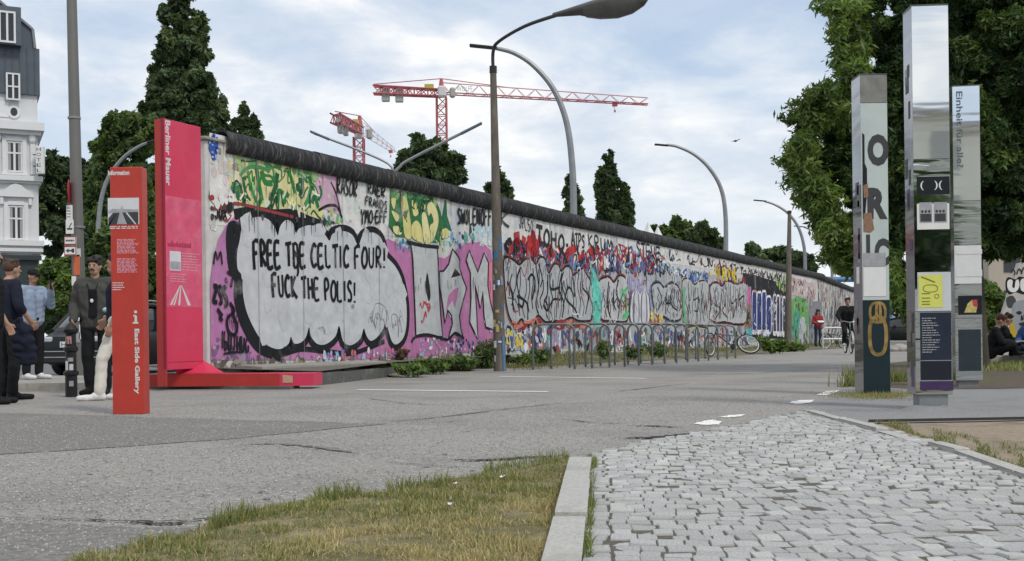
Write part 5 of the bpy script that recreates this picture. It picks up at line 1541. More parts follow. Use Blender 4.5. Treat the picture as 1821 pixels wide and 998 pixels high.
for k in range(34):          # stickers, paint and notices on the lower post
    t = random.random(); z = base.z + .1 + 2.5 * t
    a = random.uniform(-2.6, -.4); r = .135 - .067 * (z / top.z) + .004
    w_, h_ = random.uniform(.03, .09), random.uniform(.03, .16)
    cx_ = loc(top).x * (z / top.z)
    b = MB(); vs = []
    for aa in (a - w_ / r / 2, a, a + w_ / r / 2):
        vs += [(cx_ + r * math.cos(aa), r * math.sin(aa), z - h_ / 2), (cx_ + r * math.cos(aa), r * math.sin(aa), z + h_ / 2)]
    b.add(vs, [(0, 2, 3, 1), (2, 4, 5, 3)])
    b.build('sticker', random.choice([M_PAPER, M_INKG, M_INKD, mat('stk_yellow', (.45, .40, .16), var=.3, scale=30), mat('stk_blue', (.05, .16, .34), var=.2), M_CONCP, M_PAPER]), LP)
b = MB(); p = D(896, 650, dL - .1); b.tube([loc((p.x, p.y, 0)), loc(D(894, 598, dL - .1))], .035, 8); b.build('cable_guard', mat('blue_pipe_paint', (.10, .19, .33), rough=.5, var=.2), LP, smooth=True)

bp2 = D(1401, 622, 46); tp2 = D(1404, 377, 46)
P2 = empty('concrete_post', (bp2.x, bp2.y, 0), 0, 'bare brown concrete post without lamp in front of the far wall', 'post')
b = MB(); b.tube([(0, 0, -.05), Vector(tp2) - Vector((bp2.x, bp2.y, 0))], [.16, .07], 10); b.build('shaft', M_CPOST, P2, smooth=True)
b = MB(); b.tube([Vector(tp2) - Vector((bp2.x, bp2.y, 0)) - Vector((0, 0, .06)), Vector(tp2) - Vector((bp2.x, bp2.y, -.05))], .085, 10); b.build('cap', M_DKST, P2, smooth=True)

def arch_lamp(xb, yb, path, head, depth, r, label, group='arched lamps behind the wall'):
    bs = D(xb, yb, depth)
    root = empty('street_lamp', (bs.x, bs.y, 0), 0, label, 'street lamp', group)
    lo = lambda px, py: D(px, py, depth) - Vector((bs.x, bs.y, 0))
    pts = [Vector((0, 0, 0)), lo(xb, yb)] + [lo(*q) for q in path]
    sp = [pts[0]] + smooth3(pts[1:], 6)
    n = len(sp)
    b = MB(); b.tube(sp, [r * (1 - .45 * i / (n - 1)) for i in range(n)], 8); b.build('mast', M_GAL, root, smooth=True)
    h0, h1 = lo(*head[0]), lo(*head[1]); dv = h1 - h0
    M = Matrix.Translation((h0 + h1) / 2) @ dv.to_track_quat('X', 'Z').to_matrix().to_4x4()
    b = MB(); b.box((0, 0, 0), (dv.length, .26, .07), M=M, ch=.02); b.build('lamp_head', M_DKST, root, fix=True)
    return root
arch_lamp(1020, 378, [(1018, 300), (1008, 220), (985, 160), (950, 118), (915, 95), (882, 86)], [(835, 81), (884, 86)], 36, .115, 'tall arched grey lamp mast crossing the long crane jib')
arch_lamp(1291, 446, [(1290, 380), (1282, 335), (1262, 300), (1235, 275), (1205, 261), (1186, 258)], [(1164, 257), (1188, 259)], 55, .12, 'arched grey lamp mast standing free against the cloud')
arch_lamp(1432, 484, [(1430, 440), (1420, 405), (1402, 380), (1380, 365), (1360, 358)], [(1340, 356), (1362, 358)], 78, .13, 'arched lamp mast showing behind the bare concrete post')
arch_lamp(1480, 495, [(1477, 460), (1466, 430), (1448, 412), (1430, 404)], [(1412, 402), (1432, 404)], 98, .13, 'farthest arched lamp mast beside the leafy crown')
arch_lamp(174, 450, [(175, 400), (181, 350), (195, 312), (220, 280), (245, 262), (262, 254)], [(262, 254), (284, 248)], 50, .12, 'arched lamp mast behind the red information stele')
bs = D(700, 300, 50)
VL = empty('street_lamp', (bs.x, bs.y, 0), 0, 'twin armed lamp with two straight arms rising in a V above the wall', 'street lamp')
lo = lambda px, py, d_=50: D(px, py, d_) - Vector((bs.x, bs.y, 0))
b = MB(); b.tube([(0, 0, 0), lo(700, 306)], .11, 8); b.build('mast', M_GAL, VL, smooth=True)
b = MB(); b.tube(smooth3([lo(700, 308), lo(690, 291), lo(640, 268), lo(560, 238)], 4), .06, 6); b.build('arm', M_GAL, VL, smooth=True)
b = MB(); b.tube(smooth3([lo(700, 308), lo(711, 297), lo(730, 283), lo(845, 225)], 4), .07, 6); b.build('arm', M_GAL, VL, smooth=True)
for a_, c_ in (((552, 234), (585, 248)), ((857, 219), (820, 238))):
    h0, h1 = lo(*a_), lo(*c_); dv = h1 - h0
    b = MB(); b.box((0, 0, 0), (dv.length, .3, .09), M=Matrix.Translation((h0 + h1) / 2) @ dv.to_track_quat('X', 'Z').to_matrix().to_4x4(), ch=.02); b.build('lamp_head', mat('lamp_bluegrey', (.10, .14, .18), rough=.4), VL, fix=True)

# sign pole on the left
M_POLE = mat('pole_grey', (0.16, 0.158, 0.15), rough=.6, metal=.2, var=.12, scale=4, stretch=(1, 1, .2))
pb = D(144, 672, 21.0); pt = D(126, -60, 21.0)
SP = empty('tram_pole', (pb.x, pb.y, 0), 0, 'tall grey metal pole with stickers behind the bollard', 'pole')
pl = lambda px, py, d_=21.0: D(px, py, d_) - Vector((pb.x, pb.y, 0))
b = MB(); b.tube([(0, 0, 0), Vector(pt) - Vector((pb.x, pb.y, 0))], [.125, .088], 14); b.build('shaft', M_POLE, SP, smooth=True)
for zz in (pl(140, 404), pl(132, 210)):
    b = MB(); b.tube([zz - Vector((0, 0, .02)), zz + Vector((0, 0, .02))], .118, 14); b.build('band', M_GAL, SP, smooth=True)
for (px, py, w_, h_, m_) in ((141, 472, 14, 36, mat('stk_orange', (.55, .14, .06), var=.2, scale=20)), (136, 500, 10, 16, M_PAPER), (146, 510, 10, 20, M_INKG), (140, 530, 12, 14, M_INKL), (144, 450, 10, 14, M_PAPER), (137, 545, 9, 14, M_INKG), (146, 560, 10, 22, M_INKL), (142, 600, 12, 18, M_INKG), (148, 590, 7, 26, M_PAPER)):
    c = pl(px, py); s_ = 21.0 / F
    b = MB(); b.box((c.x, c.y - .124, c.z), (w_ * s_ * .8, .004, h_ * s_)); b.build('sticker', m_, SP)
def sign(name, px0, px1, py0, py1, label, draw, round_=False):
    c = D((px0 + px1) / 2, (py0 + py1) / 2, 20.8); s_ = 20.8 / F
    w_, h_ = (px1 - px0) * s_, (py1 - py0) * s_
    root = empty(name, c, 0, label, 'sign', 'traffic signs on the grey pole')
    if round_:
        ang = math.acos(min(1, w_ / h_)); root.rotation_euler = (0, 0, -ang)
        b = MB(); b.lathe([(h_ / 2, -.006), (h_ / 2, .006)], n=26, axis='Y'); b.build('plate', mat('sign_red', (.42, .02, .03), rough=.4), root)
        b = MB(); b.lathe([(h_ * .4, -.0085), (h_ * .4, -.0065)], n=26, axis='Y'); b.build('blue_field', mat('sign_blue', (.02, .06, .28), rough=.4), root)
        b = MB()
        for sg in (-1, 1):
            b.box((0, 0, 0), (h_ * .8, .002, h_ * .09), M=Matrix.Translation((0, -.010 - .001 * sg, 0)) @ Matrix.Rotation(sg * PI / 4, 4, 'Y'))
        b.build('red_bar', MATS['sign_red'], root)
    else:
        b = MB(); b.box((0, 0, 0), (w_, .012, h_), ch=.003); b.build('plate', M_PAPER, root, fix=True)
        draw(root, w_, h_)
    return root
def d_text(root, w_, h_):
    text_lines('small_print', -w_ * .4, w_ * .4, h_ * .3, 4, h_ * .2, h_ * .06, -.0075, M_INKD, root, 2)
def d_tow(root, w_, h_):
    b = MB(); b.box((0, -.0075, -h_ * .15), (w_ * .7, .001, h_ * .12)); b.box((w_ * .1, -.0075, h_ * .1), (w_ * .12, .001, h_ * .4), M=Matrix.Translation((w_ * .1, -.0075, h_ * .1)) @ Matrix.Rotation(.5, 4, 'Y')); b.build('tow_pictogram', M_INKD, root)
def d_arrow(root, w_, h_, label=True):
    b = MB(); b.box((0, -.0070, 0), (w_ * .98, .001, h_ * .98)); b.build('red_border', mat('dull_red', (.25, .03, .035), rough=.5), root)
    b = MB(); b.box((0, -.0085, 0), (w_ * .86, .001, h_ * .72)); b.build('white_field', M_PAPER, root)
    b = MB(); b.poly([(x * w_, -.0105, z * h_) for x, z in [(-.36, 0), (-.12, .22), (-.12, .07), (.1, .07), (.16, .2), (.34, .2), (.34, -.2), (.16, -.2), (.1, -.07), (-.12, -.07), (-.12, -.22)]], (0, -1, 0)); b.build('arrow', M_INKD, root)
def d_name(root, w_, h_):
    b = MB(); b.box((0, -.0070, 0), (w_ * .98, .001, h_ * .98)); b.build('red_border', MATS.get('dull_red') or mat('dull_red', (.25, .03, .035), rough=.5), root)
    b = MB(); b.box((0, -.0085, 0), (w_ * .86, .001, h_ * .72)); b.build('white_field', M_PAPER, root)
    text_lines('small_print', -w_ * .35, w_ * .35, 0, 1, .1, h_ * .2, -.0105, M_INKD, root, 3, .05)
sign('road_sign', 117, 129, 320, 364, 'round red and blue no stopping sign seen nearly edge on', None, True)
sign('road_sign', 118, 129, 365, 391, 'small grey text plate under the round no stopping sign', d_text)
sign('road_sign', 117, 131, 391, 416, 'white tow away plate with black pictogram on the pole', d_tow)
sign('road_sign', 114, 136, 420, 436, 'red bordered white plate above the arrow plate', d_name)
sign('road_sign', 114, 136, 437, 455, 'red bordered white plate with black arrow, lowest on the pole', d_arrow)

# bollard
bo = G(127, 706)
BO = empty('bollard', bo, 0, 'black cast iron bollard with stickers beside the grey pole', 'bollard')
M_IRON = mat('black_iron', (0.018, 0.019, 0.02), rough=.45, var=.3, scale=10, metal=.2)
hb = 133 / (F / bo.y)
b = MB(); b.lathe([(.075, 0), (.075, hb * .28), (.095, hb * .30), (.095, hb * .335), (.07, hb * .35), (.066, hb * .60), (.09, hb * .62), (.09, hb * .66), (.066, hb * .68), (.064, hb * .84), (.09, hb * .86), (.095, hb * .90), (.06, hb * .95), (.03, hb * .985), (.005, hb)], n=18); b.build('post', M_IRON, BO, smooth=40)
for (x_, z_, w_, h_, m_) in ((-.01, .76, .09, .10, mat('stk_pink', (.45, .25, .25), var=.4, scale=40)), (-.035, .42, .05, .12, M_PAPER), (.03, .40, .05, .08, M_INKL), (.03, .18, .055, .07, M_INKG), (.02, .50, .07, .05, M_INKG)):
    b = MB(); r = .072 if z_ < .7 else .068
    if z_ < .25: r = .078
    a = -PI / 2 + x_ / r; vs = []
    for aa in (a - w_ / r / 2, a, a + w_ / r / 2):
        vs += [(r * math.cos(aa), r * math.sin(aa), (z_ * hb) - h_ / 2), (r * math.cos(aa), r * math.sin(aa), z_ * hb + h_ / 2)]
    b.add(vs, [(0, 2, 3, 1), (2, 4, 5, 3)]); b.build('sticker', m_, BO)

# ------------------------------------------------------------------ bicycle stands
M_RACK = mat('rack_steel', (0.17, 0.185, 0.185), rough=.45, metal=.55, var=.2, scale=8)
legs_px = [(1022, 652), (1053, 650.5), (1084, 648), (1111, 646.5), (1136, 645), (1160, 643.5), (1182, 642), (1203, 640.8), (1223, 639.6), (1242, 638.5), (1260, 637.5), (1277, 636.6), (1293, 635.6), (1308, 634.8)]
hoop = MB(); Wd, Hh, rc = .88, .90, .17
pts = [Vector((0, 0, -.1)), Vector((0, 0, Hh - rc))] + [Vector((-rc + rc * math.cos(a), 0, Hh - rc + rc * math.sin(a))) for a in np.linspace(0, PI / 2, 6)[1:]]
pts += [Vector((-Wd + rc - rc * math.sin(a), 0, Hh - rc + rc * math.cos(a))) for a in np.linspace(0, PI / 2, 6)] + [Vector((-Wd, 0, -.1))]
hoop.tube(pts, .024, 8)
hoop_me = hoop.mesh('tube'); smooth_mesh(hoop_me, 50); hoop_me.materials.append(M_RACK)
fl_me = MB().lathe([(.05, .0), (.05, .012), (.028, .016)], n=10).mesh('foot_flange'); fl_me.materials.append(M_RACK)
Nh = len(legs_px)
ordn = ['first', 'second', 'third', 'fourth', 'fifth', 'sixth', 'seventh', 'eighth', 'ninth', 'tenth', 'eleventh', 'twelfth', 'thirteenth', 'fourteenth']
for i, (px, py) in enumerate(legs_px):
    t = i / (Nh - 1)
    sp_ = 84 + (62 - 84) * t
    dpt = F / sp_
    p = D(px, py, dpt)
    root = empty('bicycle_stand', p, math.radians(-3 + 6 * t), '%s hoop of the grey bicycle stands counted from the lamp post' % ordn[i] if i < Nh - 1 else 'last grey bicycle stand hoop, next to the leaning bicycle', 'bicycle stand', 'row of bicycle stands before the wall')
    o = link_mesh('hoop', hoop_me, None, root)
    for xx in (0, -Wd):
        o = link_mesh('foot_flange', fl_me, None, root); o.location = (xx, 0, 0)
    for (xx, m_) in (((-.0, .5), M_PAPER),) if i in (3, 7) else ():
        pass
pr = D(1500, 620, 48)
RK = empty('bicycle_stand', pr, 0, 'white bicycle stand far along the wall by the cyclist', 'bicycle stand')
for xx in (0,):
    b = MB(); b.tube([Vector(q) * 1.0 for q in pts], .03, 8); b.build('hoop', mat('rack_white', (.6, .6, .6), rough=.4, metal=.3), RK, smooth=True)
b = MB(); b.tube([(-.88, 0, .42), (0, 0, .42)], .028, 8); b.build('crossbar', MATS['rack_white'], RK, smooth=True)

# ------------------------------------------------------------------ bicycles
M_TYRE = mat('tyre_rubber', (0.016, 0.016, 0.017), rough=.8); M_RIM = mat('rim_white', (0.62, 0.62, 0.60), rough=.4); M_SPK = mat('spoke_steel', (.4, .4, .4), metal=.8, rough=.35)
M_FRAMEB = mat('bike_frame_dark', (.035, .045, .05), rough=.4, var=.2); M_FRAMES = mat('bike_frame_silver', (.35, .37, .38), rough=.4, metal=.4)
def wheel(parent, c, r, M=None, rimm=M_RIM, n=28):
    M = Matrix.Translation(c) @ (M or Matrix.Identity(4))
    def torus(R, rr, k=8):
        b = MB(); vs = []; fs = []
        for i in range(n):
            a = 2 * PI * i / n
            for j in range(k):
                t = 2 * PI * j / k
                vs.append(M @ Vector(((R + rr * math.cos(t)) * math.cos(a), rr * math.sin(t), (R + rr * math.cos(t)) * math.sin(a))))
        for i in range(n):
            for j in range(k):
                fs.append((i * k + j, ((i + 1) % n) * k + j, ((i + 1) % n) * k + (j + 1) % k, i * k + (j + 1) % k))
        return b.add(vs, fs)
    ty = torus(r - .022, .022).build('wheel', M_TYRE, parent, smooth=60)
    torus(r - .055, .016, 6).build('rim', rimm, ty, smooth=60)
    b = MB()
    for i in range(18):
        a = 2 * PI * i / 18
        b.tube([M @ Vector((0, .02 * (-1) ** i, 0)), M @ Vector(((r - .06) * math.cos(a), 0, (r - .06) * math.sin(a)))], .0022, 3, cap=False)
    b.tube([M @ Vector((0, -.05, 0)), M @ Vector((0, .05, 0))], .022, 8)
    b.build('spokes', M_SPK, ty)
    return ty
def bicycle(loc_, rz, label, frame=M_FRAMEB, rearM=None, steer=0.0, mud=True, group=None, wb=1.06, r=.345):
    """local +x is the way it faces; y across"""
    root = empty('bicycle', loc_, rz, label, 'bicycle', group)
    R0, F0 = Vector((-wb * .42, 0, r)), Vector((wb * .58, 0, r))
    bb = Vector((0, 0, .29)); st = Vector((-.14, 0, .76)); hdt = Vector((wb * .58 - .2, 0, .86)); hdb = Vector((wb * .58 - .15, 0, .70))
    wheel(root, R0, r, rearM)
    wheel(root, F0, r, Matrix.Rotation(steer, 4, 'Z'))
    b = MB()
    b.tube([bb, st], .016, 8); b.tube([bb, hdb], .02, 8); b.tube([st - Vector((-.02, 0, .16)), hdb + Vector((0, 0, -.02))], .017, 8)
    for sg in (-1, 1):
        b.tube([R0 + Vector((0, .06 * sg, 0)), bb + Vector((0, .03 * sg, 0))], .010, 6); b.tube([R0 + Vector((0, .06 * sg, 0)), st - Vector((0, 0, .12))], .009, 6)
    b.tube([hdb - Vector((0, 0, .02)), hdt], .021, 8)
    b.build('frame', frame, root, smooth=True)
    b = MB()
    for sg in (-1, 1): b.tube(smooth3([hdb + Vector((0, .05 * sg, -.02)), (hdb + F0) / 2 + Vector((.01, .06 * sg, 0)), F0 + Vector((0, .06 * sg, 0))], 3), .012, 6)
    b.build('fork', frame, root, smooth=True)
    b = MB(); b.tube([hdt, hdt + Vector((-.02, 0, .14))], .013, 8); hh_ = hdt + Vector((-.02, 0, .14))
    b.tube(smooth3([hh_ + Vector((-.16, -.28, .04)), hh_ + Vector((-.02, -.2, .04)), hh_ + Vector((.03, 0, 0)), hh_ + Vector((-.02, .2, .04)), hh_ + Vector((-.16, .28, .04))], 4), .012, 6); b.build('handlebar', M_SPK, root, smooth=True)
    b = MB(); b.tube([hh_ + Vector((-.17, -.28, .04)), hh_ + Vector((-.05, -.27, .04))], .018, 6); b.tube([hh_ + Vector((-.17, .28, .04)), hh_ + Vector((-.05, .27, .04))], .018, 6); b.build('grips', M_TYRE, root)['kind'] = 'stuff'
    b = MB(); b.tube([st, st + Vector((-.03, 0, .14))], .013, 8); b.build('seat_post', M_SPK, root)
    sp_ = st + Vector((-.04, 0, .17)); b = MB()
    b.prism([sp_ + Vector(q) for q in [(.16, -.02, 0), (.16, .02, 0), (-.02, .05, .0), (-.12, .09, .01), (-.14, 0, .01), (-.12, -.09, .01), (-.02, -.05, 0)]], (0, 0, .05)); b.build('saddle', M_TYRE, root)
    b = MB(); b.lathe([(.09, -.004), (.09, .004)], c=bb + Vector((0, .05, 0)), n=20, axis='Y'); b.tube([bb + Vector((0, .07, 0)), bb + Vector((.06, .07, -.16))], .012, 6); b.tube([bb + Vector((0, -.07, 0)), bb + Vector((-.06, -.07, .16))], .012, 6)
    b.box(bb + Vector((.06, .11, -.16)), (.09, .08, .02)); b.box(bb + Vector((-.06, -.11, .16)), (.09, .08, .02)); b.build('crankset', M_DKST, root)
    if mud:
        for c, a0, a1 in ((R0, 20, 190), (F0, -5, 150)):
            b = MB(); vs = []; fs = []
            angs = [math.radians(a0 + (a1 - a0) * i / 12) for i in range(13)]
            for a in angs:
                for y in (-.03, .03): vs.append(c + Vector(((r + .03) * math.cos(a), y, (r + .03) * math.sin(a))))
            b.add(vs, [(2 * i, 2 * i + 1, 2 * i + 3, 2 * i + 2) for i in range(12)]); b.build('mudguard', M_FRAMES, root, smooth=True)
    return root
pb_ = D(1303, 634, 33.5)
bicycle(pb_, PI + .10, 'abandoned dark bicycle with white rims leaning at the end of the stands', M_FRAMEB, Matrix.Rotation(math.radians(38), 4, 'X'), math.radians(50), wb=1.16, r=.36)
bicycle(D(1487, 621, 49), PI + .5, 'dark parked bicycle behind the white stand near the cyclist', M_FRAMEB, mud=False)
CYC = D(1508, 629, 36)
bicycle(CYC, -PI / 2 - .12, 'black bicycle ridden towards the viewer beside the lettered column', M_FRAMEB, mud=True)
# ------------------------------------------------------------------ trees: trunk, limbs and a crown of leaf-sized faces
M_BARK = mat('bark', (0.055, 0.045, 0.035), rough=.95, var=.3, scale=8, bump=.6, bscale=20)
M_LEAF = leafmat('tree_leaf', 0.38, 0.5)
def leaf_cloud(clumps, n, leaf, cols, seed, aspect=1.8, flat=0.5, shell=0.55):
    """leaves spread through clumps [(x,y,z,rx,ry,rz)]: denser towards each clump's outer shell; colour differs by clump and leaf"""
    r = np.random.default_rng(seed)
    C = np.array(clumps, dtype=float)
    vol = (C[:, 3] * C[:, 4] * C[:, 5]) ** (2 / 3)
    idx = r.choice(len(C), n, p=vol / vol.sum())
    d = r.normal(size=(n, 3)); d /= np.linalg.norm(d, axis=1)[:, None]
    rad = shell + (1.0 - shell) * r.random(n) ** 0.6 + np.abs(r.normal(0, .26, n))
    inner = r.random(n) < .25
    rad = np.where(inner, r.random(n) ** .5 * shell, rad)
    P = C[idx, :3] + d * C[idx, 3:6] * rad[:, None]
    # leaf frames: normals lean outwards and up
    nm = d * .6 + r.normal(size=(n, 3)) * .7 + np.array([0, 0, flat]); nm /= np.linalg.norm(nm, axis=1)[:, None]
    t = r.normal(size=(n, 3)) + d * .5 + np.array([0, 0, -.35]); t -= nm * (t * nm).sum(1)[:, None]; t /= np.linalg.norm(t, axis=1)[:, None]
    bt = np.cross(nm, t)
    s = leaf * r.uniform(.55, 1.35, n)
    L = t * (s * aspect / 2)[:, None]; B = bt * (s / 2)[:, None]
    V = np.stack([P - L, P - L * .1 + B, P + L, P - L * .1 - B], 1).reshape(-1, 3)
    Fq = np.arange(n * 4).reshape(n, 4)
    cols = np.array(cols)
    cc = cols[r.integers(0, len(cols), len(C))][idx] * .6 + cols[r.integers(0, len(cols), n)] * .4
    cc = cc * r.uniform(.75, 1.25, n)[:, None] * r.uniform(.65, 1.45, len(C))[idx][:, None]
    return V, Fq, cc
def make_tree(name, root_p, label, trunk_top, trunk_r, clumps, n, leaf, cols, seed, group=None, limbs=5, aspect=1.8, cat='tree', shell=.55):
    root = empty(name, root_p, 0, label, cat, group)
    o = Vector(root_p)
    r = random.Random(seed)
    b = MB(); tt = Vector(trunk_top) - o
    b.tube(smooth3([(0, 0, -.1), tt * .35 + Vector((r.uniform(-.1, .1), r.uniform(-.1, .1), 0)), tt * .7, tt], 4), [trunk_r * (1 - .75 * i / 12) for i in range(13)], 9)
    for c in r.sample(clumps, min(limbs, len(clumps))):
        s_ = tt * r.uniform(.35, .85); e = Vector(c[:3]) - o
        b.tube(smooth3([s_, s_ * .5 + e * .5 + Vector((0, 0, -.15 * (e - s_).length * .3)), e], 4), [trunk_r * .38 * (1 - .85 * i / 8) for i in range(9)], 6)
    b.build('trunk', M_BARK, root, smooth=True)
    V, Fq, C = leaf_cloud([(c[0] - o.x, c[1] - o.y, c[2] - o.z, *c[3:]) for c in clumps], n, leaf, cols, seed, aspect, shell=shell)
    ob = link_mesh('crown', np_mesh('crown', V, Fq, C), M_LEAF, root)
    return root
DARKG = [(0.074, 0.112, 0.060), (0.094, 0.138, 0.068), (0.060, 0.096, 0.052), (0.115, 0.162, 0.074)]
MIDG = [(0.090, 0.145, 0.052), (0.108, 0.165, 0.056), (0.07, 0.118, 0.046), (0.13, 0.185, 0.062)]
LITEG = [(0.105, 0.165, 0.042), (0.13, 0.195, 0.05), (0.08, 0.135, 0.04), (0.15, 0.21, 0.06)]
def blob_clumps(blobs, depth, seed, sub=9, dz=0.8, sr=0.42):
    """blobs given as (px, py, rx_px, ry_px) at a depth -> many small clumps filling them"""
    r = random.Random(seed); out = []
    for (px, py, rx, ry) in blobs:
        c = D(px, py, depth); RX, RY = rx * depth / F, ry * depth / F
        RD = RX * dz
        k = sub
        for _ in range(k):
            while True:
                x, y, z = r.uniform(-1, 1), r.uniform(-1, 1), r.uniform(-1, 1)
                if x * x + y * y + z * z < 1: break
            f = r.uniform(.55, 1.0) * sr
            q = 1 - f * .75
            out.append((c.x + x * RX * q, c.y + y * RD * q, c.z + z * RY * q, RX * f, RD * f, RY * f))
    return out
def ground_at(px, depth):
    X, _ = ray(px, Y0); return Vector((X * depth, depth, 0))
def tree_px(name, px, depth, label, blobs, n, leaf, cols, seed, sub=9, group='trees behind the wall and street', sr=.42, aspect=1.8, tr=.2):
    cl = blob_clumps(blobs, depth, seed, sub, sr=sr)
    top = max(c[2] for c in cl)
    g_ = ground_at(px, depth)
    return make_tree(name, g_, label, (g_.x, g_.y, top * .8), tr, cl, n, leaf, cols, seed, group, aspect=aspect)
# left group
tree_px('hornbeam_tree', 330, 62, 'very tall dark conical tree rising over the red memorial band',
        [(322, -14, 26, 34), (308, 20, 30, 30), (330, 45, 40, 36), (318, 80, 48, 36), (345, 95, 36, 40), (305, 120, 46, 40), (345, 140, 50, 44), (310, 165, 52, 40), (365, 180, 42, 46), (325, 200, 66, 40), (280, 165, 26, 26), (272, 200, 26, 34), (375, 225, 36, 36), (290, 232, 60, 36), (350, 240, 50, 36)], 44000, .21, DARKG, 5, 34, sr=.21, tr=.35)
tree_px('lime_tree', 225, 58, 'round dark green tree behind the information stele', [(212, 222, 34, 32), (250, 240, 46, 44), (190, 262, 36, 36), (225, 280, 60, 50), (190, 310, 40, 50), (250, 320, 54, 60), (205, 365, 60, 56), (180, 350, 34, 56), (255, 395, 50, 56), (215, 420, 60, 50)], 32000, .21, MIDG, 6, 32, sr=.22)
tree_px('maple_tree', 100, 66, 'broad dark tree between the white building and the grey pole', [(96, 296, 26, 28), (118, 300, 30, 26), (100, 330, 38, 40), (90, 372, 44, 46), (135, 345, 40, 46), (160, 385, 44, 50), (110, 420, 56, 44), (165, 430, 46, 44), (150, 310, 28, 30)], 28000, .22, DARKG, 7, 32, sr=.22)
tree_px('shrub', 105, 44, 'bright green bush behind the man in the blue shirt', [(95, 490, 36, 34), (128, 490, 34, 38), (110, 530, 50, 40), (80, 530, 36, 40), (150, 520, 34, 40)], 14000, .17, LITEG, 8, 26, sr=.25, tr=.08)
tree_px('hedge_tree', 262, 40, 'leafy hedge tree between the stele and the memorial band', [(268, 360, 20, 46), (262, 420, 28, 50), (215, 430, 44, 44), (185, 470, 36, 44), (230, 490, 50, 50), (268, 490, 28, 50), (160, 480, 34, 44), (200, 535, 60, 40), (260, 550, 44, 40)], 26000, .17, MIDG, 9, 26, sr=.24, tr=.12)
tree_px('clipped_hedge', 190, 46, 'long dark hedge low behind the parked car', [(70, 575, 36, 30), (110, 575, 36, 34), (150, 575, 36, 34), (190, 572, 36, 36), (230, 575, 36, 34), (275, 575, 36, 34), (310, 580, 30, 30)], 16000, .16, DARKG, 44, 12, sr=.42, tr=.05)
tree_px('spruce_tree', 438, 75, 'small pointed dark tree right of the tall conical one', [(434, 196, 9, 18), (428, 222, 18, 18), (448, 225, 16, 20), (440, 245, 32, 20), (440, 275, 34, 26)], 11000, .24, DARKG, 10, 26, sr=.24)
# behind the wall
tree_px('maple_tree', 768, 55, 'spreading dark maple above the wall below the crane mast', [(748, 262, 24, 24), (770, 275, 36, 30), (735, 290, 36, 28), (795, 295, 34, 28), (760, 318, 52, 28), (810, 315, 22, 20), (720, 300, 18, 20)], 15000, .24, DARKG, 12, 32, sr=.22)
tree_px('cypress_tree', 888, 80, 'small dark tree peeping out behind the concrete lamp post', [(888, 315, 12, 20), (890, 335, 20, 18), (870, 335, 10, 12), (893, 355, 22, 14)], 8000, .26, DARKG, 13, 26, sr=.25)
tree_px('cypress_tree', 1018, 85, 'narrow dark tree behind the arched lamp mast', [(1016, 325, 10, 20), (1017, 350, 17, 22), (1018, 378, 22, 22), (1018, 405, 22, 22)], 6500, .26, DARKG, 14, 26, sr=.25)
tree_px('poplar_tree', 1085, 85, 'tallest slender poplar of the pair above the wall', [(1084, 290, 12, 24), (1083, 325, 20, 32), (1068, 335, 12, 36), (1085, 365, 24, 30), (1080, 395, 26, 30)], 11000, .26, DARKG, 15, 28, sr=.24)
tree_px('poplar_tree', 1112, 85, 'shorter poplar leaning on the tall slender one', [(1112, 345, 11, 20), (1113, 370, 15, 26), (1112, 400, 17, 26)], 6000, .26, DARKG, 16, 26, sr=.25)
tree_px('birch_tree', 1205, 95, 'light green loose tree low above the wall', [(1205, 400, 18, 16), (1190, 412, 18, 14), (1222, 410, 16, 18), (1165, 410, 14, 12), (1205, 425, 34, 16)], 4200, .28, MIDG, 17, 22, sr=.26)
tree_px('lime_tree', 1252, 92, 'rounded tree left of the free standing arched lamp', [(1250, 405, 16, 14), (1262, 425, 24, 20), (1240, 420, 22, 22), (1282, 432, 10, 14)], 5500, .28, DARKG, 18, 22, sr=.26)
tree_px('far_tree', 1350, 115, 'pointed dark tree at the start of the low wood', [(1338, 442, 12, 14), (1345, 455, 18, 16), (1350, 470, 24, 14)], 6000, .36, DARKG, 19, 12, 'low wood beyond the wall')
tree_px('far_tree', 1385, 118, 'rounded middle tree of the low wood behind the bare post', [(1380, 450, 24, 14), (1400, 455, 22, 16), (1390, 472, 34, 14)], 7000, .36, DARKG, 20, 12, 'low wood beyond the wall')
tree_px('far_tree', 1432, 116, 'last tree of the low wood by the arched mast', [(1430, 460, 16, 12), (1438, 476, 14, 12)], 4000, .36, DARKG, 21, 12, 'low wood beyond the wall')
# the big robinia on the right
ROB = [(1640, 90, 80, 70), (1600, 130, 70, 60), (1690, 30, 150, 95), (1585, 40, 76, 70), (1535, 60, 38, 60), (1800, 60, 120, 110), (1530, 250, 66, 64), (1482, 225, 40, 38), (1470, 290, 42, 34), (1508, 330, 58, 44), (1590, 180, 80, 84), (1575, 300, 74, 86), (1650, 160, 110, 110),
       (1650, 300, 100, 110), (1780, 200, 110, 130), (1780, 340, 110, 100), (1840, 120, 120, 160), (1540, 400, 62, 50), (1500, 440, 34, 26), (1590, 420, 50, 70), (1600, 500, 24, 40), (1760, 420, 84, 50), (1820, 420, 50, 60), (1840, 280, 90, 150), (1700, 420, 60, 60)]
cl = blob_clumps(ROB, 21, 30, 46, dz=.75, sr=.19)
g_ = ground_at(1735, 21.5)
make_tree('robinia_tree', g_, 'big dark robinia with feathery leaves overhanging the mirror columns', (g_.x, g_.y, 6.5), .26, cl, 420000, .046, [(0.042, 0.080, 0.034), (0.054, 0.098, 0.038), (0.078, 0.130, 0.042), (0.035, 0.068, 0.032), (0.12, 0.185, 0.052)], 31, limbs=12, aspect=3.3, shell=.5)
fr = []                                     # feathery hanging sprays along the crown's edge
rr = random.Random(5)
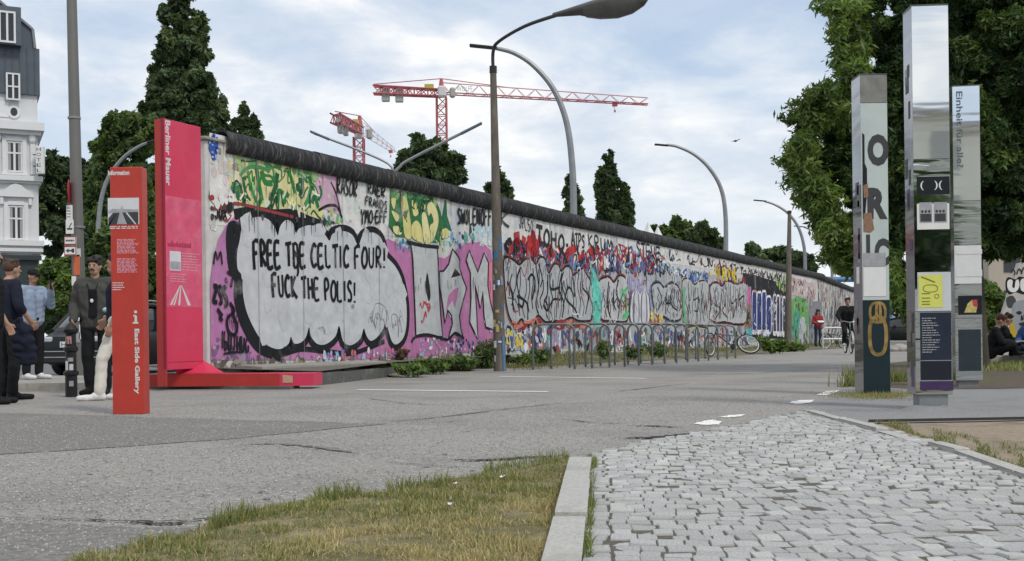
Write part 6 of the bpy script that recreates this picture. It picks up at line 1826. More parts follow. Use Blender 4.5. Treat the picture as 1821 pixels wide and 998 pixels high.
EDGE = [(1478, 10), (1486, 45), (1494, 90), (1510, 140), (1480, 172), (1450, 190), (1424, 210), (1412, 250), (1416, 300), (1428, 330), (1450, 360), (1470, 400), (1478, 440), (1490, 462), (1530, 450), (1560, 470), (1590, 540), (1510, 470)]
for ex, ey in EDGE:
    for _ in range(12):
        c = D(ex + rr.gauss(12, 12), ey + rr.gauss(0, 14), 20.5 + rr.uniform(-1, 1))
        fr.append((c.x, c.y, c.z, rr.uniform(.12, .3), .2, rr.uniform(.08, .2)))
V, Fq, C = leaf_cloud([(c[0] - g_.x, c[1] - g_.y, c[2], *c[3:]) for c in fr], 36000, .045, LITEG, 77, 3.6, shell=.2)
rt = [o for o in bpy.data.objects if o.name.startswith('robinia_tree')][0]
link_mesh('leaf_sprays', np_mesh('leaf_sprays', V, Fq, C), M_LEAF, rt)

for k, (x_, y_, h_) in enumerate(((4, -30, 7.4), (12, -33, 8.2), (19, -29, 7.6), (26, -32, 8.4), (34, -30, 7.8))):
    cl = []
    rr = random.Random(60 + k)
    for _ in range(16): cl.append((x_ + rr.uniform(-2.4, 2.4), y_ + rr.uniform(-2, 2), h_ * rr.uniform(.35, .85), rr.uniform(.9, 1.5), rr.uniform(.9, 1.5), rr.uniform(.7, 1.2)))
    make_tree('street_tree', Vector((x_, y_, 0)), '%s street tree of the dark row reflected in the mirror columns' % ('first', 'second', 'third', 'fourth', 'fifth')[k], (x_, y_, h_ * .7), .16, cl, 5000, .3, DARKG, 60 + k, 'street trees reflected in the mirror columns')

b = MB()                                    # heaped grit at the foot of the tallest column
q_ = G(1662, 732)
for k in range(16):
    a = 2 * PI * k / 16; b.v.append((q_.x + .27 * math.cos(a), q_.y + .1 + .26 * math.sin(a), .008))
for k in range(16):
    a = 2 * PI * k / 16; b.v.append((q_.x + .15 * math.cos(a), q_.y + .1 + .15 * math.sin(a), .04 + .012 * math.sin(3 * a)))
b.f = [(k, (k + 1) % 16, 16 + (k + 1) % 16, 16 + k) for k in range(16)] + [tuple(range(16, 32))]; b.c = [(1, 1, 1)] * 17
setprops(b.build('gravel_heap', M_GRAV, smooth=60), 'small heap of grit round the foot of the tallest column', 'gravel', kind='stuff')

# ------------------------------------------------------------------ weeds along the wall
def weed(px, py, wpx, hpx, n, cols, label, seed, depth=None, leafs=.045, name='weed'):
    z0 = 0.05
    p = G(px, py, z0) if depth is None else D(px, py, depth)
    root = empty(name, p, 0, label, 'plant', 'weeds growing along the wall')
    s_ = p.y / F; r = random.Random(seed)
    b = MB(); cl_ = []
    for k in range(9):
        x = r.uniform(-.5, .5) * wpx * s_; h = hpx * s_ * r.uniform(.5, 1.0); y = r.uniform(-.15, .15)
        b.tube([(x * .4, y * .4, -.05), (x * .8, y, h * .6), (x, y, h)], .006, 4)
        for q in range(3): cl_.append((x * (.5 + .25 * q), y, h * (.3 + .28 * q), wpx * s_ * .2, .16, hpx * s_ * .16))
    b.build('stem', mat('green_stem', (.10, .14, .05)), root)
    V, Fq, C = leaf_cloud(cl_, n, leafs, cols, seed, 2.4, shell=.2)
    link_mesh('foliage', np_mesh('foliage', V, Fq, C), M_LEAF, root)
    return root
weed(733, 666, 54, 20, 1500, MIDG+LITEG, 'low leafy weed at the end of the dark kerb', 1)
weed(772, 661, 56, 24, 1300, LITEG, 'yellowish grassy weed right of the kerb end', 2)
weed(830, 656, 44, 24, 1100, MIDG+LITEG, 'dense green weed beneath the pink graffiti', 3)
weed(862, 652, 40, 52, 1700, MIDG, 'tall dark nettle left of the concrete lamp post', 4)
weed(712, 640, 22, 20, 500, [(.10, .06, .05), (.14, .09, .06)], 'dry reddish brown weed at the wall foot', 5, depth=22.0)
weed(925, 649, 50, 20, 1000, LITEG, 'green weeds just right of the concrete lamp post', 6)
weed(968, 647, 40, 28, 1000, MIDG, 'dark bushy weed behind the first bicycle hoop', 7)
weed(1075, 636, 22, 32, 500, MIDG, 'upright weed behind the third bicycle hoop', 8, depth=25)
weed(1170, 633, 34, 26, 700, MIDG, 'bushy weed behind the seventh bicycle hoop', 9, depth=27.5)
weed(1125, 636, 30, 22, 700, DARKG + MIDG, 'low weed between the middle bicycle hoops', 10, depth=26.5)
weed(1380, 626, 50, 26, 900, LITEG, 'tall yellow green grass before the dark blue graffiti', 11, depth=38, leafs=.09)
weed(1412, 624, 46, 16, 700, LITEG, 'weeds round the foot of the bare concrete post', 12, depth=42, leafs=.09)
pts = []
for _ in range(15000):
    u = UE - 3 + random.random() ** 1.3 * (U_BEND + 6 - UE + 3); d_ = abs(random.gauss(.25, .55)) + .03
    t = math.sin(u * 2.1) + math.sin(u * .9 + 1.3 + d_ * 3)
    if t < -.5 or d_ > 1.8: continue
    p = WL(u, d_); pts.append((p.x, p.y, verge_z(u, d_), random.uniform(.4, 1.3) * (1 + max(0, math.sin(u * .37)) * .8)))
blades('verge_grass', pts, 0.13, 0.007, lambda b_, n: np.where(RNG.random(n)[:, None] < .25, STRAW[RNG.integers(0, 4, n)] * .7, GREEN[RNG.integers(0, 4, n)]) * RNG.uniform(.7, 1.2, n)[:, None], 0.45, None, 'rough grass and weeds along the foot of the wall', 'grass')
lit = []
for k in range(60):
    pass

# ------------------------------------------------------------------ tower cranes
M_CRED = mat('crane_red', (0.40, 0.10, 0.115), rough=.5, var=.1); M_CPNK = mat('crane_pink', (0.60, 0.40, 0.43), rough=.5, var=.06); M_CWHT = mat('crane_white', (0.58, 0.55, 0.56), rough=.5, var=.06); M_CONB = mat('crane_ballast', (0.34, 0.35, 0.34), rough=.8, var=.15); M_CYEL = mat('crane_yellow', (.42, .40, .05), rough=.5)
def lattice(b, p0, p1, w0, w1, bays, r, up, side, tri=False):
    """lattice girder from p0 to p1: chords and zigzag braces"""
    p0, p1, up, side = map(Vector, (p0, p1, up, side))
    if tri: cor = [(-.5, 0), (.5, 0), (0, 1.0)]
    else: cor = [(-.5, -.5), (.5, -.5), (.5, .5), (-.5, .5)]
    def pt(t, c):
        w = w0 + (w1 - w0) * t
        return p0.lerp(p1, t) + side * (c[0] * w) + up * (c[1] * w)
    for c in cor: b.tube([pt(0, c), pt(1, c)], r, 4, cap=False)
    n = len(cor)
    for i in range(bays):
        for k in range(n):
            a, c = cor[k], cor[(k + 1) % n]
            if (i + k) % 2: a, c = c, a
            b.tube([pt(i / bays, a), pt((i + 1) / bays, c)], r * .6, 3, cap=False)
            if not tri: b.tube([pt(i / bays, cor[k]), pt(i / bays, cor[(k + 1) % n])], r * .55, 3, cap=False)
    return b
def crane(label, depth, mast_px, jib0, jib1, ctr, base_y, jd=0.0, cd=0.0):
    """mast_px = (x, y of the slewing ring); jib0..jib1 pixel ends of the jib underside, ctr the end of the counter jib"""
    m0 = ground_at(mast_px[0], depth)
    root = empty('tower_crane', m0, 0, label, 'crane', 'red and white tower cranes on the building site')
    lo = lambda px, py, d_: D(px, py, d_) - m0
    mt = lo(mast_px[0], mast_px[1], depth); s_ = depth / F
    mw = 17 * s_
    b = lattice(MB(), (mt.x, mt.y, 0), mt, mw, mw, int(mt.z / mw) + 1, .11 * s_ / .07, (0, 1, 0), (1, 0, 0)); b.build('mast', M_CRED, root)
    j0, j1 = lo(*jib0, depth), lo(*jib1, depth + jd)
    dirv = (j1 - j0).normalized(); side = dirv.cross(Vector((0, 0, 1))).normalized()
    nb = max(9, int((j1 - j0).length / ((16 if not jd else 60) * s_))); th = 1.0 if not jd else .5
    mid = j0.lerp(j1, .16)
    b = lattice(MB(), j0, j1, 19 * s_, 12 * s_, nb, .075 * th * s_ / .07, (0, 0, 1), side, True); b.build('jib', M_CPNK, root)
    b = MB()
    for t in (-.5, .5):
        b.tube([j0 + side * t * 19 * s_, j1 + side * t * 12 * s_], 1.15 * th * s_, 4)
    b.build('jib_chords', M_CRED, root)
    b = MB(); b.tube([j0 + Vector((0, 0, 19 * s_)), j1 + Vector((0, 0, 12 * s_))], 0.9 * th * s_, 4); b.build('jib_top_chord', M_CRED, root)
    c1 = lo(*ctr, depth + cd)
    b = lattice(MB(), j0, c1, 12 * s_, 14 * s_, 10, 1.6 * s_, (0, 0, 1), side); b.build('counter_jib', M_CRED, root)
    b = MB(); b.tube([j0 + Vector((0, 0, 26 * s_)), c1 + Vector((0, 0, 10 * s_))], .8 * s_, 4); b.tube([j0 + Vector((0, 0, 26 * s_)), j0.lerp(j1, .35) + Vector((0, 0, 16 * s_))], .8 * s_, 4); b.build('tie_bar', M_CRED, root)
    for t in (.62, .82):
        q = j0.lerp(c1, t)
        b = MB(); b.box(q - Vector((0, 0, 8 * s_)), (14 * s_, 8 * s_, 24 * s_), rz=math.atan2(dirv.y, dirv.x), ch=.1); b.build('counterweight', M_CONB, root, fix=True)
    q = j0.lerp(c1, .18); b = MB(); b.box(q + Vector((0, 0, 9 * s_)), (16 * s_, 9 * s_, 11 * s_), rz=math.atan2(dirv.y, dirv.x)); b.build('winch_house', M_CYEL, root)
    b = MB(); b.box(mt + Vector((2 * s_, -12 * s_, 6 * s_)), (15 * s_, 14 * s_, 20 * s_), ch=.2); b.build('cab', M_CWHT, root, fix=True)
    b = MB(); b.box(mt + Vector((20 * s_, -8 * s_, 5 * s_)), (10 * s_, 10 * s_, 18 * s_), ch=.2); b.build('electrics_box', M_CONB, root, fix=True)
    b = MB(); b.tube([j0, j0 + Vector((0, 0, 26 * s_))], [7 * s_, 3 * s_], 6); b.build('tower_head', M_CRED, root)
    tq = j0.lerp(j1, .84)
    b = MB(); b.box(tq - Vector((0, 0, 3 * s_)), (9 * s_, 9 * s_, 6 * s_)); b.tube([tq - Vector((2 * s_, 0, 4 * s_)), tq - Vector((0, 0, 14 * s_))], .5 * s_, 3); b.box(tq - Vector((0, 0, 15 * s_)), (3 * s_, 3 * s_, 4 * s_)); b.build('trolley', M_CRED, root)
    return root
crane('long red and white tower crane with its jib stretched to the right', 150, (785, 172), (785, 166), (1152, 186), (664, 160), 0)
crane('shorter tower crane with its jib swinging away behind the maple', 165, (638, 245), (640, 232), (702, 272), (596, 210), 0, jd=70, cd=-25)
lettering('lettering', 'WOLFF', 1, M_INKG, bpy.data.objects['tower_crane'], facing(*(D(826, 158, 149) - ground_at(785, 150)), 0.0), fit=(28 * .075, 9 * .075))

# ------------------------------------------------------------------ white corner building with mansard roof on the left
M_STUC = mat('white_stucco', (0.63, 0.645, 0.66), rough=.8, var=.06, scale=1.2); M_TRIM = mat('white_trim', (0.68, 0.69, 0.70), rough=.7, var=.04)
M_ZINC = mat('zinc_roof', (0.085, 0.105, 0.13), rough=.5, metal=.3, var=.12, scale=2); M_ZINCL = mat('zinc_light', (0.20, 0.22, 0.24), rough=.5, metal=.3, var=.1)
M_WGL = mat('window_glass', (0.035, 0.042, 0.05), rough=.08, var=.1); M_SHOP = mat('shop_front', (0.03, 0.045, 0.05), rough=.4, var=.1); M_CURT = mat('curtain', (.35, .35, .34), rough=.9)
dB = 60.0; cb = ground_at(71.5, dB); sB = dB / F
BLD = empty('corner_building', cb, math.radians(26), 'white stucco hotel building with dark mansard roof at the picture edge', 'building')
ca = math.cos(math.radians(26))
bx = lambda px: (px - 71.5) * sB / ca                  # along the facade, right corner = 0, facade plane y=0
def bz(py, px=45):
    y_ = dB + bx(px) * math.sin(math.radians(26)); return D(px, py, y_).z
W_ = 15.0
Zs = dict(g=bz(462), c1=bz(433), c2=bz(318), c3=bz(226), e=bz(168), m=bz(85), r=bz(5))
b = MB(); b.box((-W_ / 2, 6, (Zs['e']) / 2), (W_, 12, Zs['e'])); b.build('wall', M_STUC, BLD)
b = MB(); b.box((-W_ / 2, -.03, Zs['g'] / 2), (W_ - .1, .12, Zs['g'])); b.build('shop_front', M_SHOP, BLD)
b = MB(); b.box((-W_ / 2, -.12, Zs['g'] + .1), (W_ + .2, .4, .25)); b.build('shop_fascia', M_SHOP, BLD)
for nm, zz, hh_, pr_ in (('cornice', Zs['c1'], .28, .22), ('cornice', Zs['c2'], .26, .18), ('cornice', Zs['c3'], .42, .34), ('cornice', Zs['g'] + .5, .18, .14)):
    b = MB(); b.box((-W_ / 2 + .1, 5.9 - pr_ / 2, zz), (W_ + pr_ * 1.2, 12.2 + pr_, hh_)); b.box((-W_ / 2 + .05, 5.95 - pr_ / 4, zz - hh_ * .75), (W_ + pr_ * .6, 12.1 + pr_ / 2, hh_ * .5)); b.build(nm, M_TRIM, BLD)
def bwin(xc, z0, z1, w_, ped):
    b = MB()
    b.box((xc - w_ / 2 - .1, -.05, (z0 + z1) / 2), (.2, .12, z1 - z0 + .3)); b.box((xc + w_ / 2 + .1, -.05, (z0 + z1) / 2), (.2, .12, z1 - z0 + .3)); b.box((xc, -.05, z1 + .12), (w_, .12, .2))
    f = b.build('window', M_TRIM, BLD)
    b = MB(); b.box((xc, -.012, (z0 + z1) / 2), (w_, .02, z1 - z0)); b.build('pane', M_WGL, f)
    b = MB()
    for xx in (-w_ / 2 + .04, 0, w_ / 2 - .04): b.box((xc + xx, -.035, (z0 + z1) / 2), (.08 if xx else .11, .03, z1 - z0))
    for zz in (z0 + .05, z0 + (z1 - z0) * .62, z1 - .05): b.box((xc, -.042, zz), (w_, .03, .09))
    b.build('sash', M_TRIM, f)
    b = MB(); b.box((xc, -.1, z0 - .1), (w_ + .5, .24, .12)); b.build('sill', M_TRIM, f)
    for sg in (-1, 1):
        b = MB(); b.box((xc + sg * w_ * .33, -.024, (z0 + z1) / 2), (w_ * .2, .004, z1 - z0 - .1)); b.build('curtain', M_CURT, f)
    if ped:
        b = MB(); zp = z1 + .45
        b.prism([(xc - w_ / 2 - .45, 0, zp), (xc + w_ / 2 + .45, 0, zp), (xc + w_ / 2 + .45, 0, zp + .12), (xc + .25, 0, zp + .62), (xc, 0, zp + .72), (xc - .25, 0, zp + .62), (xc - w_ / 2 - .45, 0, zp + .12)], (0, -.22, 0))
        b.box((xc - w_ / 2 - .3, -.08, zp - .2), (.16, .16, .4)); b.box((xc + w_ / 2 + .3, -.08, zp - .2), (.16, .16, .4)); b.build('pediment', M_TRIM, f)
for k in range(4):
    xo = -k * 3.0
    bwin(bx(38.5) + xo, bz(427), bz(366), .78, True)
    bwin(bx(37) + xo, bz(307), bz(252), .78, False)
    for sx in (-1, 1):
        b = MB(); b.box((bx(38) + xo + sx * .85, -.06, (Zs['c2'] + Zs['c3']) / 2), (.22, .14, Zs['c3'] - Zs['c2'] - .5)); b.ellipsoid((bx(38) + xo + sx * .85, -.1, Zs['c3'] - .6), (.2, .16, .28), nu=8, nv=6); b.build('pilaster', M_TRIM, BLD)
    b = MB(); ring = [(bx(37) + xo + .32 * math.cos(a), 0, bz(200) + .34 * math.sin(a)) for a in np.linspace(0, 2 * PI, 17)[:-1]]; b.prism(ring, (0, -.08, 0)); f = b.build('oculus', M_TRIM, BLD)
    b = MB(); b.prism([(bx(37) + xo + .17 * math.cos(a), -.085, bz(200) + .22 * math.sin(a)) for a in np.linspace(0, 2 * PI, 17)[:-1]], (0, -.01, 0)); b.build('pane', M_WGL, f)
    b = MB(); b.box((bx(12) + xo, -.03, bz(197)), (1.2, .06, .8), ch=.02); b.build('wall_panel', M_TRIM, BLD, fix=True)
    b = MB(); b.box((bx(45) + xo, -.03, bz(447)), (1.2, .06, .55), ch=.02); b.build('wall_panel', M_TRIM, BLD, fix=True)
# mansard: steep lower slope with standing seams, then a sloping upper roof
b = MB(); b.box((-W_ / 2 + .05, 5.9, (Zs['e'] + Zs['m']) / 2), (W_ + .15, 12.15, Zs['m'] - Zs['e'])); RF = b.build('roof', M_ZINC, BLD)
for k in range(26):
    b = MB(); b.box((bx(68) - k * .36, -.20, (Zs['e'] + Zs['m']) / 2), (.035, .06, Zs['m'] - Zs['e'])); b.build('standing_seam', M_ZINC, RF)
b = MB(); zt_ = Zs['r']; zm = Zs['m']
b.prism([(-.15, -.1, zm), (-.25, -.1, zm + 1.0), (-1.3, -.1, zt_ - .5), (-1.9, -.1, zt_), (-W_, -.1, zt_), (-W_, -.1, zm)], (0, 11.8, 0)); b.build('upper_roof', M_ZINC, RF)
b = MB()
for a_, c_ in (((-.10, zm), (-.2, zm + 1.02)), ((-.2, zm + 1.02), (-1.28, zt_ - .48)), ((-1.28, zt_ - .48), (-1.9, zt_ + .05))):
    b.tube([(a_[0], -.16, a_[1]), (c_[0], -.16, c_[1])], .09, 5)
b.build('roof_edge', M_ZINCL, RF)
for k in range(3):
    xo = -k * 2.6
    x_, z0, z1 = bx(28) + xo, bz(82), bz(30)
    b = MB(); b.box((x_, -.25, (z0 + z1) / 2 + .1), (1.35, .9, z1 - z0 + .45)); dm = b.build('dormer', M_ZINC, RF)
    b = MB()
    for xx in (-.36, 0, .36): b.box((x_ + xx, -.74, (z0 + z1) / 2), (.1, .06, z1 - z0))
    for zz in (z0, z1): b.box((x_, -.745, zz), (.82, .06, .1))
    b.build('window_frame', M_TRIM, dm)
    b = MB(); b.box((x_, -.715, (z0 + z1) / 2), (.74, .02, z1 - z0)); b.build('pane', M_WGL, dm)
    x_, z0, z1 = bx(36) + xo, bz(179), bz(134)
    b = MB()
    for xx in (-.3, 0, .3): b.box((x_ + xx, -.26, (z0 + z1) / 2), (.09, .06, z1 - z0))
    for zz in (z0, (z0 + z1) / 2, z1): b.box((x_, -.265, zz), (.68, .06, .08))
    w_ = b.build('window', M_TRIM, BLD)
    b = MB(); b.box((x_, -.225, (z0 + z1) / 2), (.6, .02, z1 - z0)); b.build('pane', M_WGL, w_)
hs = D(70, 285, dB - .6)
HS = empty('hotel_sign', hs, math.radians(8), 'white projecting hotel sign on the corner of the white building', 'sign')
hh_ = 49 * sB; ww_ = 14 * sB
b = MB(); b.box((.05, 0, 0), (ww_, .22, hh_), ch=.03); b.build('box', M_PAPER, HS, fix=True)
for i, ch_ in enumerate('HOTEL'):
    lettering('lettering', ch_, .2, mat('hotel_blue', (.02, .03, .09), rough=.5), HS, facing(0, -.114, hh_ * (.38 - .19 * i)), fit=(ww_ * .5, hh_ * .12))
b = MB(); b.tube([(-.35, .1, .3), (0, .1, .3)], .03, 6); b.tube([(-.35, .1, -.3), (0, .1, -.3)], .03, 6); b.build('bracket', M_DKST, HS)

# ------------------------------------------------------------------ things on the far right and far back
M_BEIGE = mat('beige_facade', (0.40, 0.36, 0.30), rough=.85, var=.1, scale=.5)
p_ = ground_at(1840, 62)
BB = empty('beige_building', p_, 0, 'beige building glimpsed under the robinia at the right edge', 'building')
zt_ = D(1800, 380, 62).z
b = MB(); b.box((2, 5, zt_ / 2), (9, 10, zt_)); b.build('wall', M_BEIGE, BB)
for k in range(3):
    for f_ in range(2):
        b = MB(); b.box((-1.2 + k * 1.6, -.02, 2.2 + f_ * 2.4), (.9, .06, 1.4)); b.build('window', M_WGL, BB)
tree_px('hedge_shrub', 1768, 40, 'bright green clipped shrub between the column and the painted wall piece', [(1765, 520, 30, 26), (1775, 545, 32, 28), (1750, 550, 26, 26), (1760, 575, 40, 24)], 5000, .16, LITEG, 40, 8, 'shrubs', tr=.06)
# free-standing painted wall piece
dW = 30.0; pw_ = D(1776, 600, dW)
PWALL = empty('painted_wall_piece', (pw_.x, pw_.y, 0), math.radians(-6), 'short white wall piece with bubble letters and a painted grey face', 'wall'); PWALL['kind'] = 'thing'
s_ = dW / F; zt_ = D(1790, 468, dW).z
M_OFFW = mat('offwhite_render', (.52, .50, .47), rough=.85, var=.12, scale=3)
b = MB(); b.prism([(-.12, 0, 0), (2.6, 0, 0), (2.6, 0, zt_ + .1), (.55, 0, zt_), (.12, 0, zt_ * .45)], (0, .25, 0)); b.build('slab', M_OFFW, PWALL)
PX = lambda px, py: ((px - 1776) * s_, D(px, py, dW).z)
def blot(pts, col, y, nm='painted_shape', k=4):
    b = MB(); b.poly([(PX(*q)[0], y, PX(*q)[1]) for q in smooth_line(pts, k, True)], (0, -1, 0)); b.build(nm, mat('mural_%d_%d_%d' % col, lin(col), rough=.8, var=.1), PWALL)
blot([(1789, 500), (1794, 493), (1806, 497), (1812, 492), (1824, 494), (1840, 494), (1842, 520), (1820, 524), (1806, 520), (1795, 524), (1789, 515)], (30, 30, 32), -.004)
blot([(1792, 501), (1797, 497), (1801, 500), (1800, 510), (1804, 512), (1806, 500), (1811, 498), (1812, 510), (1806, 519), (1797, 519), (1792, 512)], (228, 228, 228), -.007)
blot([(1815, 498), (1826, 496), (1838, 497), (1838, 518), (1826, 520), (1815, 516)], (226, 226, 226), -.007)
write_l = [[(1798, 486), (1800, 478), (1805, 484), (1803, 490)], [(1808, 488), (1812, 478), (1817, 486)], [(1816, 488), (1820, 476), (1826, 488)]]
for st_ in write_l:
    b = MB(); b.tube([(PX(*q)[0], -.004, PX(*q)[1]) for q in smooth_line(st_, 3)], .018, 4); b.build('painted_shape', M_INKD, PWALL)
blot([(1790, 530), (1800, 526), (1806, 534), (1804, 545), (1794, 548), (1790, 540)], (70, 72, 74), -.004)
blot([(1800, 545), (1812, 535), (1830, 536), (1840, 560), (1832, 590), (1812, 596), (1800, 580)], (150, 154, 158), -.005)
for e in ([(1806, 556), (1812, 553), (1816, 557), (1811, 560)], [(1822, 555), (1830, 553), (1832, 558), (1825, 560)], [(1810, 576), (1820, 573), (1828, 577), (1820, 582)], [(1815, 560), (1819, 568), (1814, 570)]): blot(e, (44, 46, 50), -.009)
blot([(1795, 578), (1799, 570), (1806, 590), (1812, 598), (1800, 600), (1795, 592)], (190, 160, 50), -.010)
# blue overhead pipe near the far end of the path
pA, pB = D(1440, 497, 112), D(1600, 497, 112)
OP = empty('overhead_pipe', (pA.x, pA.y, 0), 0, 'blue overhead pipe crossing far behind the end of the wall', 'pipe')
b = MB(); b.tube([(0, 0, pA.z), (pB.x - pA.x, 0, pB.z)], .28, 10); b.build('tube', mat('pipe_blue', (.06, .18, .36), rough=.4), OP, smooth=True)
for t in (.1, .9):
    b = MB(); b.tube([((pB.x - pA.x) * t, 0, 0), ((pB.x - pA.x) * t, 0, pA.z)], .15, 8); b.build('support', MATS['pipe_blue'], OP, smooth=True)
b = MB(); b.box(((pB.x - pA.x) * .6, .5, pA.z - .9), (6, .2, .25)); b.build('gantry', M_GAL, OP)
# white tent tips behind the wall
for k, (px, py, nm) in enumerate(((1155, 395, 'white pointed tent top, left of two above the wall'), (1172, 403, 'lower white pointed tent top, right of two above the wall'))):
    g0 = ground_at(px, 70); z_ = D(px, py, 70).z
    T = empty('pagoda_tent', g0, 0, nm, 'tent', 'white tent tops')
    b = MB(); b.lathe([(1.2, z_ - 1.4), (.5, z_ - .9), (.2, z_ - .4), (.03, z_)], n=4); b.build('canopy', M_PAPER, T)
    for sx, sy in ((-1, -1), (1, -1), (1, 1), (-1, 1)):
        b = MB(); b.tube([(sx * .8, sy * .8, 0), (sx * .8, sy * .8, z_ - 1.4)], .03, 6); b.build('leg', M_GAL, T)
# boulder
bo_ = ground_at(1600, 40); b = MB()
for (x, z, r) in ((0, .1, .3), (.25, .08, .22), (-.2, .06, .2)): b.ellipsoid((x, 0, z), (r, .22, r * .6), nu=10, nv=6)
o = b.build('boulder', mat('boulder_stone', (.36, .33, .30), rough=.9, var=.2, bump=.5, bscale=8), None, smooth=60); o.location = bo_; setprops(o, 'pale low boulder at the path edge behind the columns', 'boulder')
# bird
bd = D(1308, 250, 60); BR = empty('bird', bd, 0, 'tiny dark bird gliding in the pale sky', 'bird')
b = MB(); b.prism([(-.25, 0, -.05), (0, 0, 0), (.3, .1, .12), (.28, .0, .08), (0.02, 0, -.06)], (0, .08, .01)); b.ellipsoid((0, .03, -.02), (.09, .16, .05), nu=8, nv=6); b.build('body', M_INKD, BR)
# low garden wall the seated people use
A_ = D(1735, 633, 24); LW = empty('stone_ledge', (A_.x, A_.y, 0), 0, 'low pale stone ledge under the seated people', 'ledge')
for k in range(4):
    b = MB(); b.box((.45 + k * 1.0, .3, A_.z / 2), (.985, .6, A_.z), ch=.015); b.build('stone_block', mat('ledge_stone', (.46, .44, .42), rough=.85, var=.12, scale=5), LW, fix=True)
# ------------------------------------------------------------------ people
def remesh(name, b, voxel, smooth_it=3, fold=0.0, seed=0):
    """fuse overlapping shapes into one continuous skin, smooth it, add cloth folds"""
    me = b.mesh(name)
    o = bpy.data.objects.new(name, me); COL.objects.link(o)
    m = o.modifiers.new('r', 'REMESH'); m.mode = 'VOXEL'; m.voxel_size = voxel
    s = o.modifiers.new('s', 'SMOOTH'); s.factor = .5; s.iterations = smooth_it
    dg = bpy.context.evaluated_depsgraph_get()
    me2 = bpy.data.meshes.new_from_object(o.evaluated_get(dg), depsgraph=dg)
    bpy.data.objects.remove(o); bpy.data.meshes.remove(me)
    me2.name = name
    n = len(me2.vertices)
    if fold and n:
        co = np.empty(n * 3, dtype=np.float32); me2.vertices.foreach_get('co', co); co = co.reshape(-1, 3)
        nm = np.empty(n * 3, dtype=np.float32); me2.vertices.foreach_get('normal', nm); nm = nm.reshape(-1, 3)
        r = np.random.default_rng(seed); f = np.zeros(n)
        for k in range(7):
            w = r.normal(size=3) * np.array([14, 14, 24]) ; ph = r.uniform(0, 6)
            f += np.sin(co @ w + ph + 1.5 * np.sin(co @ (r.normal(size=3) * 9)))
        co += nm * (fold * f / 3.0)[:, None]
        me2.vertices.foreach_set('co', co.ravel().astype(np.float32)); me2.update()
    smooth_mesh(me2, 180)
    return me2
def cap(b, p0, p1, r0, r1=None, n=10):
    r1 = r0 if r1 is None else r1
    p0, p1 = Vector(p0), Vector(p1)
    b.tube([p0, p1], [r0, r1], n); b.ellipsoid(p0, (r0, r0, r0), nu=n, nv=6); b.ellipsoid(p1, (r1, r1, r1), nu=n, nv=6)
M_SKIN = mat('skin', (0.42, 0.25, 0.175), rough=.55, var=.08, scale=14, spec=.35)
M_SKIN2 = mat('skin_tan', (0.34, 0.19, 0.13), rough=.55, var=.08, scale=14, spec=.35)
M_HAIR = mat('dark_hair', (0.018, 0.014, 0.012), rough=.6, var=.3, scale=40, bump=.6, bscale=80)
M_HAIRB = mat('brown_hair', (0.07, 0.035, 0.02), rough=.6, var=.3, scale=40, bump=.6, bscale=80)
M_EYE = mat('eye_dark', (0.02, 0.015, 0.012), rough=.3)
def cloth(name, col, rough=.9): return mat('cloth_' + name, col, rough=rough, var=.14, scale=9, spec=.15, bump=.15, bscale=120)
BLACKC = cloth('black', (0.016, 0.017, 0.019)); NAVYC = cloth('navy', (0.018, 0.022, 0.038)); CHARC = cloth('charcoal', (0.068, 0.068, 0.064)); BLUEC = cloth('blue_shirt', (0.27, 0.34, 0.46)); CREAMC = cloth('cream', (0.66, 0.63, 0.57)); WHITEC = cloth('white_shoe', (0.68, 0.68, 0.67)); REDC = cloth('red', (0.28, 0.035, 0.04)); DENIM = cloth('denim', (0.03, 0.045, 0.08)); BKSHOE = cloth('black_shoe', (0.014, 0.014, 0.015), .6)
def joints(**kw):
    J = dict(hipL=(-.10, 0, .93), hipR=(.10, 0, .93), kneeL=(-.115, -.01, .50), kneeR=(.115, -.01, .50), ankL=(-.12, .03, .09), ankR=(.12, .03, .09),
             toeL=(-.14, -.15, .035), toeR=(.14, -.15, .035), shL=(-.185, .01, 1.44), shR=(.185, .01, 1.44), elL=(-.25, .03, 1.16), elR=(.25, .03, 1.16),
             wrL=(-.255, -.05, .92), wrR=(.255, -.05, .92), pel=(0, 0, .98), chest=(0, 0, 1.34), neck=(0, .01, 1.50), head=(0, -.015, 1.66), face=(0, -1, 0))
    J.update(kw)
    return {k: Vector(v) for k, v in J.items()}
def hand(b, wr, el, curl=.5, side=1, r=1.0, fwd=None):
    d = (wr - el).normalized()
    f = Vector(fwd) if fwd is not None else Vector((0, -1, 0))
    f = (f - d * f.dot(d)); f = f.normalized() if f.length > .1 else d.orthogonal().normalized()
    s = d.cross(f)
    pc = wr + d * .05
    for t in (-.5, 0, .5): cap(b, wr + f * t * .03, pc + f * t * .055 + d * .035, .016, .014, 8)
    for i, (t, L) in enumerate(((-.033, .060), (-.011, .072), (.011, .078), (.033, .070))):
        k0 = pc + d * .045 + f * t
        k1 = k0 + d * L * .5 + s * side * curl * .02; k2 = k1 + d * L * .5 * (1 - curl * .6) + s * side * curl * .035
        cap(b, k0, k1, .0095, .009, 7); cap(b, k1, k2, .009, .0075, 7)
    t0 = wr + d * .03 + f * .03; t1 = t0 + f * .03 + d * .025; t2 = t1 + d * .035 + s * side * .01
    cap(b, t0, t1, .012, .011, 7); cap(b, t1, t2, .011, .009, 7)
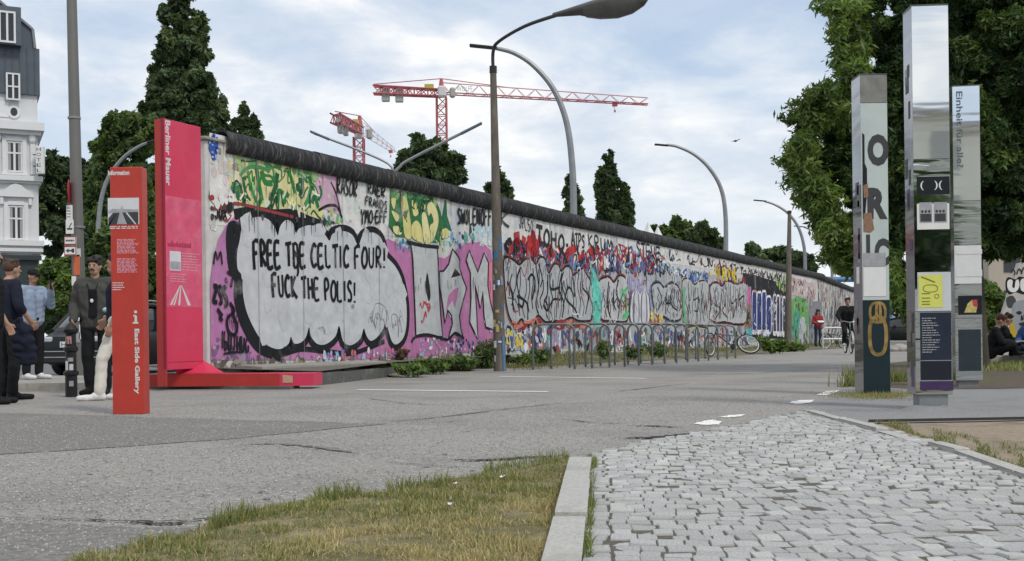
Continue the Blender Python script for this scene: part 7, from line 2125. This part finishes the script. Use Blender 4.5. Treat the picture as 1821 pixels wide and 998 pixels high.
def person(label, loc_, rz, scale, J, top=BLACKC, pants=BLACKC, shoes=BKSHOE, skin=M_SKIN, hair=M_HAIR, sleeves='short', hairstyle='short', loose=0.0, build=1.0, seed=1, extra=None, voxel=.0095, sock=None):
    root = empty('person', loc_, rz, label, 'person'); root.scale = (scale,) * 3
    sp = J['chest'] - J['pel']; nk = J['neck']; hd = J['head']; fc = J['face'].normalized()
    rt = fc.cross(Vector((0, 0, 1))).normalized(); upv = rt.cross(fc).normalized()
    lat = (J['shR'] - J['shL']).normalized()
    # body: one continuous skin
    b = MB()
    for s_ in (-1, 1):
        cap(b, J['pel'] + lat * .065 * s_, J['chest'] + lat * .085 * s_, .095 * build, .105 * build)
    cap(b, J['shL'], J['shR'], .062, .062); cap(b, J['chest'] + Vector((0, 0, .05)), nk, .07, .055); cap(b, nk - Vector((0, 0, .02)), hd - upv * .06, .052, .05)
    b.ellipsoid(hd + upv * .01 - fc * .005, (.074, .094, .115), M=Matrix((rt, -fc, upv)).transposed().to_3x3().to_4x4(), nu=18, nv=14)
    b.ellipsoid(hd - upv * .065 + fc * .03, (.052, .055, .055), M=Matrix((rt, -fc, upv)).transposed().to_4x4(), nu=14, nv=10)     # jaw
    cap(b, hd + fc * .088 + upv * .015, hd + fc * .108 - upv * .022, .009, .014, 8)                                              # nose
    cap(b, hd + fc * .083 - rt * .03 + upv * .036, hd + fc * .083 + rt * .03 + upv * .036, .012, .012, 8)                          # brow
    cap(b, hd + fc * .086 - rt * .016 - upv * .055, hd + fc * .086 + rt * .016 - upv * .055, .009, .009, 8)                        # lips
    for s_ in (-1, 1): b.ellipsoid(hd + rt * .076 * s_ - fc * .005 - upv * .005, (.012, .02, .032), nu=8, nv=6)
    for q, sd_ in (('L', -1), ('R', 1)):
        cap(b, J['sh' + q], J['el' + q], .052, .042); cap(b, J['el' + q], J['wr' + q], .041, .028)
        hand(b, J['wr' + q], J['el' + q], .6, sd_, fwd=J.get('fw' + q))
        cap(b, J['hip' + q], J['knee' + q], .085, .06); cap(b, J['knee' + q], J['ank' + q], .054, .036)
        cap(b, J['ank' + q] - Vector((0, 0, .03)), J['toe' + q], .034, .022)
    link_mesh('body', remesh('body', b, voxel, 2), skin, root)
    for s_ in (-1, 1):
        e = MB(); e.ellipsoid(hd + fc * .086 + rt * .031 * s_ + upv * .016, (.012, .008, .007), nu=8, nv=6); e.build('eye', M_EYE, root, smooth=True)
    # clothes
    b = MB(); g = .014 + loose
    for s_ in (-1, 1):
        cap(b, J['pel'] + lat * .065 * s_ - sp * .12, J['chest'] + lat * .085 * s_, .10 * build + g, .108 * build + g)
    cap(b, J['shL'], J['shR'], .066 + g * .6, .066 + g * .6); cap(b, J['chest'], nk - Vector((0, 0, .035)), .085, .068)
    for q in 'LR':
        if sleeves == 'short': e = J['sh' + q].lerp(J['el' + q], .72); cap(b, J['sh' + q], e, .058 + g, .056 + g)
        elif sleeves == 'rolled':
            cap(b, J['sh' + q], J['el' + q], .056 + g, .05 + g); cap(b, J['el' + q], J['el' + q].lerp(J['wr' + q], .25), .052 + g, .046 + g)
        else:
            cap(b, J['sh' + q], J['el' + q], .056 + g, .048 + g); cap(b, J['el' + q], J['el' + q].lerp(J['wr' + q], .95), .047 + g, .034 + g)
    link_mesh('jacket' if loose > .012 else 'shirt', remesh('shirt', b, voxel, 3, .0045 + loose * .22, seed), top, root)
    b = MB()
    cap(b, J['hipL'] + Vector((0, 0, .03)), J['hipR'] + Vector((0, 0, .03)), .105 * build, .105 * build); cap(b, J['pel'] + lat * .06, J['pel'] - lat * .06, .108 * build, .108 * build)
    for q in 'LR':
        cap(b, J['hip' + q], J['knee' + q], .098, .076); cap(b, J['knee' + q], J['ank' + q] + (J['knee' + q] - J['ank' + q]) * .05, .074, .068)
    link_mesh('trousers', remesh('trousers', b, voxel, 3, .005, seed + 5), pants, root)
    for q in 'LR':
        b = MB(); a, t = J['ank' + q], J['toe' + q]
        dv = (t - a); dv.z = 0; dv = dv.normalized() if dv.length > .01 else Vector((0, -1, 0))
        cap(b, a - dv * .02 - Vector((0, 0, .02)), a + dv * .06 - Vector((0, 0, .035)), .05, .048); cap(b, a - dv * .035 - Vector((0, 0, .045)), t + dv * .05, .042, .036); cap(b, t - dv * .03, t + dv * .06, .044, .034)
        link_mesh('shoe', remesh('shoe', b, .008, 2), shoes, root)
    # hair
    b = MB(); RM = Matrix((rt, -fc, upv)).transposed().to_4x4(); r = random.Random(seed)
    if hairstyle == 'cap':
        b.ellipsoid(hd + upv * .055 - fc * .01, (.086, .104, .075), M=RM, nu=18, nv=10); cap(b, hd + upv * .055 + fc * .06, hd + upv * .05 + fc * .115, .05, .03)
    else:
        b.ellipsoid(hd + upv * .045 - fc * .022, (.088, .104, .098), M=RM, nu=18, nv=12)
        for k in range(26):
            a = r.uniform(0, 2 * PI); q = hd + upv * (.06 + .07 * r.random()) + rt * .07 * math.cos(a) - fc * (.015 + .075 * math.sin(a))
            b.ellipsoid(q, (.026, .026, .022), nu=8, nv=6)
        if hairstyle == 'fringe':
            for k in range(7): b.ellipsoid(hd + upv * (.075 + r.uniform(-.012, .012)) + fc * .078 + rt * (-.06 + .02 * k), (.022, .02, .028), nu=8, nv=6)
        if hairstyle == 'long':
            for s_ in (-1, 1): cap(b, hd + rt * .07 * s_ + upv * .03 - fc * .02, hd + rt * .095 * s_ - upv * .26 - fc * .0, .036, .04)
            cap(b, hd - fc * .07, hd - upv * .28 - fc * .09, .08, .075)
    link_mesh('cap' if hairstyle == 'cap' else 'hair', remesh('hair', b, .010, 1, .004 if hairstyle != 'cap' else 0, seed), BLACKC if hairstyle == 'cap' else hair, root)
    if hairstyle == 'cap':
        b = MB(); b.ellipsoid(hd + upv * .0 - fc * .03, (.080, .085, .085), M=RM, nu=16, nv=10); link_mesh('hair', remesh('hair', b, .010, 1), hair, root)
    if extra: extra(root, J, hd, fc, rt, upv)
    return root
def stand(px, py, z=0.0):
    p = G(px, py, z); return p
# raised pavement island where the man in the blue shirt stands
b = MB()
isl = [G(-260, 684, .12), G(150, 681, .12), G(176, 676, .12), G(150, 668, .12), G(-260, 668, .12)]
b.prism([Vector((p.x, p.y, -.02)) for p in isl], (0, 0, .14))
o = b.build('pavement', M_SLAB); o['kind'] = 'structure'
# the two men cut by the picture edge, one handing the other a jacket
p1 = stand(-14, 719)
person('man in black t-shirt at the picture edge with his arm hanging down', p1, math.radians(100), 1.045, joints(elR=(.27, .03, 1.15), wrR=(.25, -.10, .91), elL=(-.24, .05, 1.16), wrL=(-.24, -.03, .92)), BLACKC, BLACKC, BKSHOE, hair=M_HAIRB, seed=3, build=1.05)
p2 = stand(18, 711)
person('man in dark navy shirt with rolled sleeve holding a jacket beside the man in black', p2, math.radians(140), 1.0, joints(elL=(-.30, .02, 1.17), wrL=(-.24, -.16, .98), elR=(.27, .05, 1.15), wrR=(.20, -.12, .98), head=(0, -.05, 1.64)), NAVYC, BLACKC, BKSHOE, hair=M_HAIRB, sleeves='rolled', seed=4, build=1.05)
b = MB(); jp = D(40, 572, 13.6)
for (px, py, r) in ((30, 578, .07), (44, 585, .09), (34, 600, .10), (48, 608, .11), (36, 622, .11), (52, 630, .09), (46, 640, .08), (58, 620, .07), (60, 640, .05)):
    q = D(px, py, 13.6); b.ellipsoid(q - jp, (r, r * .6, r), nu=10, nv=8)
cap(b, D(36, 572, 13.6) - jp, D(44, 592, 13.6) - jp, .05, .08)
o = link_mesh('jacket', remesh('jacket', b, .011, 4, .016, 9), NAVYC); o.location = jp; setprops(o, 'crumpled navy jacket hanging from the hands of the two men', 'jacket')
# man with cap photographing
def with_phone(root, J, hd, fc, rt, upv):
    b = MB(); w = J['wrR'] + (J['wrR'] - J['elR']).normalized() * .11; b.box(w + Vector((0, -.02, .02)), (.075, .012, .15), rz=.2, ch=.003); b.build('phone', M_BLK, root, fix=True)
p3 = G(60, 674.5, .12)
person('man with black cap and pale blue shirt holding up a phone', p3, math.radians(62), 1.0, joints(elR=(.24, -.14, 1.20), wrR=(.10, -.30, 1.42), elL=(-.25, .03, 1.16), wrL=(-.20, -.06, .95), face=(.0, -1, -.25)), BLUEC, BLACKC, WHITEC, skin=M_SKIN2, sleeves='long', hairstyle='cap', loose=.010, seed=6, extra=with_phone)
# man with moustache
def moustache(root, J, hd, fc, rt, upv):
    b = MB()
    for s_ in (-1, 1): cap(b, hd + fc * .098 - upv * .040, hd + fc * .084 + rt * .032 * s_ - upv * .050, .011, .006, 8)
    b.build('moustache', M_HAIR, root, smooth=True)
    b = MB(); c = J['chest']
    b.tube([c + Vector((-.07, -.125, .10)), c + Vector((.0, -.155, -.12)), c + Vector((.07, -.125, .10))], .006, 5); b.build('lanyard', BLACKC, root)
    b = MB(); b.ellipsoid(c + Vector((0, -.165, -.13)), (.022, .008, .026), nu=10, nv=6); b.build('badge', M_PAPER, root)
    b = MB(); b.box(c + Vector((0, -.128, -.16)), (.11, .02, .36), ch=.008); b.build('undershirt', BLACKC, root, fix=True)
    b = MB(); b.ellipsoid(J['wrR'] + Vector((.02, -.07, .09)), (.05, .035, .035), nu=10, nv=8); b.build('cup_lid', mat('mint_plastic', (.35, .52, .50), rough=.4), root, smooth=True)
p4 = stand(172, 702)
person('smiling man with moustache and fringe in an open charcoal jacket', p4, math.radians(4), 1.045, joints(elR=(.26, .05, 1.14), wrR=(.18, -.16, 1.0), elL=(-.28, .04, 1.17), wrL=(-.24, -.13, .97), face=(-.12, -1, -.05), kneeL=(-.10, -.02, .5), ankL=(-.09, .03, .09), toeL=(-.12, -.15, .035)), CHARC, BLACKC, BKSHOE, sleeves='long', hairstyle='fringe', loose=.015, seed=8, extra=moustache)
# person hidden by the stele
p5 = stand(209, 711)
person('person in cream trousers and white shoes mostly hidden behind the information stele', p5, math.radians(-72), 1.0, joints(elL=(-.26, .03, 1.16), wrL=(-.22, -.12, .98), kneeR=(.10, -.17, .5), ankR=(.10, -.20, .09), toeR=(.11, -.38, .035), ankL=(-.1, .12, .1), kneeL=(-.1, .03, .5), toeL=(-.11, -.05, .035)), NAVYC, CREAMC, WHITEC, skin=M_SKIN2, seed=10)
# woman reading by the far wall
def book(root, J, hd, fc, rt, upv):
    b = MB(); c = (J['wrL'] + J['wrR']) / 2 + Vector((0, -.10, .04))
    b.box(c, (.30, .20, .02), M=Matrix.Translation(c) @ Matrix.Rotation(.4, 4, 'X')); b.build('open_book', M_PAPER, root)
    b = MB(); q = J['elR'] + Vector((.05, -.05, -.25))
    for dx, dz, r in ((0, 0, .12), (.02, -.15, .14), (0, .12, .08), (-.08, -.18, .12)): b.ellipsoid(q + Vector((dx, 0, dz)), (r, .06, r * 1.2), nu=10, nv=8)
    link_mesh('tote_bag', remesh('tote_bag', b, .014, 3, .01, 3), cloth('tote', (.45, .42, .39)), root)
p6 = D(1455, 616, 52)
person('woman with long dark hair and red top reading beside the wall', p6, math.radians(8), .95, joints(elR=(.25, -.02, 1.14), wrR=(.10, -.26, 1.16), elL=(-.25, -.02, 1.14), wrL=(-.10, -.26, 1.16), face=(0, -1, -.45)), REDC, DENIM, BKSHOE, sleeves='rolled', hairstyle='long', seed=12, extra=book, voxel=.014)
# cyclist riding towards the viewer
person('cyclist in black sweater riding towards the viewer', CYC + Vector((0.02, .12, 0)), math.radians(-7), 1.02,
       joints(pel=(0, .10, 1.0), hipL=(-.09, .08, .96), hipR=(.09, .08, .96), chest=(0, -.06, 1.33), neck=(0, -.10, 1.47), head=(0, -.14, 1.62), shL=(-.19, -.08, 1.42), shR=(.19, -.08, 1.42), elL=(-.32, -.20, 1.20), elR=(.32, -.20, 1.20), wrL=(-.28, -.40, 1.06), wrR=(.28, -.40, 1.06),
              kneeL=(-.13, -.26, .68), kneeR=(.13, -.18, .55), ankL=(-.12, -.10, .32), ankR=(.12, -.04, .14), toeL=(-.12, -.28, .28), toeR=(.12, -.22, .10)), BLACKC, BLACKC, WHITEC, skin=M_SKIN2, sleeves='long', loose=.012, seed=14, voxel=.014)
# seated people at the right edge
def seated(label, px, dpt, rz, top, pants, hair, style, seed, extra=None, dz=0.0):
    q = D(px, 633, dpt); q.z = A_.z - .62 + dz
    return person(label, q, rz, 1.0, joints(pel=(0, 0, .72), hipL=(-.10, 0, .70), hipR=(.10, 0, .70), chest=(0, -.08, 1.06), neck=(0, -.12, 1.22), head=(0, -.19, 1.36), face=(0, -1, -.5), shL=(-.18, -.09, 1.16), shR=(.18, -.09, 1.16),
        elL=(-.24, -.20, .92), elR=(.24, -.20, .92), wrL=(-.10, -.42, .90), wrR=(.10, -.42, .90), kneeL=(-.20, -.42, .86), kneeR=(.20, -.42, .86), ankL=(-.10, -.46, .72), ankR=(.10, -.40, .70), toeL=(-.04, -.60, .68), toeR=(.18, -.56, .67)), top, pants, BKSHOE, hair=hair, sleeves='long', hairstyle=style, loose=.014, seed=seed, extra=extra, voxel=.012)
def papers(root, J, hd, fc, rt, upv):
    b = MB(); c = (J['wrL'] + J['wrR']) / 2 + Vector((0, -.10, .03)); b.box(c, (.22, .28, .015)); b.build('notebook', M_PAPER, root)
def laptop(root, J, hd, fc, rt, upv):
    b = MB(); c = (J['wrL'] + J['wrR']) / 2 + Vector((0, -.12, .03)); b.box(c, (.32, .22, .015)); b.box(c + Vector((0, -.12, .11)), (.32, .012, .22)); b.build('laptop', M_INKD, root)
seated('red haired person in black bent over papers on the ledge', 1763, 23.6, math.radians(68), BLACKC, BLACKC, M_HAIRB, 'short', 20, papers)
seated('dark haired person in black behind the red haired one', 1776, 24.3, math.radians(75), BLACKC, BLACKC, M_HAIR, 'short', 21, laptop, .03)
seated('person in blue at the right picture edge on the ledge', 1838, 23.8, math.radians(-50), cloth('bright_blue', (.05, .10, .26)), DENIM, M_HAIR, 'short', 22)

# ------------------------------------------------------------------ cars
M_CARB = mat('car_black', (0.007, 0.008, 0.010), rough=.34, var=.05, spec=.32); M_CGL = mat('car_glass', (0.02, 0.025, 0.03), rough=.03, spec=.8); M_PLAS = mat('car_plastic', (.02, .02, .021), rough=.6); M_ALU = mat('alloy', (.45, .46, .47), rough=.3, metal=.9); M_TAIL = mat('lamp_lens', (.50, .52, .54), rough=.12); M_HEADL = mat('head_light', (.6, .62, .64), rough=.08)
def car(loc_, rz, label, plate=None, group=None, emblem=True):
    """hatchback, its face towards local -y, length 4.2 along y"""
    root = empty('parked_car', loc_, rz, label, 'car', group)
    L, W2, = 4.15, .88
    st = [(-2.07, .45, .70, .70), (-2.03, .30, .82, .82), (-1.75, .22, .92, .87), (-1.2, .20, .98, .885), (-.4, .20, .96, .89), (.6, .20, .96, .89), (1.5, .22, .97, .875), (1.95, .28, .95, .84), (2.08, .42, .86, .72)]
    def loft(st, prof):
        b = MB(); n = len(prof)
        for (y, z0, z1, hw) in st:
            for (fx, fz) in prof: b.v.append((fx * hw, y, z0 + (z1 - z0) * fz))
        for i in range(len(st) - 1):
            for k in range(n):
                a, c = i * n + k, i * n + (k + 1) % n
                b.f.append((a, c, c + n, a + n)); b.c.append((1, 1, 1))
        b.f.append(tuple(range(n))); b.f.append(tuple((len(st) - 1) * n + k for k in range(n))[::-1]); b.c += [(1, 1, 1)] * 2
        return b
    prof = [(-.86, 0), (.86, 0), (.97, .18), (1, .5), (.98, .78), (.93, .93), (.80, 1.0), (-.80, 1.0), (-.93, .93), (-.98, .78), (-1, .5), (-.97, .18)]
    loft(st, prof).build('body', M_CARB, root, smooth=35, fix=True)
    cab = [(-1.62, .90, 1.02, .80), (-1.30, .90, 1.30, .76), (-1.0, .90, 1.46, .73), (-.3, .90, 1.52, .72), (.5, .90, 1.50, .72), (.95, .90, 1.40, .73), (1.55, .90, 1.02, .78)]
    pc = [(-1, 0), (1, 0), (.985, .35), (.93, .8), (.84, .97), (.6, 1.0), (-.6, 1.0), (-.84, .97), (-.93, .8), (-.985, .35)]
    loft(cab, pc).build('windows', M_CGL, root, smooth=35, fix=True)
    b = loft([(-1.08, 1.36, 1.475, .70), (-.8, 1.40, 1.515, .70), (-.3, 1.42, 1.54, .70), (.5, 1.40, 1.52, .70), (.92, 1.33, 1.43, .70)], [(-1, .3), (1, .3), (1.0, .7), (.85, .95), (.5, 1), (-.5, 1), (-.85, .95), (-1.0, .7)]); b.build('roof', M_CARB, root, smooth=35, fix=True)
    for s_ in (-1, 1):
        for (a, c) in (((s_ * .815, -1.60, .95), (s_ * .69, -1.02, 1.44)), ((s_ * .80, -.1, .95), (s_ * .70, -.05, 1.47)), ((s_ * .80, 1.50, .95), (s_ * .70, .95, 1.40))):
            b = MB(); b.tube([a, c], .045, 6); b.build('pillar', M_CARB, root)
        b = MB(); b.tube([(s_ * .66, -.9, 1.53), (s_ * .66, -.3, 1.585), (s_ * .66, .6, 1.56)], .018, 6); b.build('roof_rail', M_ALU, root, smooth=True)
        b = MB(); b.box((s_ * .98, .75, .98), (.2, .1, .13), ch=.03); b.build('wing_mirror', M_CARB, root, fix=True)
        b = MB(); b.box((s_ * .66, -2.02, .76), (.34, .12, .12), ch=.03); b.build('headlight', M_TAIL if s_ > 0 else M_TAIL, root, fix=True)
        for y in (-1.28, 1.30):
            b = MB(); b.lathe([(.20, -.10), (.315, -.10), (.325, -.06), (.325, .06), (.315, .10), (.20, .10)], c=(s_ * .80, y, .32), n=24, axis='X'); wl_ = b.build('wheel', M_TYRE, root, smooth=40)
            b = MB(); b.lathe([(.06, -.09), (.2, -.08), (.21, 0), (.2, .08), (.06, .09)], c=(s_ * .805, y, .32), n=12, axis='X'); b.build('rim', M_ALU, wl_)
    b = MB(); b.box((0, -2.06, .40), (1.5, .10, .26), ch=.03); b.build('bumper', M_PLAS, root, fix=True)
    for zz in (.40, .52):
        b = MB(); b.box((0, -2.118, zz), (1.3, .012, .02)); b.build('trim_strip', M_ALU, root)
    b = MB(); b.box((0, -2.095, .66), (.54, .02, .12)); pl_ = b.build('number_plate', M_PAPER, root)
    if plate: lettering('plate_lettering', plate, .1, M_INKD, pl_, facing(0, -2.108, .66), fit=(.46, .075))
    b = MB(); b.box((0, -1.63, 1.0), (.5, .03, .03), M=Matrix.Translation((.1, -1.70, 1.02)) @ Matrix.Rotation(.1, 4, 'Y')); b.build('wiper', M_PLAS, root)
    if emblem:
        b = MB()
        for dz in (0, .07):
            for s_ in (-1, 1): b.box((0, 0, 0), (.13, .02, .025), M=Matrix.Translation((s_ * .05, -2.06, .84 + dz)) @ Matrix.Rotation(s_ * .6, 4, 'Y'))
        b.build('chevron_badge', M_ALU, root)
    return root
cpos = G(148, 670, 0); cpos.y += 2.0
car(cpos + Vector((.35, 0, 0)), math.radians(-16), 'black hatchback with a double chevron badge parked behind the bollard', 'HI IF 2')
c2 = ground_at(1612, 62)
CR2 = car(c2, math.radians(80), 'dark car with lettered door parked behind the mirror columns', None, emblem=False)
